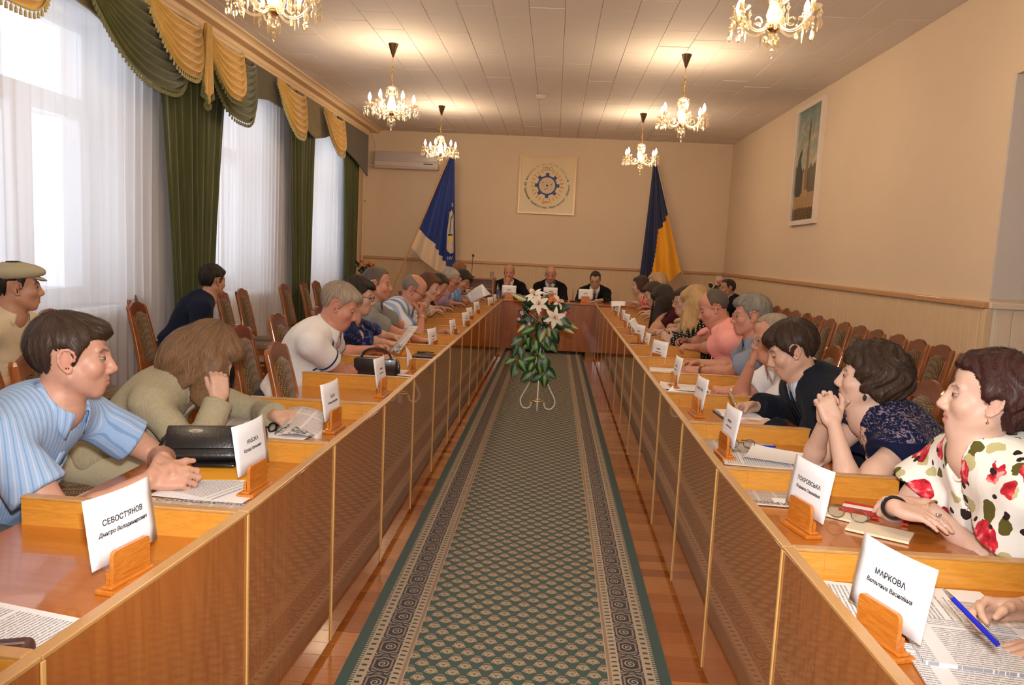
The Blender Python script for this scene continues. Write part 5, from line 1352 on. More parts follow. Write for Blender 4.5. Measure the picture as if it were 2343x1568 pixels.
sit('L4b', 'woman whose dark hair shows behind the blue blouse', 'dark-haired woman mostly hidden behind the grey shirt man, only her hair showing', 0, (-1.525, 5.850, 1.136), (30, 8, 0), R=dict(w=(-1.186, 6.668, 0.715), d=(1, 0, 0)), L=dict(w=(-1.233, 7.041, 0.715), d=(1, 0, 0)), top=SH('black', sleeve=.6), legs=DARK, hairo=dict(style='wavy', col=HC_['black'], th=0.0124, amp=.006), skin=SK['fair'], male=0) if False else None
sit('L5', 'man in the grey polo', 'man with cropped grey hair and moustache in a grey polo, looking straight across', 0, (-1.348, 5.950, 1.157), (6, 2, 0), R=dict(w=(-1.045, 6.182, 0.715), d=(1, .1, 0), curl='relax', pole=(-.5, -.7, -.7)), L=dict(w=(-1.073, 6.678, 0.720), d=(1, -.2, 0), curl='relax'), top=SH('grey', collar=CO, loose=.02), legs=DARK, hairo=dict(style='short', col=HC_['dgrey'], col2=HC_['grey'], th=0.0060, amp=.002), skin=SK['red'], fat=.3, sc=1.02, beard=.2)
sit('L6', 'bald man in the striped shirt', 'bald man with glasses in a white and blue striped shirt, fist at his mouth', 0, (-1.196, 6.720, 1.083), (4, 28, 0), R=dict(w=(-1.103, 6.620, 0.875), d=(.05, .1, 1), palm=(-.9, .3, .2), curl='fist', pole=(.2, -.8, -1)), L=dict(w=(-0.942, 7.024, 0.712), d=(1, -.1, 0), curl='relax'), top=SH('bluestripe', collar=CO, loose=.022, inf=.016), legs=DARK, hairo=dict(style='bald', col=HC_['grey']), skin=SK['red'], fat=.6, belly=.06, sc=1.04, down=True, glasses=dict(col=(.03, .01, .01), thin=.0022), extra=lambda g: bracelet(1, M_gold2, .033, .004, .12, 'wristwatch', True)(g))
sit('L7', 'auburn-haired woman in the speckled blouse', 'auburn-haired woman in a black and white speckled long-sleeved blouse', 0, (-1.179, 7.420, 1.085), (-4, 14, 0), R=dict(w=(-1.082, 9.003, 0.720), d=(1, .1, .1), curl='hold', pole=(-.4, -.7, -.7)), L=dict(w=(-1.115, 9.569, 0.730), d=(1, -.2, .1), curl='hold'), top=SH('leaf', sleeve=1.9, inf=.014), legs=DARK, hairo=dict(style='bob', col=HC_['auburn'], th=0.0099, amp=.004), skin=SK['fair'], male=0, fat=.2, lips=srgb(176, 80, 76))
sit('L8', 'black-haired woman bent over her desk', 'black-haired woman bending low over her desk behind the auburn-haired woman', 0, (-1.198, 8.120, 1.060), (-5, 34, 0), R=dict(w=(-1.053, 9.372, 0.715), d=(1, 0, 0)), L=dict(w=(-1.099, 9.959, 0.715), d=(1, 0, 0)), top=SH('black', sleeve=.6), legs=DARK, hairo=dict(style='wavy', col=HC_['black'], th=0.0087, amp=.005), skin=SK['tan'], male=0, down=True)
sit('L9', 'man in the lilac shirt', 'silver-haired man with glasses in a lilac shirt reading at his desk', 0, (-1.152, 8.720, 1.111), (-8, 24, 0), R=dict(w=(-1.028, 9.930, 0.715), d=(1, .1, 0)), L=dict(w=(-1.060, 10.618, 0.720), d=(1, -.1, 0)), top=SH('lilac', collar=CO, loose=.02), legs=DARK, hairo=dict(style='short', col=HC_['silver'], col2=HC_['grey'], th=0.0068), skin=SK['red'], down=True, glasses=dict(col=(.02, .015, .012), thin=.0022), sc=1.03, fat=.2)
sit('L10', 'dark-haired man in sky blue', 'dark-haired man in a sky blue shirt holding up a sheet of paper', 0, (-1.099, 9.450, 1.085), (-12, 34, 0), R=dict(w=(-0.956, 10.218, 0.745), d=(1, .1, .3), curl='hold', pole=(-.3, -.7, -.7)), L=dict(w=(-0.933, 10.325, 0.780), d=(1, -.1, .4), curl='hold'), top=SH('sky', collar=CO, loose=.02), legs=DARK, hairo=dict(style='fringe', col=HC_['black'], th=0.0099), skin=SK['tan'], down=True)
sit('L11', 'woman with ginger hair', 'woman with ginger hair turned to the head table, black jacket, beside the lectern', 0, (-1.243, 10.350, 1.158), (55, 4, 0), R=dict(w=(-1.104, 12.045, 0.715), d=(1, .2, 0)), L=dict(w=(-1.107, 12.850, 0.720), d=(1, .1, 0)), top=SH('suitblk', name='jacket', sleeve=1.9, v=(.16, .06), inf=.016), legs=DARK, hairo=dict(style='bob', col=srgb(150, 98, 52), th=0.0099, amp=.004), skin=SK['fair'], male=0)
# -------- wall-side row (they face -x)
def r1x(g):
    necklace(M_pearl, .0045, .055)(g); earring(M_gold2, -1, .0045, .006)(g); bracelet(-1, M_gold2, .030, .0035, .03)(g); bracelet(1, plain('dark_beads', (.03, .03, .035), .2, metal=.5), .031, .0055, .05)(g)
    S0, E, W, hd, pm, sp = g['arms'][1]; t = W + nrm(hd) * .115 + V3(0, 0, .012); MB().lathe([(0, 0), (.006, .0), (.0085, .004), (.006, .009), (0, .010)], 10, t).ob('ring', M_silver, g['P'], smooth=True)
sit('R1', 'woman in the floral blouse', 'woman with short dark hair and pearls in a white floral blouse, arms crossed', 180, (1.231, 2.220, 1.107), (-24, -2, 0), R=dict(w=(1.029, 2.267, 0.765), d=(.80, -.58, -.10), palm=(.1, .1, -1), curl=(12, 14, 10), pole=(.3, .9, -.6), thumb=(.7, .6, -.1), tc=8), L=dict(w=(1.149, 2.329, 0.755), d=(-1, .18, .02), palm=(0, .2, -1), curl='relax', pole=(.6, -.7, -.8)), top=SH('floral', sleeve=.48, loose=.034, v=(.16, .034), inf=.026, neck=.060, fold=.010), legs=dict(mat=F_['floral']), hairo=dict(style='wavy', col=HC_['redbr'], th=0.0149, amp=.006, wave=.3, vol=[((0, -.06, .02), (.088, .085, .085))]), skin=SK['pale'], male=0, fat=.6, sc=1.02, sh=.190, neck=-.005, nfwd=.045, lips=srgb(190, 104, 98), iris='grey', extra=r1x)
def r2x(g):
    necklace(M_gold2, .0013, .08, False)(g); earring(plain('dark_stone', (.03, .04, .04), .15), -1, .008, .010, 1.6)(g)
    S0, E, W, hd, pm, sp = g['arms'][-1]; t = W + nrm(hd) * .10 - nrm(pm) * .012; MB().lathe([(0, 0), (.006, .0), (.008, .004), (.006, .009), (0, .010)], 10, t).ob('ring', M_silver, g['P'], smooth=True)
    b = MB(); 
sit('R2', 'woman in the navy lace top', 'woman with thick dark wavy hair in a navy lace top, hands folded before her chin', 180, (1.210, 2.980, 1.041), (-27, -2, 0), R=dict(w=(1.043, 2.930, 0.881), d=(-.25, -.42, .85), palm=(.3, -.9, -.1), curl='lace', pole=(-.4, .3, -1)), L=dict(w=(1.020, 2.780, 0.902), d=(-.35, .30, .90), palm=(.1, .95, -.1), curl='lace', pole=(-.1, -.5, -1)), top=SH('lace', sleeve=.32, loose=.026, v=(.15, .050), inf=.022, neck=.062), legs=dict(mat=F_['leopard'], skirt=1), hairo=dict(style='wavy', col=HC_['dbrown'], th=0.0211, amp=.011, wave=.35, vol=[((0, -.055, .02), (.100, .095, .095)), ((0, .0, .085), (.07, .08, .05))], line=[(0, .060), (30, .055), (50, .03), (62, .0), (72, -.03), (90, -.045), (120, -.08), (180, -.10)]), skin=SK['pale'], male=0, fat=.75, belly=.05, nfwd=.02, neck=.0, sc=1.0, sh=.19, iris='brown', lips=srgb(190, 100, 92), extra=r2x)
sit('R3', 'young man in the dark suit', 'young dark-haired man in a navy suit writing in an open notebook', 180, (1.109, 3.620, 1.067), (-12, 24, 0), R=dict(w=(1.044, 3.940, 0.735), d=(-1, -.28, -.12), palm=(.1, -.75, -.6), curl=['hold', 'hold', 'curl', 'curl'], pole=(.3, .8, -.6), thumb=(.5, .8, -.5)), L=dict(w=(1.013, 3.595, 0.715), d=(-1, .2, 0), curl='relax', pole=(.5, -.6, -.8)), top=SH('suit', name='jacket', sleeve=1.93, inf=.032, loose=.03, v=(.26, .075), neck=.068, fold=.010), legs=dict(mat=F_['suit']), hairo=dict(style='fringe', col=HC_['dbrown'], th=0.0124, amp=.0045, line=[(0, .035), (25, .040), (45, .035), (58, .010), (68, -.02), (76, -.04), (84, -.02), (95, .012), (112, .008), (125, -.045), (150, -.085), (180, -.09)]), skin=SK['fair'], sc=1.03, down=True, sh=.20, extra=lambda g: (jacket(F_['paleblue'], None, F_['suit'])(g), collar(g['P'], g['NB'] + g['sp'] * .022, g['sp'], g['cf'], g['rt'], F_['paleblue'], r=.062, open_=20, point=.055), bracelet(1, F_['paleblue'], .034, .006, .16, 'shirt_cuff')(g)))
sit('R4', 'man in the white shirt', 'balding man in a white short-sleeved shirt with glasses, pen hand raised to his temple', 180, (1.203, 4.280, 1.058), (2, 14, 0), R=dict(w=(1.109, 4.320, 0.894), d=(.10, -.12, 1), palm=(.9, -.2, .1), curl=['hold', 'curl', 'curl', 'relax'], pole=(-.5, .3, -1)), L=dict(w=(1.043, 4.454, 0.725), d=(-1, .1, 0), palm=(0, .2, -1), curl='fist', pole=(.5, -.6, -.8)), top=SH('white', collar=CO, loose=.024, inf=.016), legs=DARK, hairo=dict(style='short', col=HC_['lgrey'], th=.005, amp=.0012, line=[(0, .098), (40, .100), (58, .080), (66, .03), (72, -.015), (79, .010), (86, .036), (112, .030), (124, -.035), (150, -.070), (180, -.075)]), skin=SK['red'], fat=.4, belly=.05, sc=1.02, glasses=dict(col=(.3, .25, .2), thin=.0013), extra=lambda g: bracelet(-1, M_gold2, .032, .004, .10, 'wristwatch', True, True)(g))
sit('R5', 'grey-haired man in blue-grey', 'grey-haired man with thin glasses in a blue-grey short-sleeved shirt', 180, (1.253, 4.980, 1.125), (-8, 4, 0), R=dict(w=(1.037, 5.456, 0.740), d=(-1, -.15, -.05), palm=(0, -.5, -.8), curl='hold', pole=(-.2, .8, -.5)), L=dict(w=(1.017, 5.253, 0.720), d=(-1, .15, 0), palm=(0, .4, -.9), curl='curl', pole=(.4, -.6, -.8)), top=SH('greyblue', collar=CO, loose=.022, inf=.015), legs=DARK, hairo=dict(style='fringe', col=HC_['grey'], col2=HC_['silver'], th=0.0112, amp=.004), skin=SK['red'], sc=1.04, sh=.2, beard=.1, glasses=dict(col=(.35, .2, .12), thin=.0013), extra=lambda g: bracelet(-1, plain('brown_strap', (.10, .06, .03), .5), .031, .0035, .10, 'wristwatch', True, True)(g))
sit('R6', 'heavy man in the pink shirt', 'heavy balding man in a pink short-sleeved shirt leaning over his desk', 180, (1.163, 5.700, 1.121), (-4, 24, 0), R=dict(w=(1.097, 6.807, 0.730), d=(-1, -.1, 0), curl='curl', palm=(0, -.5, -.8), pole=(-.2, .8, -.5)), L=dict(w=(1.050, 6.400, 0.720), d=(-1, .15, 0), palm=(0, .3, -.9), curl='curl', pole=(.5, -.6, -.7)), top=SH('pink', collar=CO, loose=.026, inf=.016), legs=DARK, hairo=dict(style='short', col=HC_['dgrey'], th=0.0040, amp=.001, line=[(0, .13), (40, .125), (58, .095), (68, .03), (76, -.015), (84, -.006), (95, .018), (112, .015), (125, -.035), (150, -.070), (180, -.075)]), skin=SK['red'], fat=.9, belly=.09, sc=1.04, sh=.205, down=True, extra=lambda g: (placket(F_['pink'])(g), buttons(4)(g)))
sit('R7', 'blonde woman in polka dots', 'blonde woman in a black polka-dot blouse between the pink shirt and the cardigan', 180, (1.165, 6.420, 1.122), (-4, 22, 0), R=dict(w=(1.046, 7.096, 0.750), d=(-.8, -.3, .3), palm=(.2, -.9, 0), curl='lace', pole=(-.2, .8, -.5)), L=dict(w=(1.039, 6.826, 0.740), d=(-.8, .3, .4), palm=(.2, .9, 0), curl='lace', pole=(.5, -.6, -.7)), top=SH('dots', sleeve=1.75, loose=.03, inf=.015), legs=DARK, hairo=dict(style='long', curtain=(50, 310, .22, .02, .02), col=HC_['blond'], th=0.0124, amp=.005, vol=[((0, .05, .07), (.062, .05, .045))], line=[(0, .04), (25, .03), (42, .0), (55, -.10), (75, -.17), (180, -.18)]), skin=SK['pale'], male=0, down=True, extra=lambda g: bracelet(-1, M_strap, .030, .005, .08, 'wristwatch')(g))
sit('R8', 'woman with glasses in the cardigan', 'woman with short dark red hair and glasses in a ribbed beige cardigan', 180, (1.200, 7.150, 1.087), (8, 10, 0), R=dict(w=(1.032, 8.134, 0.730), d=(-1, -.1, .05), curl='hold', pole=(-.2, .8, -.5)), L=dict(w=(0.998, 7.713, 0.725), d=(-1, .1, .05), curl='hold', pole=(.5, -.6, -.7)), top=SH('cable', sleeve=.6, loose=.02), legs=DARK, hairo=dict(style='bob', col=HC_['maroon'], th=0.0112, amp=.003), skin=SK['fair'], male=0, fat=.5, glasses=dict(col=(.4, .25, .1), thin=.0022), lips=srgb(190, 96, 92))
sit('R9', 'woman in the maroon top', 'woman with long black hair in a maroon top, head propped on her hand', 180, (1.110, 7.920, 1.064), (4, 34, 0), R=dict(w=(1.031, 9.722, 0.715), d=(-1, -.05, 0), curl='relax', pole=(-.2, .8, -.5)), L=dict(w=(1.122, 7.840, 0.920), d=(.35, .08, .93), palm=(.1, .9, .2), curl='relax', pole=(-.3, -.6, -1)), top=SH('maroon', sleeve=.5), legs=DARK, hairo=dict(style='long', curtain=(42, 318, .29, .02, .03), col=HC_['black'], th=0.0124, amp=.004, line=[(0, .02), (25, .015), (42, -.04), (52, -.16), (75, -.23), (180, -.22)]), skin=SK['tan'], male=0, down=True)
sit('R10', 'brown-haired woman in the zigzag top', 'brown-haired woman in a black and white top, half hidden by the long black hair', 180, (1.100, 8.650, 1.070), (6, 26, 0), R=dict(w=(1.073, 10.550, 0.715), d=(-1, 0, 0)), L=dict(w=(1.044, 10.078, 0.715), d=(-1, 0, 0)), top=SH('bw', sleeve=.5), legs=DARK, hairo=dict(style='bob', col=HC_['dbrown'], th=0.0112), skin=SK['fair'], male=0, down=True)
sit('R11', 'white-blonde woman in the red top', 'woman with a short white-blonde perm in a red patterned top, in front of the flag', 180, (1.236, 9.420, 1.153), (-6, 12, 0), R=dict(w=(1.110, 11.246, 0.715), d=(-1, 0, 0)), L=dict(w=(1.086, 10.800, 0.715), d=(-1, 0, 0)), top=SH('redprint', sleeve=.5), legs=DARK, hairo=dict(style='wavy', col=HC_['wblond'], th=0.0149, amp=.006), skin=SK['fair'], male=0, fat=.3)
sit('R12', 'brown-haired woman facing the flag', 'woman with short brown hair in a red and white blouse turning towards the head table', 180, (1.116, 10.050, 1.101), (-28, 2, 0), R=dict(w=(1.021, 12.018, 0.750), d=(-1, -.1, .2), curl='hold'), L=dict(w=(1.036, 11.873, 0.740), d=(-1, .1, .2), curl='hold', pole=(.4, -.6, -.7)), top=SH('redprint', sleeve=.5), legs=DARK, hairo=dict(style='bob', col=srgb(64, 34, 26), th=0.0112, amp=.005), skin=SK['fair'], male=0)
sit('R13', 'man in the suit by the right wall', 'dark-haired man in a dark suit sitting against the right wall by the pink flowers', 180, (2.360, 10.750, 1.099), (10, 2, 0), chairs=False, R=dict(w=(2.02, 10.85, .60), d=(-1, -.2, -.1)), L=dict(w=(2.02, 10.68, .60), d=(-1, .2, -.1)), top=SH('suitblk', name='jacket', sleeve=1.93, inf=.02, v=(.26, .075), neck=.066), legs=dict(mat=F_['suitblk']), hairo=dict(style='short', col=HC_['black'], th=0.0056), skin=SK['tan'], extra=lambda g: (jacket(F_['paleblue'], plain('dark_tie', (.03, .03, .04), .6), F_['suitblk'])(g), collar(g['P'], g['NB'] + g['sp'] * .022, g['sp'], g['cf'], g['rt'], F_['paleblue'], r=.062)))
# -------- by the windows
def capx(g):
    T, Rh, sc = g['T'], g['Rh'], g['sc']; S = Sdf()
    S.ell(T(0, -.020, .072), V3(.098, .122, .052) * sc, Rh, .02); S.ell(T(0, .03, .076), V3(.085, .100, .040) * sc, Rh, .02); S.half(T(0, 0, .040), -(Rh @ V3(0, -.12, 1)), .012)
    vs, fs = S.mesh(.006); o = child('flat_cap', mesh_from('flat_cap', vs, fs, fabric('cap_cloth', speckle(srgb(150, 142, 116), srgb(166, 158, 132), 90))), g['P'])
    B = Sdf(); B.ell(T(0, .092, .044), V3(.068, .044, .010) * sc, Rh @ rotm((1, 0, 0), R_(-16)), .01); vs, fs = B.mesh(.005); child('cap_peak', mesh_from('cap_peak', vs, fs, fabric('cap_cloth', None)), g['P'])
sit('C1', 'man in the flat cap', 'man in a beige flat cap and cream shirt sitting by the window', 0, (-2.779, 3.920, 1.150), (40, 0, 0), chairs=False, res=.0062, R=dict(w=(-2.596, 3.720, 0.696), d=(.6, .8, 0), palm=(-.3, .2, -.9), curl='relax', pole=(-.4, -.8, -.5)), L=dict(w=(-2.641, 3.950, 0.665), d=(.3, -.9, 0), palm=(-.3, -.2, -.9), curl='relax', pole=(-.3, .9, -.4)), top=SH('cream', collar=dict(r=.066, open_=40), loose=.022), legs=DARK, hairo=dict(style='short', col=HC_['black'], th=0.0050), skin=SK['tan'], sc=1.03, extra=capx)
sit('C2', 'man in the dark sweater', 'man with dark hair in a dark navy sweater by the first green drape, turned away', 22, (-2.793, 6.300, 1.101), (42, 6, 0), chairs=False, R=dict(w=(-2.682, 6.200, 0.654), d=(1, .3, -.2), pole=(-.4, -.8, -.5)), L=dict(w=(-2.797, 6.600, 0.644), d=(1, 0, -.2)), top=SH('sweater', name='sweater', sleeve=1.9, inf=.018, neck=.058), legs=DARK, hairo=dict(style='fringe', col=HC_['black'], th=0.0112, amp=.005), skin=SK['tan'], sc=1.02, res=.007)
chair(PEOPLE['C2']['P'].location.x, PEOPLE['C2']['P'].location.y, 8, 'brown chair under the man in the dark sweater', 'chairs with people on them')
chair(PEOPLE['C1']['P'].location.x, PEOPLE['C1']['P'].location.y, 2, 'brown chair under the man in the flat cap', 'chairs with people on them')
# -------- head table (they face the camera)
def suitx(tie, sh='white'): return lambda g: (jacket(F_[sh], tie, F_['suitblk'])(g), collar(g['P'], g['NB'] + g['sp'] * .022, g['sp'], g['cf'], g['rt'], F_[sh], r=.062, open_=14))
SU = lambda: dict(mat=F_['suitblk'], name='jacket', sleeve=1.93, inf=.02, v=(.26, .075), neck=.066)
sit('H1', 'left man at the head table', 'bald man in a dark suit at the head table with his hand over his mouth', -90, (-0.689, 12.150, 1.131), (0, 4, 0), res=.0095, R=dict(w=(-0.719, 12.020, 0.938), d=(.25, -.12, .95), palm=(.2, .9, 0), curl='curl', pole=(-.7, 0, -1)), L=dict(w=(-.35, 11.80, .795), d=(-.9, -.2, 0)), top=SU(), legs=dict(mat=F_['suitblk']), hairo=dict(style='bald', col=HC_['grey']), skin=SK['red'], extra=suitx(plain('blue_tie', srgb(40, 50, 86), .6)))
sit('H2', 'middle man at the head table', 'shaven-headed man in a dark suit at the middle of the head table, reading aloud', -90, (-0.044, 12.120, 1.136), (0, 18, 0), res=.0095, R=dict(w=(-.20, 11.78, .80), d=(.6, -.6, 0)), L=dict(w=(.08, 11.78, .80), d=(-.6, -.6, 0)), top=SU(), legs=dict(mat=F_['suitblk']), hairo=None, skin=SK['red'], down=True, fat=.3, extra=suitx(plain('black_tie', srgb(26, 28, 40), .6), 'paleblue'))
sit('H3', 'right man at the head table', 'young man with dark hair, glasses and purple tie at the head table', -90, (0.645, 12.100, 1.090), (-6, 20, 0), res=.0095, R=dict(w=(.46, 11.75, .80), d=(.6, -.6, 0)), L=dict(w=(.74, 11.75, .80), d=(-.7, -.5, 0)), top=SU(), legs=dict(mat=F_['suitblk']), hairo=dict(style='short', col=HC_['black'], th=0.0074), skin=SK['fair'], down=True, glasses=dict(col=(.02, .02, .02), thin=.002), extra=suitx(plain('purple_tie', srgb(96, 48, 92), .6)))
# -------- only an arm of this one is in the picture
sit('R0', 'writer at the right edge', 'person at the lower right corner, only a hand with a blue pen visible', 180, (1.42, 1.42, 1.12), (0, 20, 0), R=dict(w=(1.021, 1.645, 0.745), d=(-1, -.10, .05), palm=(.05, -.75, -.6), curl=['hold', 'hold', 'curl', 'curl'], pole=(.2, .8, -.6), thumb=(.5, .85, -.35)), L=dict(w=(1.075, 1.544, 0.700), d=(-1, .1, 0), curl='relax', pole=(.5, -.6, -.7)), top=SH('lace', sleeve=1.72, inf=.014), legs=DARK, hairo=dict(style='bob', col=HC_['dbrown'], th=0.0112), skin=SK['fair'], male=0, down=True)

# ---------------------------------------------------------------- things on the desks
M_card = plain('white_card', srgb(238, 240, 246), .6); M_ink = plain('black_ink', (.02, .02, .025), .6)
M_hold = wood('holder_wood', srgb(186, 104, 32), srgb(204, 124, 44), srgb(220, 144, 62), (3, 20, 20), .25, .6, 1., .08, 5)
_hb = MB().box((-.072, -.026, 0), (.072, .028, .012), .003).box((-.068, -.012, .012), (.068, .016, .020), .003).mesh('base', M_hold)
_arc = [(-.058, .018), (-.058, .082)] + [(-.058 + .012 * (1 - math.cos(a)), .082 + .012 * math.sin(a)) for a in np.linspace(0, math.pi / 2, 6)][1:] + [(.058 - .012 * (1 - math.cos(a)), .082 + .012 * math.sin(a)) for a in np.linspace(math.pi / 2, 0, 6)] + [(.058, .018)]
_MX = Matrix(((1, 0, 0, 0), (0, 0, 1, 0), (0, 1, 0, 0), (0, 0, 0, 1)))
_hs = MB().prism(_arc, -.010, .0, _MX).mesh('slab', M_hold)
_hs2 = MB().prism([(x * .95, min(z, .045)) for x, z in _arc], .0035, .012, _MX).mesh('slab', M_hold)
def placard(x, y, ang, name, sub, label, z=DZ, top=.205, w=.205, bend=.012, group='name placards', tilt=4, hgt=.15):
    r = thing('name_placard', label, 'placard', (x, y, z), R_(ang), group)
    link('base', _hb, r); link('slab', _hs, r); link('slab', _hs2, r)
    P = []; h0 = top - hgt
    for v in np.linspace(0, 1, 5): P.append([Vector((w * u / 2, .0018 + math.tan(R_(tilt)) * (h0 + hgt * v - .02) + bend * (u * u) * v, h0 + hgt * v)) for u in np.linspace(-1, 1, 9)])
    c = MB().grid(P).ob('card', M_card, r, smooth=True, ang=180); mo = c.modifiers.new('thickness', 'SOLIDIFY'); mo.thickness = .0012; mo.offset = 0
    T = lambda zz: Matrix.Translation((0, -.0014 + math.tan(R_(tilt)) * (zz - .02), zz)) @ Matrix.Rotation(R_(90 - tilt), 4, 'X')
    # lettering follows the bow of the card
    def put(s, size, zz, wd=None, sh=0.):
        t = text_mesh('lettering', s, size, M_ink, c, Matrix(), bold=.0004, shear=sh, width=wd, ext=.0002)
        for q in t.data.vertices:
            u = q.co.x / (w / 2); z_ = zz + q.co.y; v = (z_ - h0) / hgt
            q.co = Vector((q.co.x, -.0006 - q.co.z + .0018 + math.tan(R_(tilt)) * (z_ - .02) + bend * u * u * v, z_))
    if name: put(name, .0175, h0 + hgt * .60); put(sub, .0125, h0 + hgt * .44, None, .25)
    else:
        b = MB()
        for zz, ww, hh in ((h0 + hgt * .60, .05, .010), (h0 + hgt * .45, .075, .006)):
            n = 6
            for k in range(n): b.box((-ww / 2 + ww * k / n, -.0008 + .0018 + math.tan(R_(tilt)) * (zz - .02) - .0004, zz - hh / 2 * (.7 + .3 * (k % 2))), (-ww / 2 + ww * (k + .78) / n, -.0004 + .0018 + math.tan(R_(tilt)) * (zz - .02), zz + hh / 2))
        b.ob('lettering', plain('grey_print', (.16, .15, .16), .7), c)
    return r
for x, y, a, n1, n2, lab, top in (
    (-.904, 1.614, 80, "СЕВОСТ'ЯНОВ", 'Дмитро Володимирович', 'white name card in wooden holder, nearest the camera on the left', .215),
    (-.880, 2.294, 85, 'НАБОКА', 'Едуард Євгенович', 'white name card in wooden holder in front of the briefcase', .222),
    (-.874, 3.138, 86, 'БАЛА', 'Галина Дмитрівна', 'white name card in wooden holder beside the newspaper the beige jacket woman reads', .205),
    (-.852, 3.953, 88, '', '', 'white name card in wooden holder just this side of the black handbag', .20),
    (-.853, 5.703, 81, '', '', 'white name card in wooden holder before the grey polo man', .185),
    (-.819, 6.61, 84, '', '', 'thin looking name card edge-on before the bald man in stripes', .175),
    (-.806, 7.467, 79, '', '', 'name card before the woman in the speckled blouse', .175),
    (-.830, 8.05, 80, '', '', 'name card before the black-haired woman bent low', .18),
    (-.847, 8.955, 77, '', '', 'name card before the man in the lilac shirt', .185),
    (-.790, 10.198, 75, '', '', 'name card before the man in sky blue', .17),
    (-.775, 10.80, 84, '', '', 'farthest name card but one of the window-side row', .18),
    (.707, 1.565, -72, 'МАРКОВА', 'Валентина Василівна', 'white name card in wooden holder, nearest the camera on the right', .205),
    (.761, 2.252, -77, 'ПОКРОВСЬКА', 'Людмила Семенівна', 'white name card in wooden holder in front of the floral blouse woman', .205),
    (.718, 3.087, -87, 'РУДЕНКО', '', 'white name card in wooden holder in front of the navy lace woman', .205),
    (.751, 3.906, -86, 'НОВОСЕЛОВ', '', 'white name card in wooden holder in front of the young man writing', .195),
    (.760, 4.71, -88, '', '', 'narrow looking name card before the man with his pen at his temple', .195),
    (.778, 5.645, -66, '', '', 'broad looking name card turned to the camera before the blue-grey shirt', .185),
    (.786, 6.461, -87, '', '', 'name card before the heavy man in pink', .165),
    (.785, 7.05, -72, '', '', 'name card before the blonde woman in polka dots', .175),
    (.785, 7.80, -88, '', '', 'name card before the woman in the cardigan', .175),
    (.800, 8.50, -78, '', '', 'name card before the woman in maroon', .165),
    (.821, 9.194, -86, '', '', 'name card before the brown-haired woman in black and white', .16),
    (.815, 9.95, -76, '', '', 'name card before the white-blonde woman', .165),
    (.810, 10.75, -84, '', '', 'farthest name card of the wall-side row', .165)):
    if n1 and not n2: placard(x, y, a, n1 if n1 != 'РУДЕНКО' else '', n2 or ' ', lab, top=top)
    else: placard(x, y, a, n1, n2, lab, top=top)
placard(-.635, 11.42, 2, '', '', 'name card in front of the man with his hand over his mouth', z=.768, top=.195)
placard(-.03, 11.42, 3, '', '', 'name card half hidden by lilies before the middle man', z=.768, top=.195)
placard(.481, 11.42, 1, '', '', 'name card in front of the young man with the purple tie', z=.768, top=.195)
# the bent card
bc = thing('name_placard', 'name card bent over sideways in its holder, right behind the black handbag', 'placard', (-.837, 4.706, DZ), R_(86), 'name placards'); link('base', _hb, bc); link('slab', _hs, bc)
P = [[Vector((.075 * u + .05 * v * v - .02, .004 + .085 * v * v * (.4 + .6 * (u + 1) / 2), .05 + .155 * v - .03 * v * (u + 1) / 2)) for u in np.linspace(-1, 1, 7)] for v in np.linspace(0, 1, 8)]
c = MB().grid(P).ob('card', M_card, bc, smooth=True, ang=180); c.modifiers.new('thickness', 'SOLIDIFY').thickness = .0012
# ---- papers
def printed(name, bg, ink, lines=70., cols=1, cw=.21, photos=(), wavy=0):
    def f(t):
        s = t.sep(t.coord('Object')); X, Y = s[0], s[1]; M = t.math
        l = M('MULTIPLY', M('LESS_THAN', M('FRACT', M('MULTIPLY', Y, lines)), .5), M('GREATER_THAN', t.noise(t.coord('Object', (60, lines, 1)), 3, 2), .42))
        mg = M('LESS_THAN', M('ABSOLUTE', M('SUBTRACT', M('FRACT', M('ADD', M('DIVIDE', X, cw), .5)), .5)), .42)
        end = M('LESS_THAN', t.noise(t.comb(0., M('FLOOR', M('MULTIPLY', Y, lines)), 0.), .9, 0), .62)
        c = t.mix(M('MULTIPLY', M('MULTIPLY', l, mg), M('MULTIPLY', end, .75)), bg, ink)
        for x, y, w, h in photos:
            m = M('MULTIPLY', M('LESS_THAN', M('ABSOLUTE', M('SUBTRACT', X, x)), w), M('LESS_THAN', M('ABSOLUTE', M('SUBTRACT', Y, y)), h)); c = t.mix(m, c, t.ramp(t.noise(t.coord('Object'), 70, 4), [(.35, (.05, .05, .05)), (.6, (.5, .48, .46))]))
        t.out(t.pbr(c, .7, spec=.2))
    return mat(name, f)
M_blank = plain('white_paper', srgb(236, 236, 240), .65); M_print = printed('printed_page', srgb(232, 232, 236), srgb(120, 120, 130), 110, 1, .21)
M_news = printed('newsprint', srgb(206, 196, 190), srgb(104, 98, 98), 190, 3, .062); M_newsp = printed('newsprint_photos', srgb(210, 200, 194), srgb(104, 98, 98), 190, 3, .07, ((-.05, -.06, .035, .03), (.055, -.075, .045, .032)))
pap_n = [0]
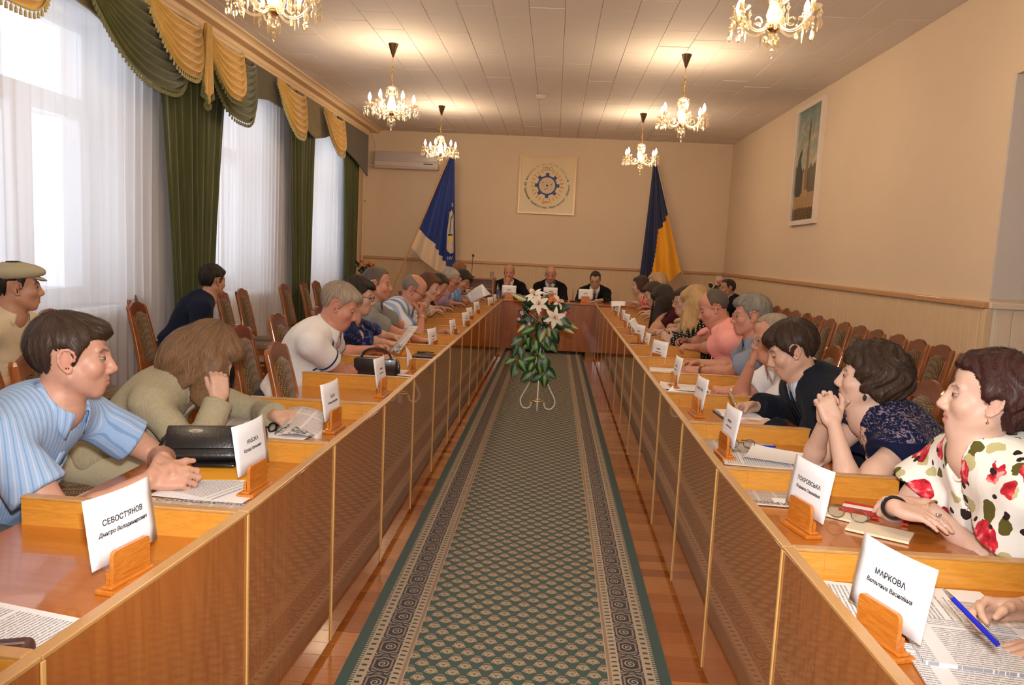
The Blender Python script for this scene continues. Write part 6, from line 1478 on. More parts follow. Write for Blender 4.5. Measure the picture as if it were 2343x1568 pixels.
def paper(p, w, h, rot, label, m=M_print, th=.0012, cat='paper', curl=.0, z=None, group=None, name='paper_sheet', title=None, trot=0):
    pap_n[0] += 1; P = []; r = random.Random(pap_n[0]); k = r.uniform(.2, 1)
    for v in np.linspace(-1, 1, 7): P.append([Vector((w / 2 * u, h / 2 * v, th + curl * (abs(u) ** 3 * k + max(0, u * v) ** 2 * .8))) for u in np.linspace(-1, 1, 9)])
    Q = [[q * 1 for q in row] for row in P]
    for row in Q:
        for q in row: q.z -= th * .96
    b = MB(); b.grid(P); b.grid(Q); b.grid([P[0], Q[0]]); b.grid([P[-1], Q[-1]]); b.grid([[a[0] for a in P], [a[0] for a in Q]]); b.grid([[a[-1] for a in P], [a[-1] for a in Q]])
    px_, py_ = p[0], p[1]
    if p[2] < .72:                             # keep the sheet on its own desk
        c_, s_ = abs(math.cos(R_(rot))), abs(math.sin(R_(rot))); ex, ey = (w * c_ + h * s_) / 2, (w * s_ + h * c_) / 2
        if px_ < 0: px_ = min(px_, xL(py_ - ey) - .030 - ex)
        else: px_ = max(px_, xR(py_) + .030 + ex)
        k_ = max(i for i in range(len(SEAM)) if SEAM[i] <= py_); lo_, hi_ = SEAM[k_] + .020 + ey, SEAM[min(k_ + 1, len(SEAM) - 1)] - .016 - ey
        py_ = min(max(py_, lo_), hi_) if lo_ <= hi_ else (lo_ + hi_) / 2
    p = (px_, py_, p[2])
    z0 = (z if z is not None else p[2]) + .0006 + (pap_n[0] % 5) * .0004
    o = b.ob(name, m, None, (p[0], p[1], z0), (0, 0, R_(rot)), smooth=True)
    if title: text_mesh('lettering', title, h * .20, plain('headline_ink', (.16, .15, .15), .7), o, Matrix.Translation((0, h * .36 * (1 if trot == 0 else -1), th + .0006)) @ Matrix.Rotation(R_(trot), 4, 'Z'), bold=.0006, width=w * .9)
    return tag(o, label, cat, group)
ZP = .681
paper((-0.929, 1.350, 0.681), .21, .297, 78, 'printed sheet at the lower left corner of the picture', th=.002)
paper((-1.073, 2.310, 0.681), .21, .29, 70, 'upper printed sheet under the clasped hands of the striped shirt man', z=.684)
paper((-1.007, 2.278, 0.681), .21, .29, 84, 'lower printed sheet sticking out under the striped shirt man\'s papers', M_blank)
paper((-0.957, 2.110, 0.681), .40, .10, 0, 'newspaper strip with a bold headline lying against the nearest left divider', M_news, .004, 'newspaper', name='newspaper', title='О СОЛИДАРНОСТЬ')
paper((-1.052, 2.461, 0.681), .26, .20, 12, 'yellow paper folder under the black briefcase', plain('yellow_folder', srgb(226, 160, 20), .45), .006, 'folder', name='folder')
paper((-1.292, 3.164, 0.681), .30, .20, 8, 'newspaper page spread under the beige jacket woman\'s elbow', M_news, .002, 'newspaper', name='newspaper')
paper((-1.058, 3.007, 0.681), .21, .25, 82, 'sheet lying under the newspaper the beige jacket woman holds', M_blank)
paper((-0.892, 4.824, 0.681), .21, .26, 80, 'sheet lying between handbag and bent name card', M_blank)
paper((-0.854, 5.448, 0.681), .15, .21, 84, 'dark notebook under a phone before the blue blouse woman', plain('dark_cover', srgb(26, 30, 44), .4), .012, 'notebook', name='notebook')
paper((-0.911, 7.357, 0.681), .21, .25, 75, 'sheet under the striped shirt bald man\'s hand', M_print)
paper((-0.918, 10.594, 0.681), .24, .32, 85, 'dark brown folder before the man in the lilac shirt', plain('brown_folder', srgb(44, 22, 20), .35), .012, 'folder', name='folder')
paper((-0.849, 11.009, 0.681), .21, .28, 86, 'white sheet beside the dark brown folder', M_blank)
paper((-0.867, 11.802, 0.681), .21, .29, 80, 'white sheet at the far end of the window-side row', M_blank)
# right
paper((0.728, 1.750, 0.681), .21, .297, 82, 'stack of white sheets behind the nearest right name card', M_print, .006)
paper((0.953, 1.888, 0.681), .21, .24, 88, 'white sheet between the nearest right name card and the divider', M_blank)
paper((0.934, 1.702, 0.681), .30, .21, -4, 'grey newspaper page under the hand with the blue pen', M_newsp, .003, 'newspaper', z=.6835, name='newspaper')
paper((0.926, 1.573, 0.681), .30, .21, -8, 'open white booklet in the lower right corner', M_print, .008, 'booklet', z=.685, name='booklet')
paper((0.892, 1.456, 0.681), .30, .20, -8, 'lowest white page in the lower right corner', M_print, .004, 'paper')
paper((0.730, 2.552, 0.681), .22, .15, -4, 'newspaper with an upside-down headline before the floral blouse woman', M_news, .004, 'newspaper', name='newspaper', title='ИДАРНОСТЬ', trot=180)
paper((0.792, 2.509, 0.681), .08, .055, -2, 'small white card lying on the upside-down newspaper', M_blank, .0012, 'card', z=.6862, name='paper_card')
paper((0.937, 2.417, 0.681), .15, .10, -38, 'left cream page of the open notepad under the spectacles', plain('cream_page', srgb(232, 220, 196), .6), .007, 'notepad', name='notepad')
paper((0.996, 2.274, 0.681), .17, .10, -32, 'right cream page of the open notepad near the crossed arms', plain('cream_page'), .007, 'notepad', name='notepad')
paper((1.053, 2.448, 0.681), .20, .12, -30, 'red folder with a white stripe beside the crossed arms', plain('red_folder', srgb(196, 26, 40), .4), .005, 'folder', z=.6825, name='folder')
paper((1.044, 2.467, 0.681), .16, .03, -26, 'white paper strip on the red folder', M_blank, .0012, 'paper', z=.6884)
paper((0.825, 3.303, 0.681), .29, .21, -3, 'newspaper with an upside-down headline before the navy lace woman', M_newsp, .003, 'newspaper', name='newspaper', title='О СОЛИ', trot=180)
paper((0.841, 3.045, 0.681), .21, .28, 84, 'printed sheet nearest the divider before the navy lace woman', M_print, z=.6815)
paper((0.956, 3.091, 0.681), .21, .29, 66, 'plain sheet on top of the navy lace woman\'s papers', M_blank, z=.6835, curl=.012)
paper((0.788, 4.139, 0.681), .21, .25, 85, 'printed sheets left of the open notebook of the writing man', M_print, .006)
paper((0.820, 4.771, 0.681), .22, .29, 82, 'white papers before the man with his pen at his temple', M_blank, .003, curl=.01)
paper((0.894, 4.597, 0.681), .21, .27, 76, 'white sheet beside the watch of the man in the white shirt', M_blank)
paper((0.706, 4.537, 0.681), .12, .05, 40, 'crumpled white note by the narrow looking name card', M_blank, .002, curl=.03)
paper((0.844, 5.491, 0.681), .21, .28, 84, 'white sheet before the blue-grey shirt', M_blank, .003)
paper((0.892, 6.678, 0.681), .21, .26, 84, 'white sheet before the heavy man in pink', M_blank)
paper((0.897, 7.550, 0.681), .21, .26, 85, 'white sheet before the polka-dot woman', M_blank)
paper((1.011, 9.009, 0.681), .21, .28, 84, 'open white page before the woman in the cardigan', M_print, .004)
paper((1.066, 10.758, 0.681), .22, .30, 84, 'white sheet before the woman in maroon', M_blank)
paper((1.074, 11.891, 0.681), .21, .28, 84, 'white sheet near the far end of the wall-side row', M_blank)
paper((0.582, 11.796, 0.768), .30, .21, 0, 'sheet on the head table before the young man with the purple tie', M_blank, z=.768)
paper((0.811, 11.988, 0.768), .25, .20, 0, 'sheet at the right end of the head table', M_blank, z=.768)
paper((-0.365, 11.209, 0.768), .21, .15, 0, 'sheet lying left of the middle head table placard', M_blank, z=.768)
# sheets that stand or are held
def held(pts, m, label, cat='paper', name='paper_sheet', th=.0012, bow=.03, nrm_=None):
    """a sheet through four world corners (top left, top right, bottom right, bottom left), bowed a little"""
    a, b, c, d = (np.array(p, float) for p in pts); o_ = (a + b + c + d) / 4; ex = nrm(b - a); ey = nrm((a - d) - ex * np.dot(a - d, ex)); ez = np.cross(ex, ey); W = np.stack([ex, ey, ez], 1); P = []
    for v in np.linspace(0, 1, 7): P.append([Vector(((a * (1 - u) + b * u) * (1 - v) + (d * (1 - u) + c * u) * v - o_) @ W) + Vector((0, 0, bow * (1 - (2 * u - 1) ** 2))) for u in np.linspace(0, 1, 9)])
    ob = MB().grid(P).ob(name, m, None, smooth=True, ang=180); ob.matrix_world = Matrix(np.vstack([np.column_stack([W, o_]), [0, 0, 0, 1]]).tolist())
    mo = ob.modifiers.new('thickness', 'SOLIDIFY'); mo.thickness = th; return tag(ob, label, cat)
held(((-1.092, 3.180, 0.746), (-0.906, 3.100, 0.760), (-0.881, 2.980, 0.673), (-1.077, 2.980, 0.677)), M_newsp, 'newspaper with two photos lifted by the woman in the beige jacket', 'newspaper', 'newspaper', .002, .025)
held(((-0.857, 4.660, 0.972), (-0.774, 4.520, 0.992), (-0.862, 4.400, 0.840), (-0.943, 4.520, 0.830)), M_newsp, 'newspaper held up by the man in the white polo', 'newspaper', 'newspaper', .002, .01)
held(((-1.047, 9.350, 0.891), (-0.839, 9.250, 1.057), (-0.718, 9.100, 0.947), (-0.951, 9.220, 0.820)), M_print, 'sheet of paper held up by the man in sky blue', 'paper', 'paper_sheet', .0012, .02)
held(((0.744, 7.550, 0.842), (0.811, 7.650, 0.872), (0.854, 7.450, 0.786), (0.803, 7.380, 0.757)), M_print, 'folded leaflet standing before the woman in the cardigan', 'paper', 'paper_sheet', .0012, .005)
held(((0.893, 8.900, 0.879), (0.899, 8.700, 0.859), (0.847, 8.750, 0.838), (0.832, 8.850, 0.830)), M_blank, 'white paper tent behind the placards of the wall-side row', 'paper', 'paper_sheet', .0012, .003) if False else None
held(((0.752, 10.050, 0.882), (0.936, 10.000, 0.894), (0.920, 9.900, 0.844), (0.756, 9.900, 0.825)), M_blank, 'white sheet held by the brown-haired woman facing the flag', 'paper', 'paper_sheet', .0012, .005)
# open notebook of the writing man
nb = thing('notebook', 'thick open white notebook with a dark blue cover under the writing hand', 'notebook', (0.980, 3.880, 0.681), R_(-86)); nb.location.z = .6812
MB().box((-.16, -.11, 0), (.16, .11, .004), .001).ob('cover', plain('blue_cover', srgb(20, 26, 66), .4), nb)
for s in (-1, 1):
    P = [[Vector((s * (.004 + .146 * u), .104 * v, .004 + .018 * math.sin(min(1, u * 1.4 + .08) * math.pi * .62) * (1 - .35 * u))) for v in (-1, 1)] for u in np.linspace(0, 1, 10)]
    Q = [[Vector((q.x, q.y, .004)) for q in row] for row in P]
    b = MB(); b.grid(P); b.grid([[r_[0] for r_ in P], [r_[0] for r_ in Q]]); b.grid([[r_[1] for r_ in P], [r_[1] for r_ in Q]]); b.grid([P[-1], Q[-1]]); b.ob('pages', M_blank, nb, smooth=True)
# ---- bags
def leather(t): t.out(t.pbr((.012, .011, .011), .32, t.bump(t.noise(t.coord('Object'), 130, 4), .25, .003), spec=.6, coat=.2))
M_lea = mat('black_leather', leather)
br = thing('briefcase', 'soft black leather briefcase leaning on the divider beside the blue shirt man', 'bag', (-1.118, 2.544, 0.690), R_(14)); br.location.z = .690
def squash(vs, k=.012):
    for v in vs: v.co.x *= 1 - k * abs(v.co.z - .06) * 4
b = MB().box((-.165, -.035, 0), (.165, .045, .125), .018, seg=3); o = b.ob('body', M_lea, br, smooth=True); o.rotation_euler = (R_(-32), 0, 0)
f = MB().box((-.158, -.046, .035), (.158, -.034, .118), .006).ob('flap', M_lea, br, smooth=True); f.rotation_euler = (R_(-32), 0, 0)
z_ = MB().tube([(-.15, .0, .126), (.15, .0, .126)], .003, 6).ob('zipper', plain('zip_metal', (.4, .36, .3), .3, metal=1), br); z_.rotation_euler = (R_(-32), 0, 0)
MB().tube([(-.15, .06, .10), (-.176, .04, .07), (-.186, .01, .03), (-.176, -.03, .007), (-.15, -.05, .006)], .006, 8).ob('strap', M_lea, br, smooth=True)
MB().lathe([(0, 0), (.010, 0), (.012, .004), (.006, .007), (0, .008)], 12, (.12, -.005, .115)).ob('clasp', M_gold2, br, smooth=True)
hb = thing('handbag', 'small black handbag with an arched handle standing on the fourth divider', 'bag', (-1.006, 4.473, 0.683), R_(4)); hb.location.z = .681
MB().box((-.125, -.045, 0), (.125, .045, .118), .016, seg=3).ob('body', M_lea, hb, smooth=True)
MB().box((-.122, -.052, .045), (.122, -.040, .120), .006).ob('flap', M_lea, hb, smooth=True)
MB().tube([(.085 * math.cos(a), 0, .120 + .055 * math.sin(a)) for a in np.linspace(0, math.pi, 17)], .0075, 8).ob('handle', M_lea, hb, smooth=True)
for s in (-1, 1): MB().tube([(s * .098, 0, .112), (s * .090, 0, .128), (s * .083, 0, .140)], .006, 8).ob('handle_ring', M_silver, hb, smooth=True)
MB().box((.122, -.015, .03), (.140, .015, .085), .006).ob('side_buckle', M_lea, hb, smooth=True)
pu = thing('pouch', 'dark maroon leather pouch at the lower left corner of the picture', 'bag', (-0.930, 1.246, 0.681), R_(20)); pu.location.z = .6812
_ml = mat('maroon_leather', lambda t: t.out(t.pbr(srgb(70, 22, 28), .4, t.bump(t.noise(t.coord('Object'), 130, 4), .25, .003))))
MB().box((-.050, -.035, 0), (.050, .035, .045), .016, seg=3).ob('body', _ml, pu, smooth=True); MB().tube([(-.038, -.0, .0445), (.038, .0, .0445)], .003, 6).ob('zipper', plain('zip_metal'), pu, smooth=True)
# ---- phones, pens, spectacles
M_blackp = plain('black_plastic', (.012, .012, .013), .18, coat=.4)
def phone(p, rot, label, w=.055, l=.115, z=None, m=None, cat='phone'):
    r = thing('phone', label, cat, (p[0], p[1], z or p[2]), R_(rot)); MB().box((-l / 2, -w / 2, 0), (l / 2, w / 2, .012), .005, seg=2).ob('body', m or M_blackp, r, smooth=True); MB().box((-l * .38, -w * .40, .0118), (l * .38, w * .40, .0126), .002).ob('screen', plain('phone_screen', (.006, .006, .008), .06), r)
phone((-1.103, 2.510, 0.688), 8, 'black phone lying on the yellow folder', .06, .14, .6885)
phone((-0.891, 5.576, 0.694), 6, 'black phone on the dark notebook', .05, .13, .6945)
phone((0.875, 4.896, 0.685), 2, 'black phone on papers before the man with the raised pen', .05, .13, .6865)
phone((-0.955, 8.060, 0.683), 10, 'dark phone before the striped shirt bald man', .05, .12)
phone((0.781, 7.000, 0.683), -4, 'red and black phone case before the polka-dot woman', .06, .13, None, plain('red_black', (.20, .02, .03), .3))
phone((0.974, 11.158, 0.683), 4, 'dark phone before the woman in the maroon top', .05, .12)
def pen(a, b, label, m, r=.0042, tip=None):
    a, b = Vector(a), Vector(b); d = (b - a).normalized(); o = thing('pen', label, 'pen', a)
    MB().tube([d * 0, (b - a) * .80], r, 10).ob('barrel', m, o, smooth=True); MB().tube([(b - a) * .80, (b - a) * .97, b - a], [r, r * .45, r * .15], 10).ob('tip', tip or M_silver, o, smooth=True)
    x = d.orthogonal().normalized(); MB().tube([x * (r + .0008) + d * .004, x * (r + .0022) + d * .012, x * (r + .001) + d * .042], .0011, 5).ob('clip', tip or M_silver, o, smooth=True)
M_bluep = plain('blue_plastic', srgb(20, 34, 170), .3)
pen((0.822, 1.360, 0.798), (0.765, 1.460, 0.858), 'blue ballpoint pen in the hand at the right edge', M_bluep, .0048)
pen((0.791, 3.420, 0.901), (0.814, 3.360, 0.840), 'silver pen in the hand of the young man in the suit', M_silver, .0045)
pen((0.972, 3.275, 0.688), (0.876, 3.274, 0.688), 'blue ballpoint pen lying before the navy lace woman', M_bluep, .004)
pen((1.118, 4.270, 1.060), (1.086, 4.270, 0.967), 'dark pen in the raised hand of the man in white', M_blackp, .004)
pen((0.812, 5.596, 0.689), (0.871, 5.618, 0.689), 'black pen on paper before the blue-grey shirt', M_blackp, .005)
pen((0.964, 2.595, 0.689), (0.913, 2.529, 0.689), 'dark pen behind the name card of the floral blouse woman', M_blackp, .004)
pen((0.828, 5.050, 0.803), (0.846, 4.980, 0.785), 'blue pen in the fist of the blue-grey shirt man', M_bluep, .005)
pen((1.038, 8.558, 0.690), (1.115, 8.648, 0.700), 'blue pen in the hand of the cardigan woman', M_bluep, .005)
def loose_spectacles(p, rot, label, col, thin=.0014):
    r = thing('spectacles', label, 'spectacles', p, R_(rot)); b = MB()
    for s in (-1, 1):
        b.tube([(s * .034 + .024 * math.cos(a), .0, .019 + .018 * math.sin(a)) for a in np.linspace(0, 2 * math.pi, 22, endpoint=False)], thin, 6, True)
    b.tube([(-.010, 0, .022), (0, -.003, .026), (.010, 0, .022)], thin, 6); b.ob('frame', plain('wire_%.2f' % col[0], col, .25, metal=.8), r, smooth=True)
    for s in (-1, 1): MB().tube([(s * .058, 0, .024), (s * .064, .01, .024), (s * .060, .09, .012), (s * .052, .135, .002)], thin, 6).ob('temple', plain('wire_%.2f' % col[0]), r, smooth=True)
    for s in (-1, 1): MB().lathe([(0, 0), (.0235, 0), (.0235, .0006), (0, .0006)], 18, (s * .034, 0, .019), Matrix.Rotation(R_(90), 3, 'X')).ob('lens', lens_mat(), r)
loose_spectacles((0.930, 2.351, 0.690), -35, 'folded-open wire spectacles on the cream notepad', (.22, .22, .18))
loose_spectacles((0.814, 3.221, 0.686), 8, 'dark wire spectacles on the newspaper before the navy lace woman', (.10, .10, .14))
loose_spectacles((-0.843, 8.075, 0.683), 80, 'dark sunglasses before the bald man in stripes', (.02, .02, .02), .004)
loose_spectacles((-1.087, 3.069, 0.683), 70, 'dark sunglasses under the newspaper of the beige jacket woman', (.03, .02, .02), .004)
cs = thing('spectacle_case', 'brown oval spectacle case against the divider before the navy lace woman', 'case', (0.946, 3.453, 0.681), R_(-4))
S = Sdf(); S.ell((0, 0, .012), (.085, .036, .022), None, .01); S.half((0, 0, 0), (0, 0, -1), .002); vs, fs = S.mesh(.004)
link('shell', mesh_from('shell', vs, fs, wood('brown_case', srgb(70, 44, 26), srgb(96, 62, 36), srgb(120, 84, 54), (1, 1, 1), .4, .3)), cs); MB().tube([(.086 * math.cos(a), .037 * math.sin(a), .013) for a in np.linspace(0, 2 * math.pi, 30, endpoint=False)], .002, 5, True).ob('seam', M_gold2, cs, smooth=True)
# ---- head table set
def glassm(t):
    a = t.n('BsdfTransparent', ins={'Color': (.93, .95, .94)}).outputs[0]; b = t.n('BsdfGlossy', ins={'Roughness': .03}).outputs[0]
    t.out(t.n('MixShader', ins={0: t.math('ADD', .12, t.math('MULTIPLY', t.n('LayerWeight', ins={'Blend': .5}).outputs['Facing'], .5)), 1: a, 2: b}).outputs[0])
M_glass = mat('clear_glass', glassm)
def tumbler(p, label, h=.09, r=.033):
    o = thing('drinking_glass', label, 'glass', p); MB().lathe([(0, 0), (r * .85, 0), (r, h), (r * .93, h), (r * .78, .010), (0, .010)], 18).ob('tumbler', M_glass, o, smooth=True)
tumbler((-.915, 11.62, 1.052), 'clear drinking glass on top of the lectern'); tumbler((-.70, 11.45, .768), 'clear drinking glass beside the water bottles'); tumbler((-.76, 11.36, .768), 'second clear drinking glass left of the water bottles', .11, .03)
def bottle(x, y, label):
    o = thing('water_bottle', label, 'bottle', (x, y, .768)); MB().lathe([(0, 0), (.030, 0), (.033, .006), (.033, .12), (.030, .14), (.016, .175), (.0135, .19), (.0135, .198), (0, .198)], 16).ob('body', M_glass, o, smooth=True)
    MB().lathe([(.0335, .05), (.0338, .052), (.0338, .112), (.0335, .114)], 16).ob('bottle_label', plain('blue_label', srgb(60, 90, 160), .4), o, smooth=True); MB().lathe([(0, .197), (.0150, .197), (.0150, .214), (0, .215)], 14).ob('cap', plain('blue_cap', srgb(30, 60, 150), .4), o, smooth=True)
    MB().lathe([(0, .004), (.0315, .006), (.0315, .118), (0, .118)], 14).ob('water', plain('still_water', (.75, .80, .82), .1, spec=.4, alpha=.35), o, smooth=True)
bottle(-.815, 11.56, 'left of two water bottles with blue caps by the lectern'); bottle(-.735, 11.58, 'right of two water bottles with blue caps by the lectern')
def mic(base, top, label, head=.016, thin=.004):
    b, t = Vector(base), Vector(top); o = thing('microphone', label, 'microphone', base); d = t - b
    MB().lathe([(0, 0), (.045, 0), (.045, .012), (.012, .022), (0, .024)], 18).ob('base', M_blackp, o, smooth=True)
    n = 12; MB().tube([Vector((d.x * (u ** 2), d.y * (u ** 2), d.z * math.sin(u * math.pi / 2))) for u in np.linspace(0, 1, n)], thin, 8).ob('gooseneck', plain('gooseneck', (.03, .03, .03), .35, metal=.5), o, smooth=True)
    S = Sdf(); S.ell(d + Vector((0, -.01, .012)), (head, head, head * 1.25), None, .01); vs, fs = S.mesh(.004); link('head', mesh_from('head', vs, fs, plain('mic_mesh', (.05, .05, .055), .5, metal=.4)), o)
mic((-1.215, 11.62, 1.052), (-1.200, 11.58, 1.36), 'tall gooseneck microphone on the lectern', .018)
mic((.06, 11.62, .768), (.02, 11.72, 1.02), 'microphone before the middle man at the head table', .022)
mic((.30, 11.50, .768), (.30, 11.50, .93), 'short thin microphone between the middle and the right man', .006, .0035)
lc = thing('lectern', 'light wooden tabletop lectern at the left end of the head table', 'lectern', (-1.07, 11.62, .768))
M_lec = lam('lectern_veneer', srgb(150, 96, 52), srgb(168, 112, 64), srgb(186, 130, 80), .3, .2); 
MB().box((-.20, -.16, .262), (.22, .16, .284), .003).ob('top_board', M_lec, lc); MB().box((-.20, .10, 0), (.20, .125, .262), .002).ob('back_panel', M_lec, lc)
for s in (-.20, .18): MB().box((s, -.16, 0), (s + .022, .16, .30 if s > 0 else .262), .002).ob('side_panel', M_lec, lc)
MB().box((-.178, -.15, .12), (.18, .10, .135), .001).ob('shelf', M_lec, lc)
# ---- the flower stand
fs_ = thing('flower_stand', 'white wire stand with a gold ring carrying the lily arrangement on the runner', 'plant stand', (-.085, 7.10, .0172))
M_wht = plain('white_enamel', srgb(238, 238, 240), .3)
for k in range(3):
    a = R_(-90 + 120 * k) + R_(90 if k else 0); a = [R_(180), R_(0), R_(-90)][k]; d = Vector((math.cos(a), math.sin(a), 0))
    prof = [(.030, .62), (.032, .50), (.036, .40), (.060, .30), (.105, .20), (.148, .12), (.160, .085), (.155, .045), (.130, .012), (.100, .006), (.075, .016), (.062, .040), (.058, .070)]
    MB().tube([d * r_ + Vector((0, 0, z)) for r_, z in prof], .0062, 8).ob('leg', M_wht, fs_, smooth=True)
MB().tube([(.060 * math.cos(a), .060 * math.sin(a), .085) for a in np.linspace(0, 2 * math.pi, 24, endpoint=False)], .004, 6, True).ob('ring', M_gold2, fs_, smooth=True)
b = MB()
for k in range(3): a = [R_(180), R_(0), R_(-90)][k]; b.tube([(0, 0, .075), (.060 * math.cos(a), .060 * math.sin(a), .085)], .003, 6)
b.ob('spokes', M_gold2, fs_, smooth=True)
MB().lathe([(0, .55), (.016, .55), (.018, .72), (.040, .76), (.046, .80), (.036, .80), (0, .78)], 16).ob('stem_cup', plain('blue_white', srgb(186, 200, 222), .3), fs_, smooth=True)
def leafmat(name, dark, light, edge):
    def f(t):
        s = t.sep(t.coord('UV')); c_ = t.math('ABSOLUTE', t.math('SUBTRACT', s[0], .5)); n = t.noise(t.coord('UV', (9, 4, 1)), 3, 3)
        c = t.mix(t.math('LESS_THAN', t.math('ADD', c_, t.math('MULTIPLY', n, .30)), .33), dark, light); c = t.mix(t.math('LESS_THAN', c_, .018), c, edge)
        t.out(t.pbr(c, .35, t.bump(n, .2, .002), spec=.5))
    return mat(name, f)
M_lf1 = leafmat('leaf_variegated', srgb(14, 62, 24), srgb(108, 158, 66), srgb(170, 200, 120)); M_lf2 = leafmat('leaf_grey_green', srgb(38, 76, 50), srgb(104, 138, 98), srgb(130, 160, 120)); M_lf3 = leafmat('leaf_dark', srgb(14, 44, 20), srgb(26, 70, 32), srgb(50, 96, 50)); M_lf4 = leafmat('leaf_cream', srgb(150, 158, 96), srgb(222, 214, 176), srgb(230, 224, 190))
def leaf_mesh(m, L=.11, W=.034, bend=.03, fold=.25, name='leaf', tipp=1.3):
    bm = bmesh.new(); uvl = bm.loops.layers.uv.new('UVMap'); V = []; n = 9
    for i in range(n):
        u = i / (n - 1); w = W * math.sin(math.pi * min(1, u ** .75 * 1.0)) ** .8 * (1 if u < 1 else 0); row = []
        for j in range(5):
            q = j / 4 * 2 - 1; row.append((bm.verts.new((q * w, L * u, -bend * u * u + fold * abs(q) * w)), (j / 4, u)))
        V.append(row)
    for i in range(n - 1):
        for j in range(4):
            q = [V[i][j], V[i][j + 1], V[i + 1][j + 1], V[i + 1][j]]; f = bm.faces.new([a[0] for a in q])
            for lp, a in zip(f.loops, q): lp[uvl].uv = a[1]
    me = bpy.data.meshes.new(name); bm.to_mesh(me); bm.free(); me.materials.append(m)
    for p in me.polygons: p.use_smooth = True
    return me
fl_ = thing('lily_arrangement', 'arrangement of white lilies, small pink blooms and trailing variegated leaves on the stand', 'flowers', (-.085, 7.10, .578))
LM = [leaf_mesh(M_lf1, .112, .040, .04), leaf_mesh(M_lf2, .125, .044, .05), leaf_mesh(M_lf3, .12, .044, .04), leaf_mesh(M_lf4, .15, .026, .05)]
def at_leaf(p, dx, dz, toward, me, s=1., par=None, roll=0.):
    """leaf growing from p in the picture-like plane direction (dx,dz), leaning toward the viewer by toward"""
    y = Vector((dx, -toward, dz)).normalized(); z = (Vector((0, -1, .25)) - y * y.dot(Vector((0, -1, .25)))).normalized(); x = y.cross(z); M = Matrix((x, y, z)).transposed() @ Matrix.Rotation(roll, 3, 'Y')
    o = link('leaf', me, par or fl_); o.matrix_local = Matrix.Translation(p) @ M.to_4x4() @ Matrix.Diagonal((s, s, s, 1)); return o
def pxp(x, y, dy=0.): return Vector((((x - 570) * .00021 * 3.98 + .0), dy, (800 - y) * .00021 * 3.98 + .0))      # picture offsets -> metres round the cup
LEAVES = [(0, 410, 690, -.2, 1), (0, 500, 560, -1, -.3), (0, 545, 590, .2, -1), (0, 440, 640, -.1, -1), (0, 480, 700, -1, -.9), (0, 520, 690, .1, -1), (0, 580, 700, .8, -1), (0, 470, 830, .3, .6), (0, 540, 830, 1, -.6), (0, 530, 885, -1, -.12), (0, 500, 930, -.4, -1), (0, 560, 920, .3, -1), (0, 310, 905, -1, -.4), (0, 345, 915, .7, -.9), (0, 630, 1065, .1, -1),
          (1, 370, 680, -1, -.55), (1, 320, 760, -.3, -1), (1, 350, 770, .2, -1), (1, 630, 640, .3, -1), (1, 660, 680, .6, -1), (1, 640, 870, -.1, -1), (1, 640, 990, 1, -1), (1, 600, 1060, -1, -.8), (1, 310, 970, -.1, -1), (1, 500, 1040, -.6, -.5), (1, 740, 450, 1, -.4), (1, 690, 560, .7, -1),
          (2, 430, 420, -1, .3), (2, 440, 380, -.6, .7), (2, 500, 470, -1, -.4), (2, 640, 330, .6, .3), (2, 720, 340, 1, .25), (2, 600, 420, .3, -1), (2, 560, 500, -.2, -1), (2, 680, 480, 1, -.5), (2, 470, 330, -.7, .6), (2, 700, 600, .5, -1), (2, 420, 470, -1, -.1), (2, 600, 360, .1, 1),
          (3, 430, 510, -1, -.7), (3, 800, 470, 1, -.5), (3, 640, 540, .3, -1), (3, 790, 545, 1, -.25), (3, 620, 560, -.5, -1), (3, 400, 265, -1, .35)]
r9 = random.Random(4)
for k, x, y, dx, dz in LEAVES: at_leaf(pxp(x, y, -.05 + r9.uniform(-.03, .03)), dx, dz, r9.uniform(.25, .7), LM[k], r9.uniform(.85, 1.1) * (1.05 if k != 3 else .95), None, r9.uniform(-.3, .3))
b = MB()
for k, x, y, dx, dz in LEAVES:
    p = pxp(x, y, -.04); b.tube([Vector((0, 0, .19)), Vector((p.x * .5, -.03, p.z * .5 + .12)), p], .0022, 5)
b.ob('stems', plain('stem_green', srgb(40, 80, 40), .5), fl_, smooth=True)
M_pet = plain('lily_petal', srgb(240, 236, 222), .5, sss=0)
petal = leaf_mesh(M_pet, .088, .021, .035, .12, 'petal'); M_sta = plain('stamen', srgb(196, 120, 90), .6)
def lily(p, face, s=1., roll=0.):
    o = thing('lily', None, None, (0, 0, 0)); 
    for kk in ('label', 'category', 'group'):
        if kk in o: del o[kk]
    o.parent = fl_; z = Vector(face).normalized(); x = z.orthogonal().normalized(); M = Matrix((x, z.cross(x), z)).transposed().to_4x4(); o.matrix_local = Matrix.Translation(p) @ M @ Matrix.Rotation(roll, 4, 'Z')
    for k in range(6): l = link('petal', petal, o); l.matrix_local = Matrix.Rotation(k * math.pi / 3, 4, 'Z') @ Matrix.Rotation(R_(24 if k % 2 else 14), 4, 'X') @ Matrix.Translation((0, .008, .004 if k % 2 else 0)) @ Matrix.Diagonal((s * (1.15 if k % 2 else .9), s, s, 1))
    b = MB()
    for k in range(6): a = k * 1.047 + .5; d = Vector((.016 * math.cos(a), .016 * math.sin(a), .045)) * s; b.tube([Vector((0, 0, 0)), d], .0012, 5); b.box(d - Vector((.003, .006, .002)), d + Vector((.003, .006, .002)))
    b.ob('stamens', M_sta, o)
lily(pxp(535, 290, -.17), (-.1, -1, .25), 1., .3); lily(pxp(706, 430, -.16), (.25, -1, .1), 1.05, .1); lily(pxp(480, 205, -.10), (-.35, -.6, .75), 1., .5); lily(pxp(650, 205, -.02), (.2, .3, 1), .85, 0.); lily(pxp(740, 270, -.09), (.8, -.5, .5), .85, .8)
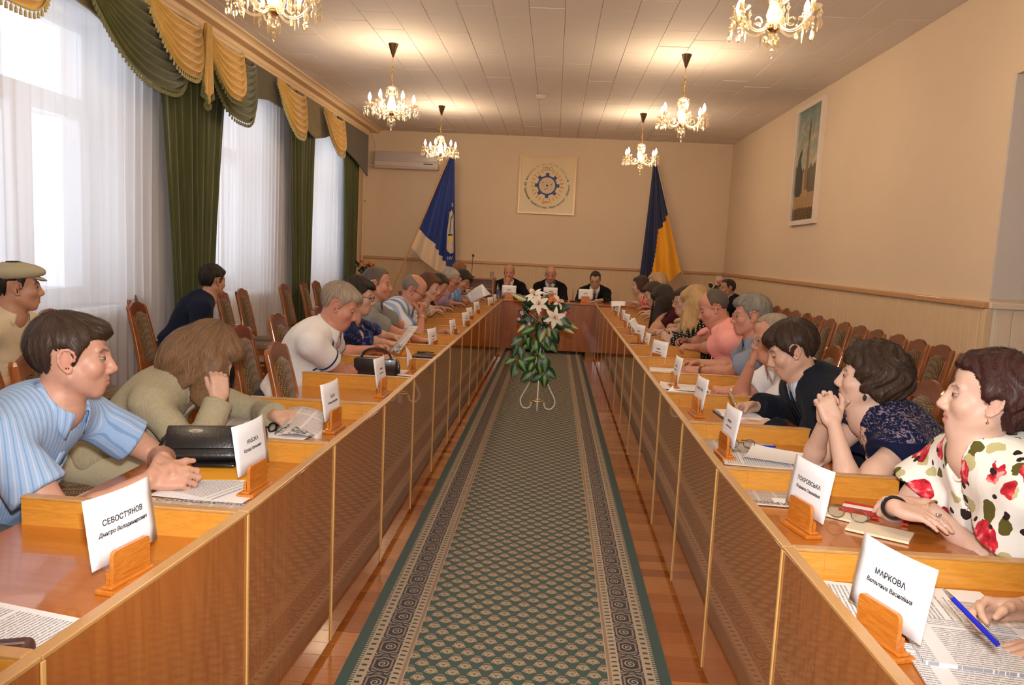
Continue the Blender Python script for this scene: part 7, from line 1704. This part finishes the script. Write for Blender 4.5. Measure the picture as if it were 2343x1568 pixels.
M_pk = plain('pink_bloom', srgb(226, 160, 172), .6); M_ye = plain('yellow_eye', srgb(220, 180, 70), .6); M_or = plain('orange_bloom', srgb(226, 120, 52), .5); M_bb = plain('tiny_white_bloom', srgb(232, 234, 224), .6)
def bloom(p, m, r=.012, par=None):
    b = MB(); 
    for k in range(5): a = k * 1.2566; b.lathe([(0, .003), (r * .5, .002), (r * .45, -.002), (0, -.003)], 6, Vector((p[0] + r * .7 * math.cos(a), p[1] - .004, p[2] + r * .7 * math.sin(a))), Matrix.Rotation(R_(80), 3, 'X'))
    b.mi = 1; bmesh.ops.create_icosphere(b.bm, subdivisions=1, radius=r * .35, matrix=Matrix.Translation(Vector(p) + Vector((0, -.006, 0)))); b.ob('blossom', [m, M_ye], par or fl_, smooth=True)
for x, y in ((400, 320), (350, 395), (325, 470), (555, 365), (545, 415), (640, 490), (440, 520), (820, 375), (810, 410), (360, 410)): bloom(pxp(x, y, -.10 + r9.uniform(-.03, .03)), M_pk, .013)
for x, y in ((680, 240), (720, 265), (665, 270)): bloom(pxp(x, y, -.07), M_or, .03)
b = MB()
for k in range(150):
    cx, cy = r9.choice(((450, 450), (570, 480), (770, 500), (480, 400), (390, 380), (620, 470), (800, 380), (560, 250)))
    p = pxp(cx + r9.gauss(0, 38), cy + r9.gauss(0, 32), -.09 + r9.uniform(-.05, .04)); bmesh.ops.create_icosphere(b.bm, subdivisions=1, radius=r9.uniform(.0022, .0042), matrix=Matrix.Translation(p))
b.ob('gypsophila', M_bb, fl_, smooth=True)['kind'] = 'stuff'
# bouquets in the far corners
def bouquet(p, cols, label, vlabel, n=9, sp=.10):
    v = thing('vase', vlabel, 'vase', (p[0], p[1], .55)); MB().lathe([(0, 0), (.05, 0), (.065, .06), (.07, .18), (.045, .28), (.05, .30), (.04, .30), (.035, .28), (0, .02)], 18).ob('body', plain('vase_glaze', srgb(120, 90, 70), .3), v, smooth=True)
    t_ = thing('side_table', 'small dark side table under the vase, %s' % vlabel.split(', ')[1], 'table', (p[0], p[1], 0)); MB().box((-.22, -.22, .52), (.22, .22, .55), .004).ob('tabletop', M_cw2, t_)
    for a in (-1, 1):
        for c in (-1, 1): MB().box((a * .19 - .015, c * .19 - .015, 0), (a * .19 + .015, c * .19 + .015, .52), .002).ob('leg', M_cw2, t_)
    f = thing('bouquet', label, 'flowers', (p[0], p[1], .80)); rr = random.Random(len(label)); 
    for k in range(n):
        q = Vector((rr.gauss(0, sp * .8), rr.gauss(0, sp * .5) - .03, p[2] - .80 + rr.gauss(0, sp * .55))); m = cols[k % len(cols)]
        b = MB()
        for j in range(3): b.lathe([(0, -.02), (.016 - .003 * j, -.016), (.030 - .006 * j, .004), (.026 - .006 * j, .016 + .002 * j), (.018 - .005 * j, .012), (0, -.004)], 8, q, Matrix.Rotation(j * .5, 3, 'Y'))
        b.ob('blossom', m, f, smooth=True); MB().tube([(0, 0, .0), q * .6 + Vector((0, 0, .03)), q], .003, 5).ob('stem', plain('stem_green'), f, smooth=True)
        for j in range(2): at_leaf(q + Vector((rr.gauss(0, .03), -.02, -.06 - .04 * j)), rr.uniform(-1, 1), rr.uniform(-.6, .8), .4, LM[2], .75, f)
bouquet((-3.02, 12.62, 1.10), [plain('orange_red_bloom', srgb(222, 84, 40), .5), M_or], 'orange-red bouquet in the left far corner behind the grey polo man', 'brown vase, left far corner')
bouquet((2.56, 12.5, 1.07), [plain('salmon_bloom', srgb(232, 130, 122), .5), M_pk], 'salmon pink bouquet in the right far corner beside the man in the suit', 'brown vase, right far corner')

# ---------------------------------------------------------------- things on the walls
ac = thing('air_conditioner', 'long white air conditioner high on the back wall behind a chandelier', 'air conditioner', (-2.60, YB, 2.77))
M_ac = plain('air_conditioner_shell', srgb(214, 200, 190), .4); M_ac2 = plain('air_conditioner_front', srgb(196, 184, 182), .3)
MB().box((-.55, -.20, 0), (.55, 0, .285), .02, seg=3).ob('housing', M_ac, ac, smooth=True); MB().box((-.54, -.212, .115), (.54, -.19, .27), .008).ob('front_panel', M_ac2, ac, smooth=True); MB().box((-.53, -.208, .02), (.53, -.16, .045), .004).ob('louver', M_ac2, ac, smooth=True); MB().box((.30, -.207, .083), (.46, -.198, .098), .002).ob('display', plain('dark_display', (.02, .02, .02), .3), ac)
MB().tube([(-.55, -.06, .05), (-.90, -.05, .05), (-.92, -.03, .05)], .02, 8).ob('conduit', M_ac, ac, smooth=True)
# emblem
em = thing('emblem_panel', 'square framed trade union emblem with a blue gear on the back wall', 'picture', (-.19, YB, 2.605))
E_ = .485
MB().box((-E_, -.035, -E_), (E_, 0, E_), .004).ob('board', plain('emblem_board', srgb(222, 200, 156), .25, coat=.6, coatr=.08), em)
f = MB()
for q in ((-E_, -E_ + .03, -E_, E_), (E_ - .03, E_, -E_, E_), (-E_ + .03, E_ - .03, -E_, -E_ + .03), (-E_ + .03, E_ - .03, E_ - .03, E_)): f.box((q[0], -.045, q[2]), (q[1], -.0345, q[3]))
f.ob('frame', plain('emblem_frame', srgb(204, 172, 126), .3, metal=.3), em)
MP = Matrix(((1, 0, 0, 0), (0, 0, -1, -.036), (0, 1, 0, 0), (0, 0, 0, 1)))      # xy plane -> the board's face
g = [];
for k in range(8):
    a = math.pi / 2 + k * math.pi / 4
    for da, r in ((-.30, .165), (-.17, .170), (-.135, .212), (.135, .212), (.17, .170), (.30, .165)): g.append((r * math.cos(a + da), r * math.sin(a + da)))
MB().prism(g, 0, .002, MP).ob('gear', plain('emblem_blue', srgb(20, 50, 112), .4), em)
ci = lambda r, n=40, cx=0, cy=0: [(cx + r * math.cos(i * 2 * math.pi / n), cy + r * math.sin(i * 2 * math.pi / n)) for i in range(n)]
MB().prism(ci(.137), .002, .003, MP).ob('gear_disc', plain('emblem_cream', srgb(214, 188, 150), .4), em)
M_el = plain('emblem_line', srgb(120, 96, 80), .5); M_nv = plain('emblem_navy', srgb(26, 28, 60), .5)
for k in range(2):
    b = MB(); a = R_(35 if k else -35); pts = []
    for t in np.linspace(0, 2 * math.pi, 40, endpoint=False): x, y = .108 * math.cos(t), .045 * math.sin(t); pts.append(MP @ Vector((x * math.cos(a) - y * math.sin(a), x * math.sin(a) + y * math.cos(a), .0035)))
    b.tube(pts, .0013, 4, True); b.ob('orbit', M_el, em)
for x, y, r in ((0, 0, .018), (-.072, .042, .008), (.075, .025, .008), (-.025, -.068, .008)): MB().prism(ci(r, 18, x, y), .0035, .0045, MP).ob('electron', M_nv, em)
M_oc = plain('emblem_ochre', srgb(214, 136, 50), .5)
b = MB()
for s in (-1, 1):
    for k in range(11):
        a = R_(-78 + 14.5 * k)
        for w, rr in ((-.4, .268), (.4, .236)):
            c = Vector((s * rr * math.cos(a), rr * math.sin(a))); t = a + math.pi / 2 + w; d = Vector((s * math.cos(t), math.sin(t))); n_ = Vector((-d.y, d.x)); b.prism([tuple(c + d * (.036 * u) + n_ * (.012 * v)) for u, v in ((-.55, 0), (-.2, .9), (.15, .9), (.6, 0), (.15, -.9), (-.2, -.9))], 0, .0015, MP)
b.ob('wreath', M_oc, em)['kind'] = 'stuff'
MB().prism([(-.07, -.285), (0, -.262), (.07, -.285), (.10, -.30), (.05, -.292), (0, -.296), (-.05, -.31), (-.09, -.305)], 0, .002, MP).ob('ribbon', M_oc, em)
def arc_text(s, r, a0, a1, size, m, up=True, bold=0.):
    for i, ch in enumerate(s):
        if ch == ' ': continue
        a = R_(a0 + (a1 - a0) * i / (len(s) - 1)); rot = a - math.pi / 2 if up else a + math.pi / 2
        text_mesh('letter', ch, size, m, em, MP @ Matrix.Translation((r * math.cos(a), r * math.sin(a), .001)) @ Matrix.Rotation(rot, 4, 'Z'), bold=bold)
arc_text('Федерація профспілок України', .358, 158, 22, .050, plain('emblem_grey', srgb(150, 116, 88), .6))
arc_text("Об'єднання профспілок Харківської області", .375, 176, 364, .050, plain('emblem_dark', srgb(38, 30, 46), .6), False, .0012)
text_mesh('letter', 'ОПХО', .085, plain('emblem_brown', srgb(120, 72, 48), .6), em, MP @ Matrix.Translation((0, .272, .001)), width=.165)
for s in (-1, 1): MB().prism(ci(.013, 18, s * .350, .095), 0, .002, MP).ob('dot', M_nv, em)
# the framed town view on the right wall
pc = thing('framed_picture', 'tall white-framed picture of a monument under a cloudy sky on the right wall', 'picture', (XR, 9.46, 2.63), R_(-90))
pw, ph = .47, .70
f = MB()
for q in ((-pw, -pw + .055, -ph, ph), (pw - .055, pw, -ph, ph), (-pw + .055, pw - .055, -ph, -ph + .055), (-pw + .055, pw - .055, ph - .055, ph)): f.box((q[0], -.045, q[2]), (q[1], 0, q[3]))
f.ob('frame', plain('picture_frame_white', srgb(228, 214, 200), .35), pc)
def town(t):
    s = t.sep(t.coord('Object')); X, Z = s[0], s[2]; M = t.math; n = t.noise(t.coord('Object', (1, 1, 1.6)), 5.5, 5, .6)
    sky = t.mix(M('MULTIPLY', t.n('MapRange', ins={0: n, 1: .50, 2: .66, 3: 0., 4: 1.}).outputs[0], t.n('MapRange', ins={0: Z, 1: .66, 2: .2, 3: .25, 4: 1.}).outputs[0]), t.mix(t.n('MapRange', ins={0: Z, 1: -.3, 2: .66, 3: 0., 4: 1.}).outputs[0], srgb(176, 176, 150), srgb(84, 124, 122)), srgb(206, 180, 136))
    edge = M('ADD', -.16, M('MULTIPLY', t.noise(t.comb(X, 0., 0.), 11, 4), .30)); side = M('MULTIPLY', M('ABSOLUTE', X), .22)
    c = t.mix(M('LESS_THAN', Z, M('ADD', M('SUBTRACT', edge, .06), side)), sky, t.mix(t.noise(t.coord('Object'), 40, 3), srgb(44, 46, 24), srgb(88, 78, 40)))
    c = t.mix(M('LESS_THAN', Z, -.33), c, t.mix(t.noise(t.coord('Object', (2, 1, 14)), 4, 3), srgb(140, 108, 66), srgb(176, 142, 96)))
    c = t.mix(M('LESS_THAN', Z, M('ADD', -.53, M('MULTIPLY', t.noise(t.coord('Object'), 8, 2), .06))), c, t.mix(M('GREATER_THAN', t.noise(t.coord('Object'), 60, 2), .62), srgb(62, 44, 22), srgb(190, 150, 70)))
    t.out(t.pbr(c, .35, coat=.3))
MB().box((-pw + .05, -.02, -ph + .05), (pw - .05, -.012, ph - .05)).ob('canvas', mat('town_view', town), pc)
M_mon = plain('painted_stone', srgb(128, 92, 60), .5); M_mon2 = plain('painted_stone_pale', srgb(168, 138, 96), .5); M_tr = plain('painted_tree', srgb(48, 44, 24), .6); MPp = Matrix(((1, 0, 0, 0), (0, 0, -1, -.0205), (0, 1, 0, 0), (0, 0, 0, 1)))
MB().prism([(-.03, -.36), (-.03, .10), (-.005, .26), (.03, .26), (.055, .10), (.055, -.36)], 0, .001, MPp).ob('painted_pylon', M_mon, pc)
MB().prism([(-.10, -.37), (-.10, -.10), (-.05, -.05), (-.03, -.36)], 0, .0012, MPp).ob('painted_pedestal', M_mon2, pc); MB().prism([(-.03, -.37), (-.03, -.30), (.10, -.30), (.10, -.37)], 0, .0014, MPp).ob('painted_step', M_mon2, pc)
MB().prism([(.0, .26), (-.012, .34), (-.005, .44), (.015, .50), (.022, .55), (.03, .50), (.045, .44), (.045, .34), (.03, .26)], 0, .0012, MPp).ob('painted_figure', plain('painted_bronze', srgb(92, 60, 40), .5), pc)
MB().prism([(-.36, -.36), (-.37, -.1), (-.33, .08), (-.28, .16), (-.22, .20), (-.20, .14), (-.24, .08), (-.20, -.02), (-.16, -.10), (-.17, -.36)], 0, .0012, MPp).ob('painted_tree', M_tr, pc)
# small fittings
sd = thing('smoke_detector', 'small white smoke detector on the ceiling tiles', 'smoke detector', (-.275, 10.06, ZC - .012)); MB().lathe([(0, 0), (.058, 0), (.062, -.012), (.055, -.026), (.045, -.03), (.042, -.045), (.03, -.052), (0, -.054)], 24).ob('housing', plain('detector_white', srgb(224, 208, 190), .4), sd, smooth=True)
th_ = thing('wall_box', 'small round cream junction cover high at the right end of the back wall', 'junction cover', (2.69, YB, 3.27), 0); MB().lathe([(0, 0), (.05, 0), (.05, .012), (.044, .018), (0, .018)], 24, (0, 0, 0), Matrix.Rotation(R_(90), 3, 'X')).ob('cover', M_wall, th_, smooth=True)
pp = thing('heating_pipe', 'thin vertical heating pipe with a valve in the left far corner', 'pipe', (XL + .20, 13.42, 0)); MB().tube([(0, 0, 0), (0, 0, ZC)], .014, 10).ob('pipe', M_wall, pp, smooth=True); MB().tube([(.01, 0, 2.2), (.05, -.02, 2.2)], .012, 8).ob('valve', M_silver, pp, smooth=True)
cb = MB().tube([(XL + .26, YB - .01, 3.41), (XL + .34, YB - .012, 3.2), (XL + .36, YB - .012, 3.0), (XL + .28, YB - .012, 2.84)], .004, 6).ob('cable', M_wall, smooth=True); tag(cb, 'thin cable looping down the back wall beside the air conditioner', 'cable')
# ---- flags
def flag(name_, label, hoist, fall, rows, bounds, mats, pick, folds, amp, extra=None):
    """hoist / fall: world points at the top and bottom of the pole side and of the free side; cloth folds between"""
    nu, nv = 45, 30; P = []
    for j in range(nv):
        v = j / (nv - 1); a = Vector(hoist[0]).lerp(Vector(hoist[1]), v); b = Vector(fall[0]).lerp(Vector(fall[1]), v); row = []
        for i in range(nu):
            u = i / (nu - 1); p = a.lerp(b, u); p.z -= bounds(u, v)
            p.y += amp * (.15 + .85 * v) * math.sin(u * folds * 2 * math.pi + .6 * math.sin(v * 3 + u * 4)) + .02 * math.sin(v * 5 + u * 3)
            row.append(p)
        P.append(row)
    b = MB(); V = [[b.bm.verts.new(p) for p in r_] for r_ in P]
    for j in range(nv - 1):
        for i in range(nu - 1):
            f = b.bm.faces.new((V[j][i], V[j][i + 1], V[j + 1][i + 1], V[j + 1][i])); f.material_index = pick((i + .5) / (nu - 1), (j + .5) / (nv - 1))
    return b, P
def silk(name, c, c2):
    def f(t): t.out(t.pbr(t.mix(t.noise(t.coord('Object', (8, 1, .6)), 3, 2), c, c2), .55, spec=.35, sheen=.3))
    return mat(name, f)
M_fb = silk('flag_blue', srgb(16, 38, 106), srgb(30, 60, 138)); M_fw = silk('flag_white', srgb(206, 180, 150), srgb(226, 202, 172)); M_fd = silk('flag_dark_blue', srgb(18, 26, 62), srgb(26, 36, 82)); M_fy = silk('flag_yellow', srgb(226, 152, 20), srgb(240, 174, 40)); M_pole = wood('pole_wood', srgb(190, 140, 90), srgb(206, 158, 108), srgb(216, 172, 124), (8, 8, 1), .4, .2)
fa = thing('union_flag', 'blue and white union flag hanging from a leaning pole under the left chandelier', 'flag', (-2.92, 12.92, 0))
O = Vector((-2.92, 12.92, 0))
top, low = Vector((-1.80, 12.90, 2.93)), Vector((-2.378, 12.90, 1.46)); d_ = (low - top).normalized()
MB().tube([top - d_ * .06 - O, top + d_ * 3.15 - O], .0145, 10).ob('pole', M_pole, fa, smooth=True); MB().lathe([(0, .05), (.012, .03), (.018, 0), (.010, -.02), (0, -.02)], 12, top - d_ * .08 - O).ob('finial', M_gold2, fa, smooth=True); MB().lathe([(0, 0), (.16, 0), (.16, .03), (.05, .06), (.03, .20), (0, .20)], 20, (top + d_ * 3.15).to_2d().to_3d() - Vector((O.x, O.y, 0))).ob('pole_foot', M_cw2, fa, smooth=True)
b, P = flag('flag', '', (top - O, low - O), (Vector((-1.70, 12.86, 2.90)) - O, Vector((-1.62, 12.86, 1.02)) - O), None, lambda u, v: (.20 * math.sin(u * math.pi) * (v ** 2)) * .6, [M_fb, M_fw], lambda u, v: 1 if v > .80 + .19 * max(0, u - .45) / .55 or v > .805 + .05 * math.sin(u * 3) + .6 * max(0, u - .62) else 0, 3.2, .045)
ob = b.ob('cloth', [M_fb, M_fw], fa, smooth=True, ang=180)
def on_flag(P, u, v, lift):
    i, j = u * (len(P[0]) - 1), v * (len(P) - 1); i0, j0 = min(int(i), len(P[0]) - 2), min(int(j), len(P) - 2); fi, fj = i - i0, j - j0
    return P[j0][i0].lerp(P[j0][i0 + 1], fi).lerp(P[j0 + 1][i0].lerp(P[j0 + 1][i0 + 1], fi), fj) + Vector((0, -lift, 0))
def decal(name, P, par, polys, m, lift=.012):
    b = MB()
    for pl in polys: b.poly([on_flag(P, u, v, lift) for u, v in pl])
    return b.ob(name, m, par)
M_blk = plain('flag_black', (.01, .01, .014), .7); M_yel = plain('flag_emblem_yellow', srgb(214, 180, 50), .6); M_fwe = plain('flag_emblem_white', srgb(196, 182, 172), .7)
decal('emblem', P, fa, [[(.80, .46), (.90, .44), (.97, .48), (.97, .62), (.97, .80), (.90, .82), (.78, .80), (.76, .64)]], M_fwe, .060)
for q in ([(.79, .455), (.90, .435), (.90, .445), (.80, .468)], [(.76, .60), (.775, .60), (.80, .47), (.785, .46)], [(.86, .52), (.955, .47), (.955, .485), (.875, .535)], [(.85, .66), (.87, .66), (.89, .53), (.865, .53)], [(.80, .66), (.95, .645), (.95, .655), (.80, .672)], [(.77, .735), (.95, .715), (.95, .725), (.77, .747)], [(.78, .79), (.93, .825), (.93, .835), (.78, .802)]): decal('emblem_outline', P, fa, [q], M_blk, .064)
for q in ([(.83, .675), (.94, .66), (.94, .71), (.82, .725)], [(.79, .75), (.93, .73), (.93, .775), (.79, .79)]): decal('emblem_step', P, fa, [q], M_yel, .064)
for ch, u, v in (('И', .86, .86), ('У', .92, .855), ('З', .92, .40)):
    p = on_flag(P, u, v, .062); text_mesh('letter', ch, .07, M_fwe, fa, Matrix.Translation(p) @ Matrix.Rotation(R_(90), 4, 'X'))
fb = thing('national_flag', 'dark blue and yellow flag hanging from a leaning pole under the right chandelier', 'flag', (2.34, 12.92, 0))
O = Vector((2.34, 12.92, 0)); top, low = Vector((1.555, 12.90, 3.02)), Vector((2.081, 12.90, 1.27)); d_ = (low - top).normalized()
MB().tube([top - d_ * .05 - O, top + d_ * 3.15 - O], .016, 10).ob('pole', plain('pole_grey', srgb(170, 150, 130), .4), fb, smooth=True); MB().lathe([(0, .05), (.012, .03), (.018, 0), (.010, -.02), (0, -.02)], 12, top - d_ * .07 - O).ob('finial', M_gold2, fb, smooth=True); MB().lathe([(0, 0), (.16, 0), (.16, .03), (.05, .06), (.03, .20), (0, .20)], 20, (top + d_ * 3.15).to_2d().to_3d() - Vector((O.x, O.y, 0))).ob('pole_foot', M_cw2, fb, smooth=True)
b, P = flag('flag', '', (top - O, low - O), (Vector((1.500, 12.86, 2.98)) - O, Vector((1.39, 12.86, .92)) - O), None, lambda u, v: .10 * math.sin(u * math.pi) * v * v, [M_fd, M_fy], lambda u, v: 1 if v > .46 + .20 * u ** .8 + (.55 * max(0, u - .50) / .40) ** 1 else 0, 3.0, .05)
b.ob('cloth', [M_fd, M_fy], fb, smooth=True, ang=180)
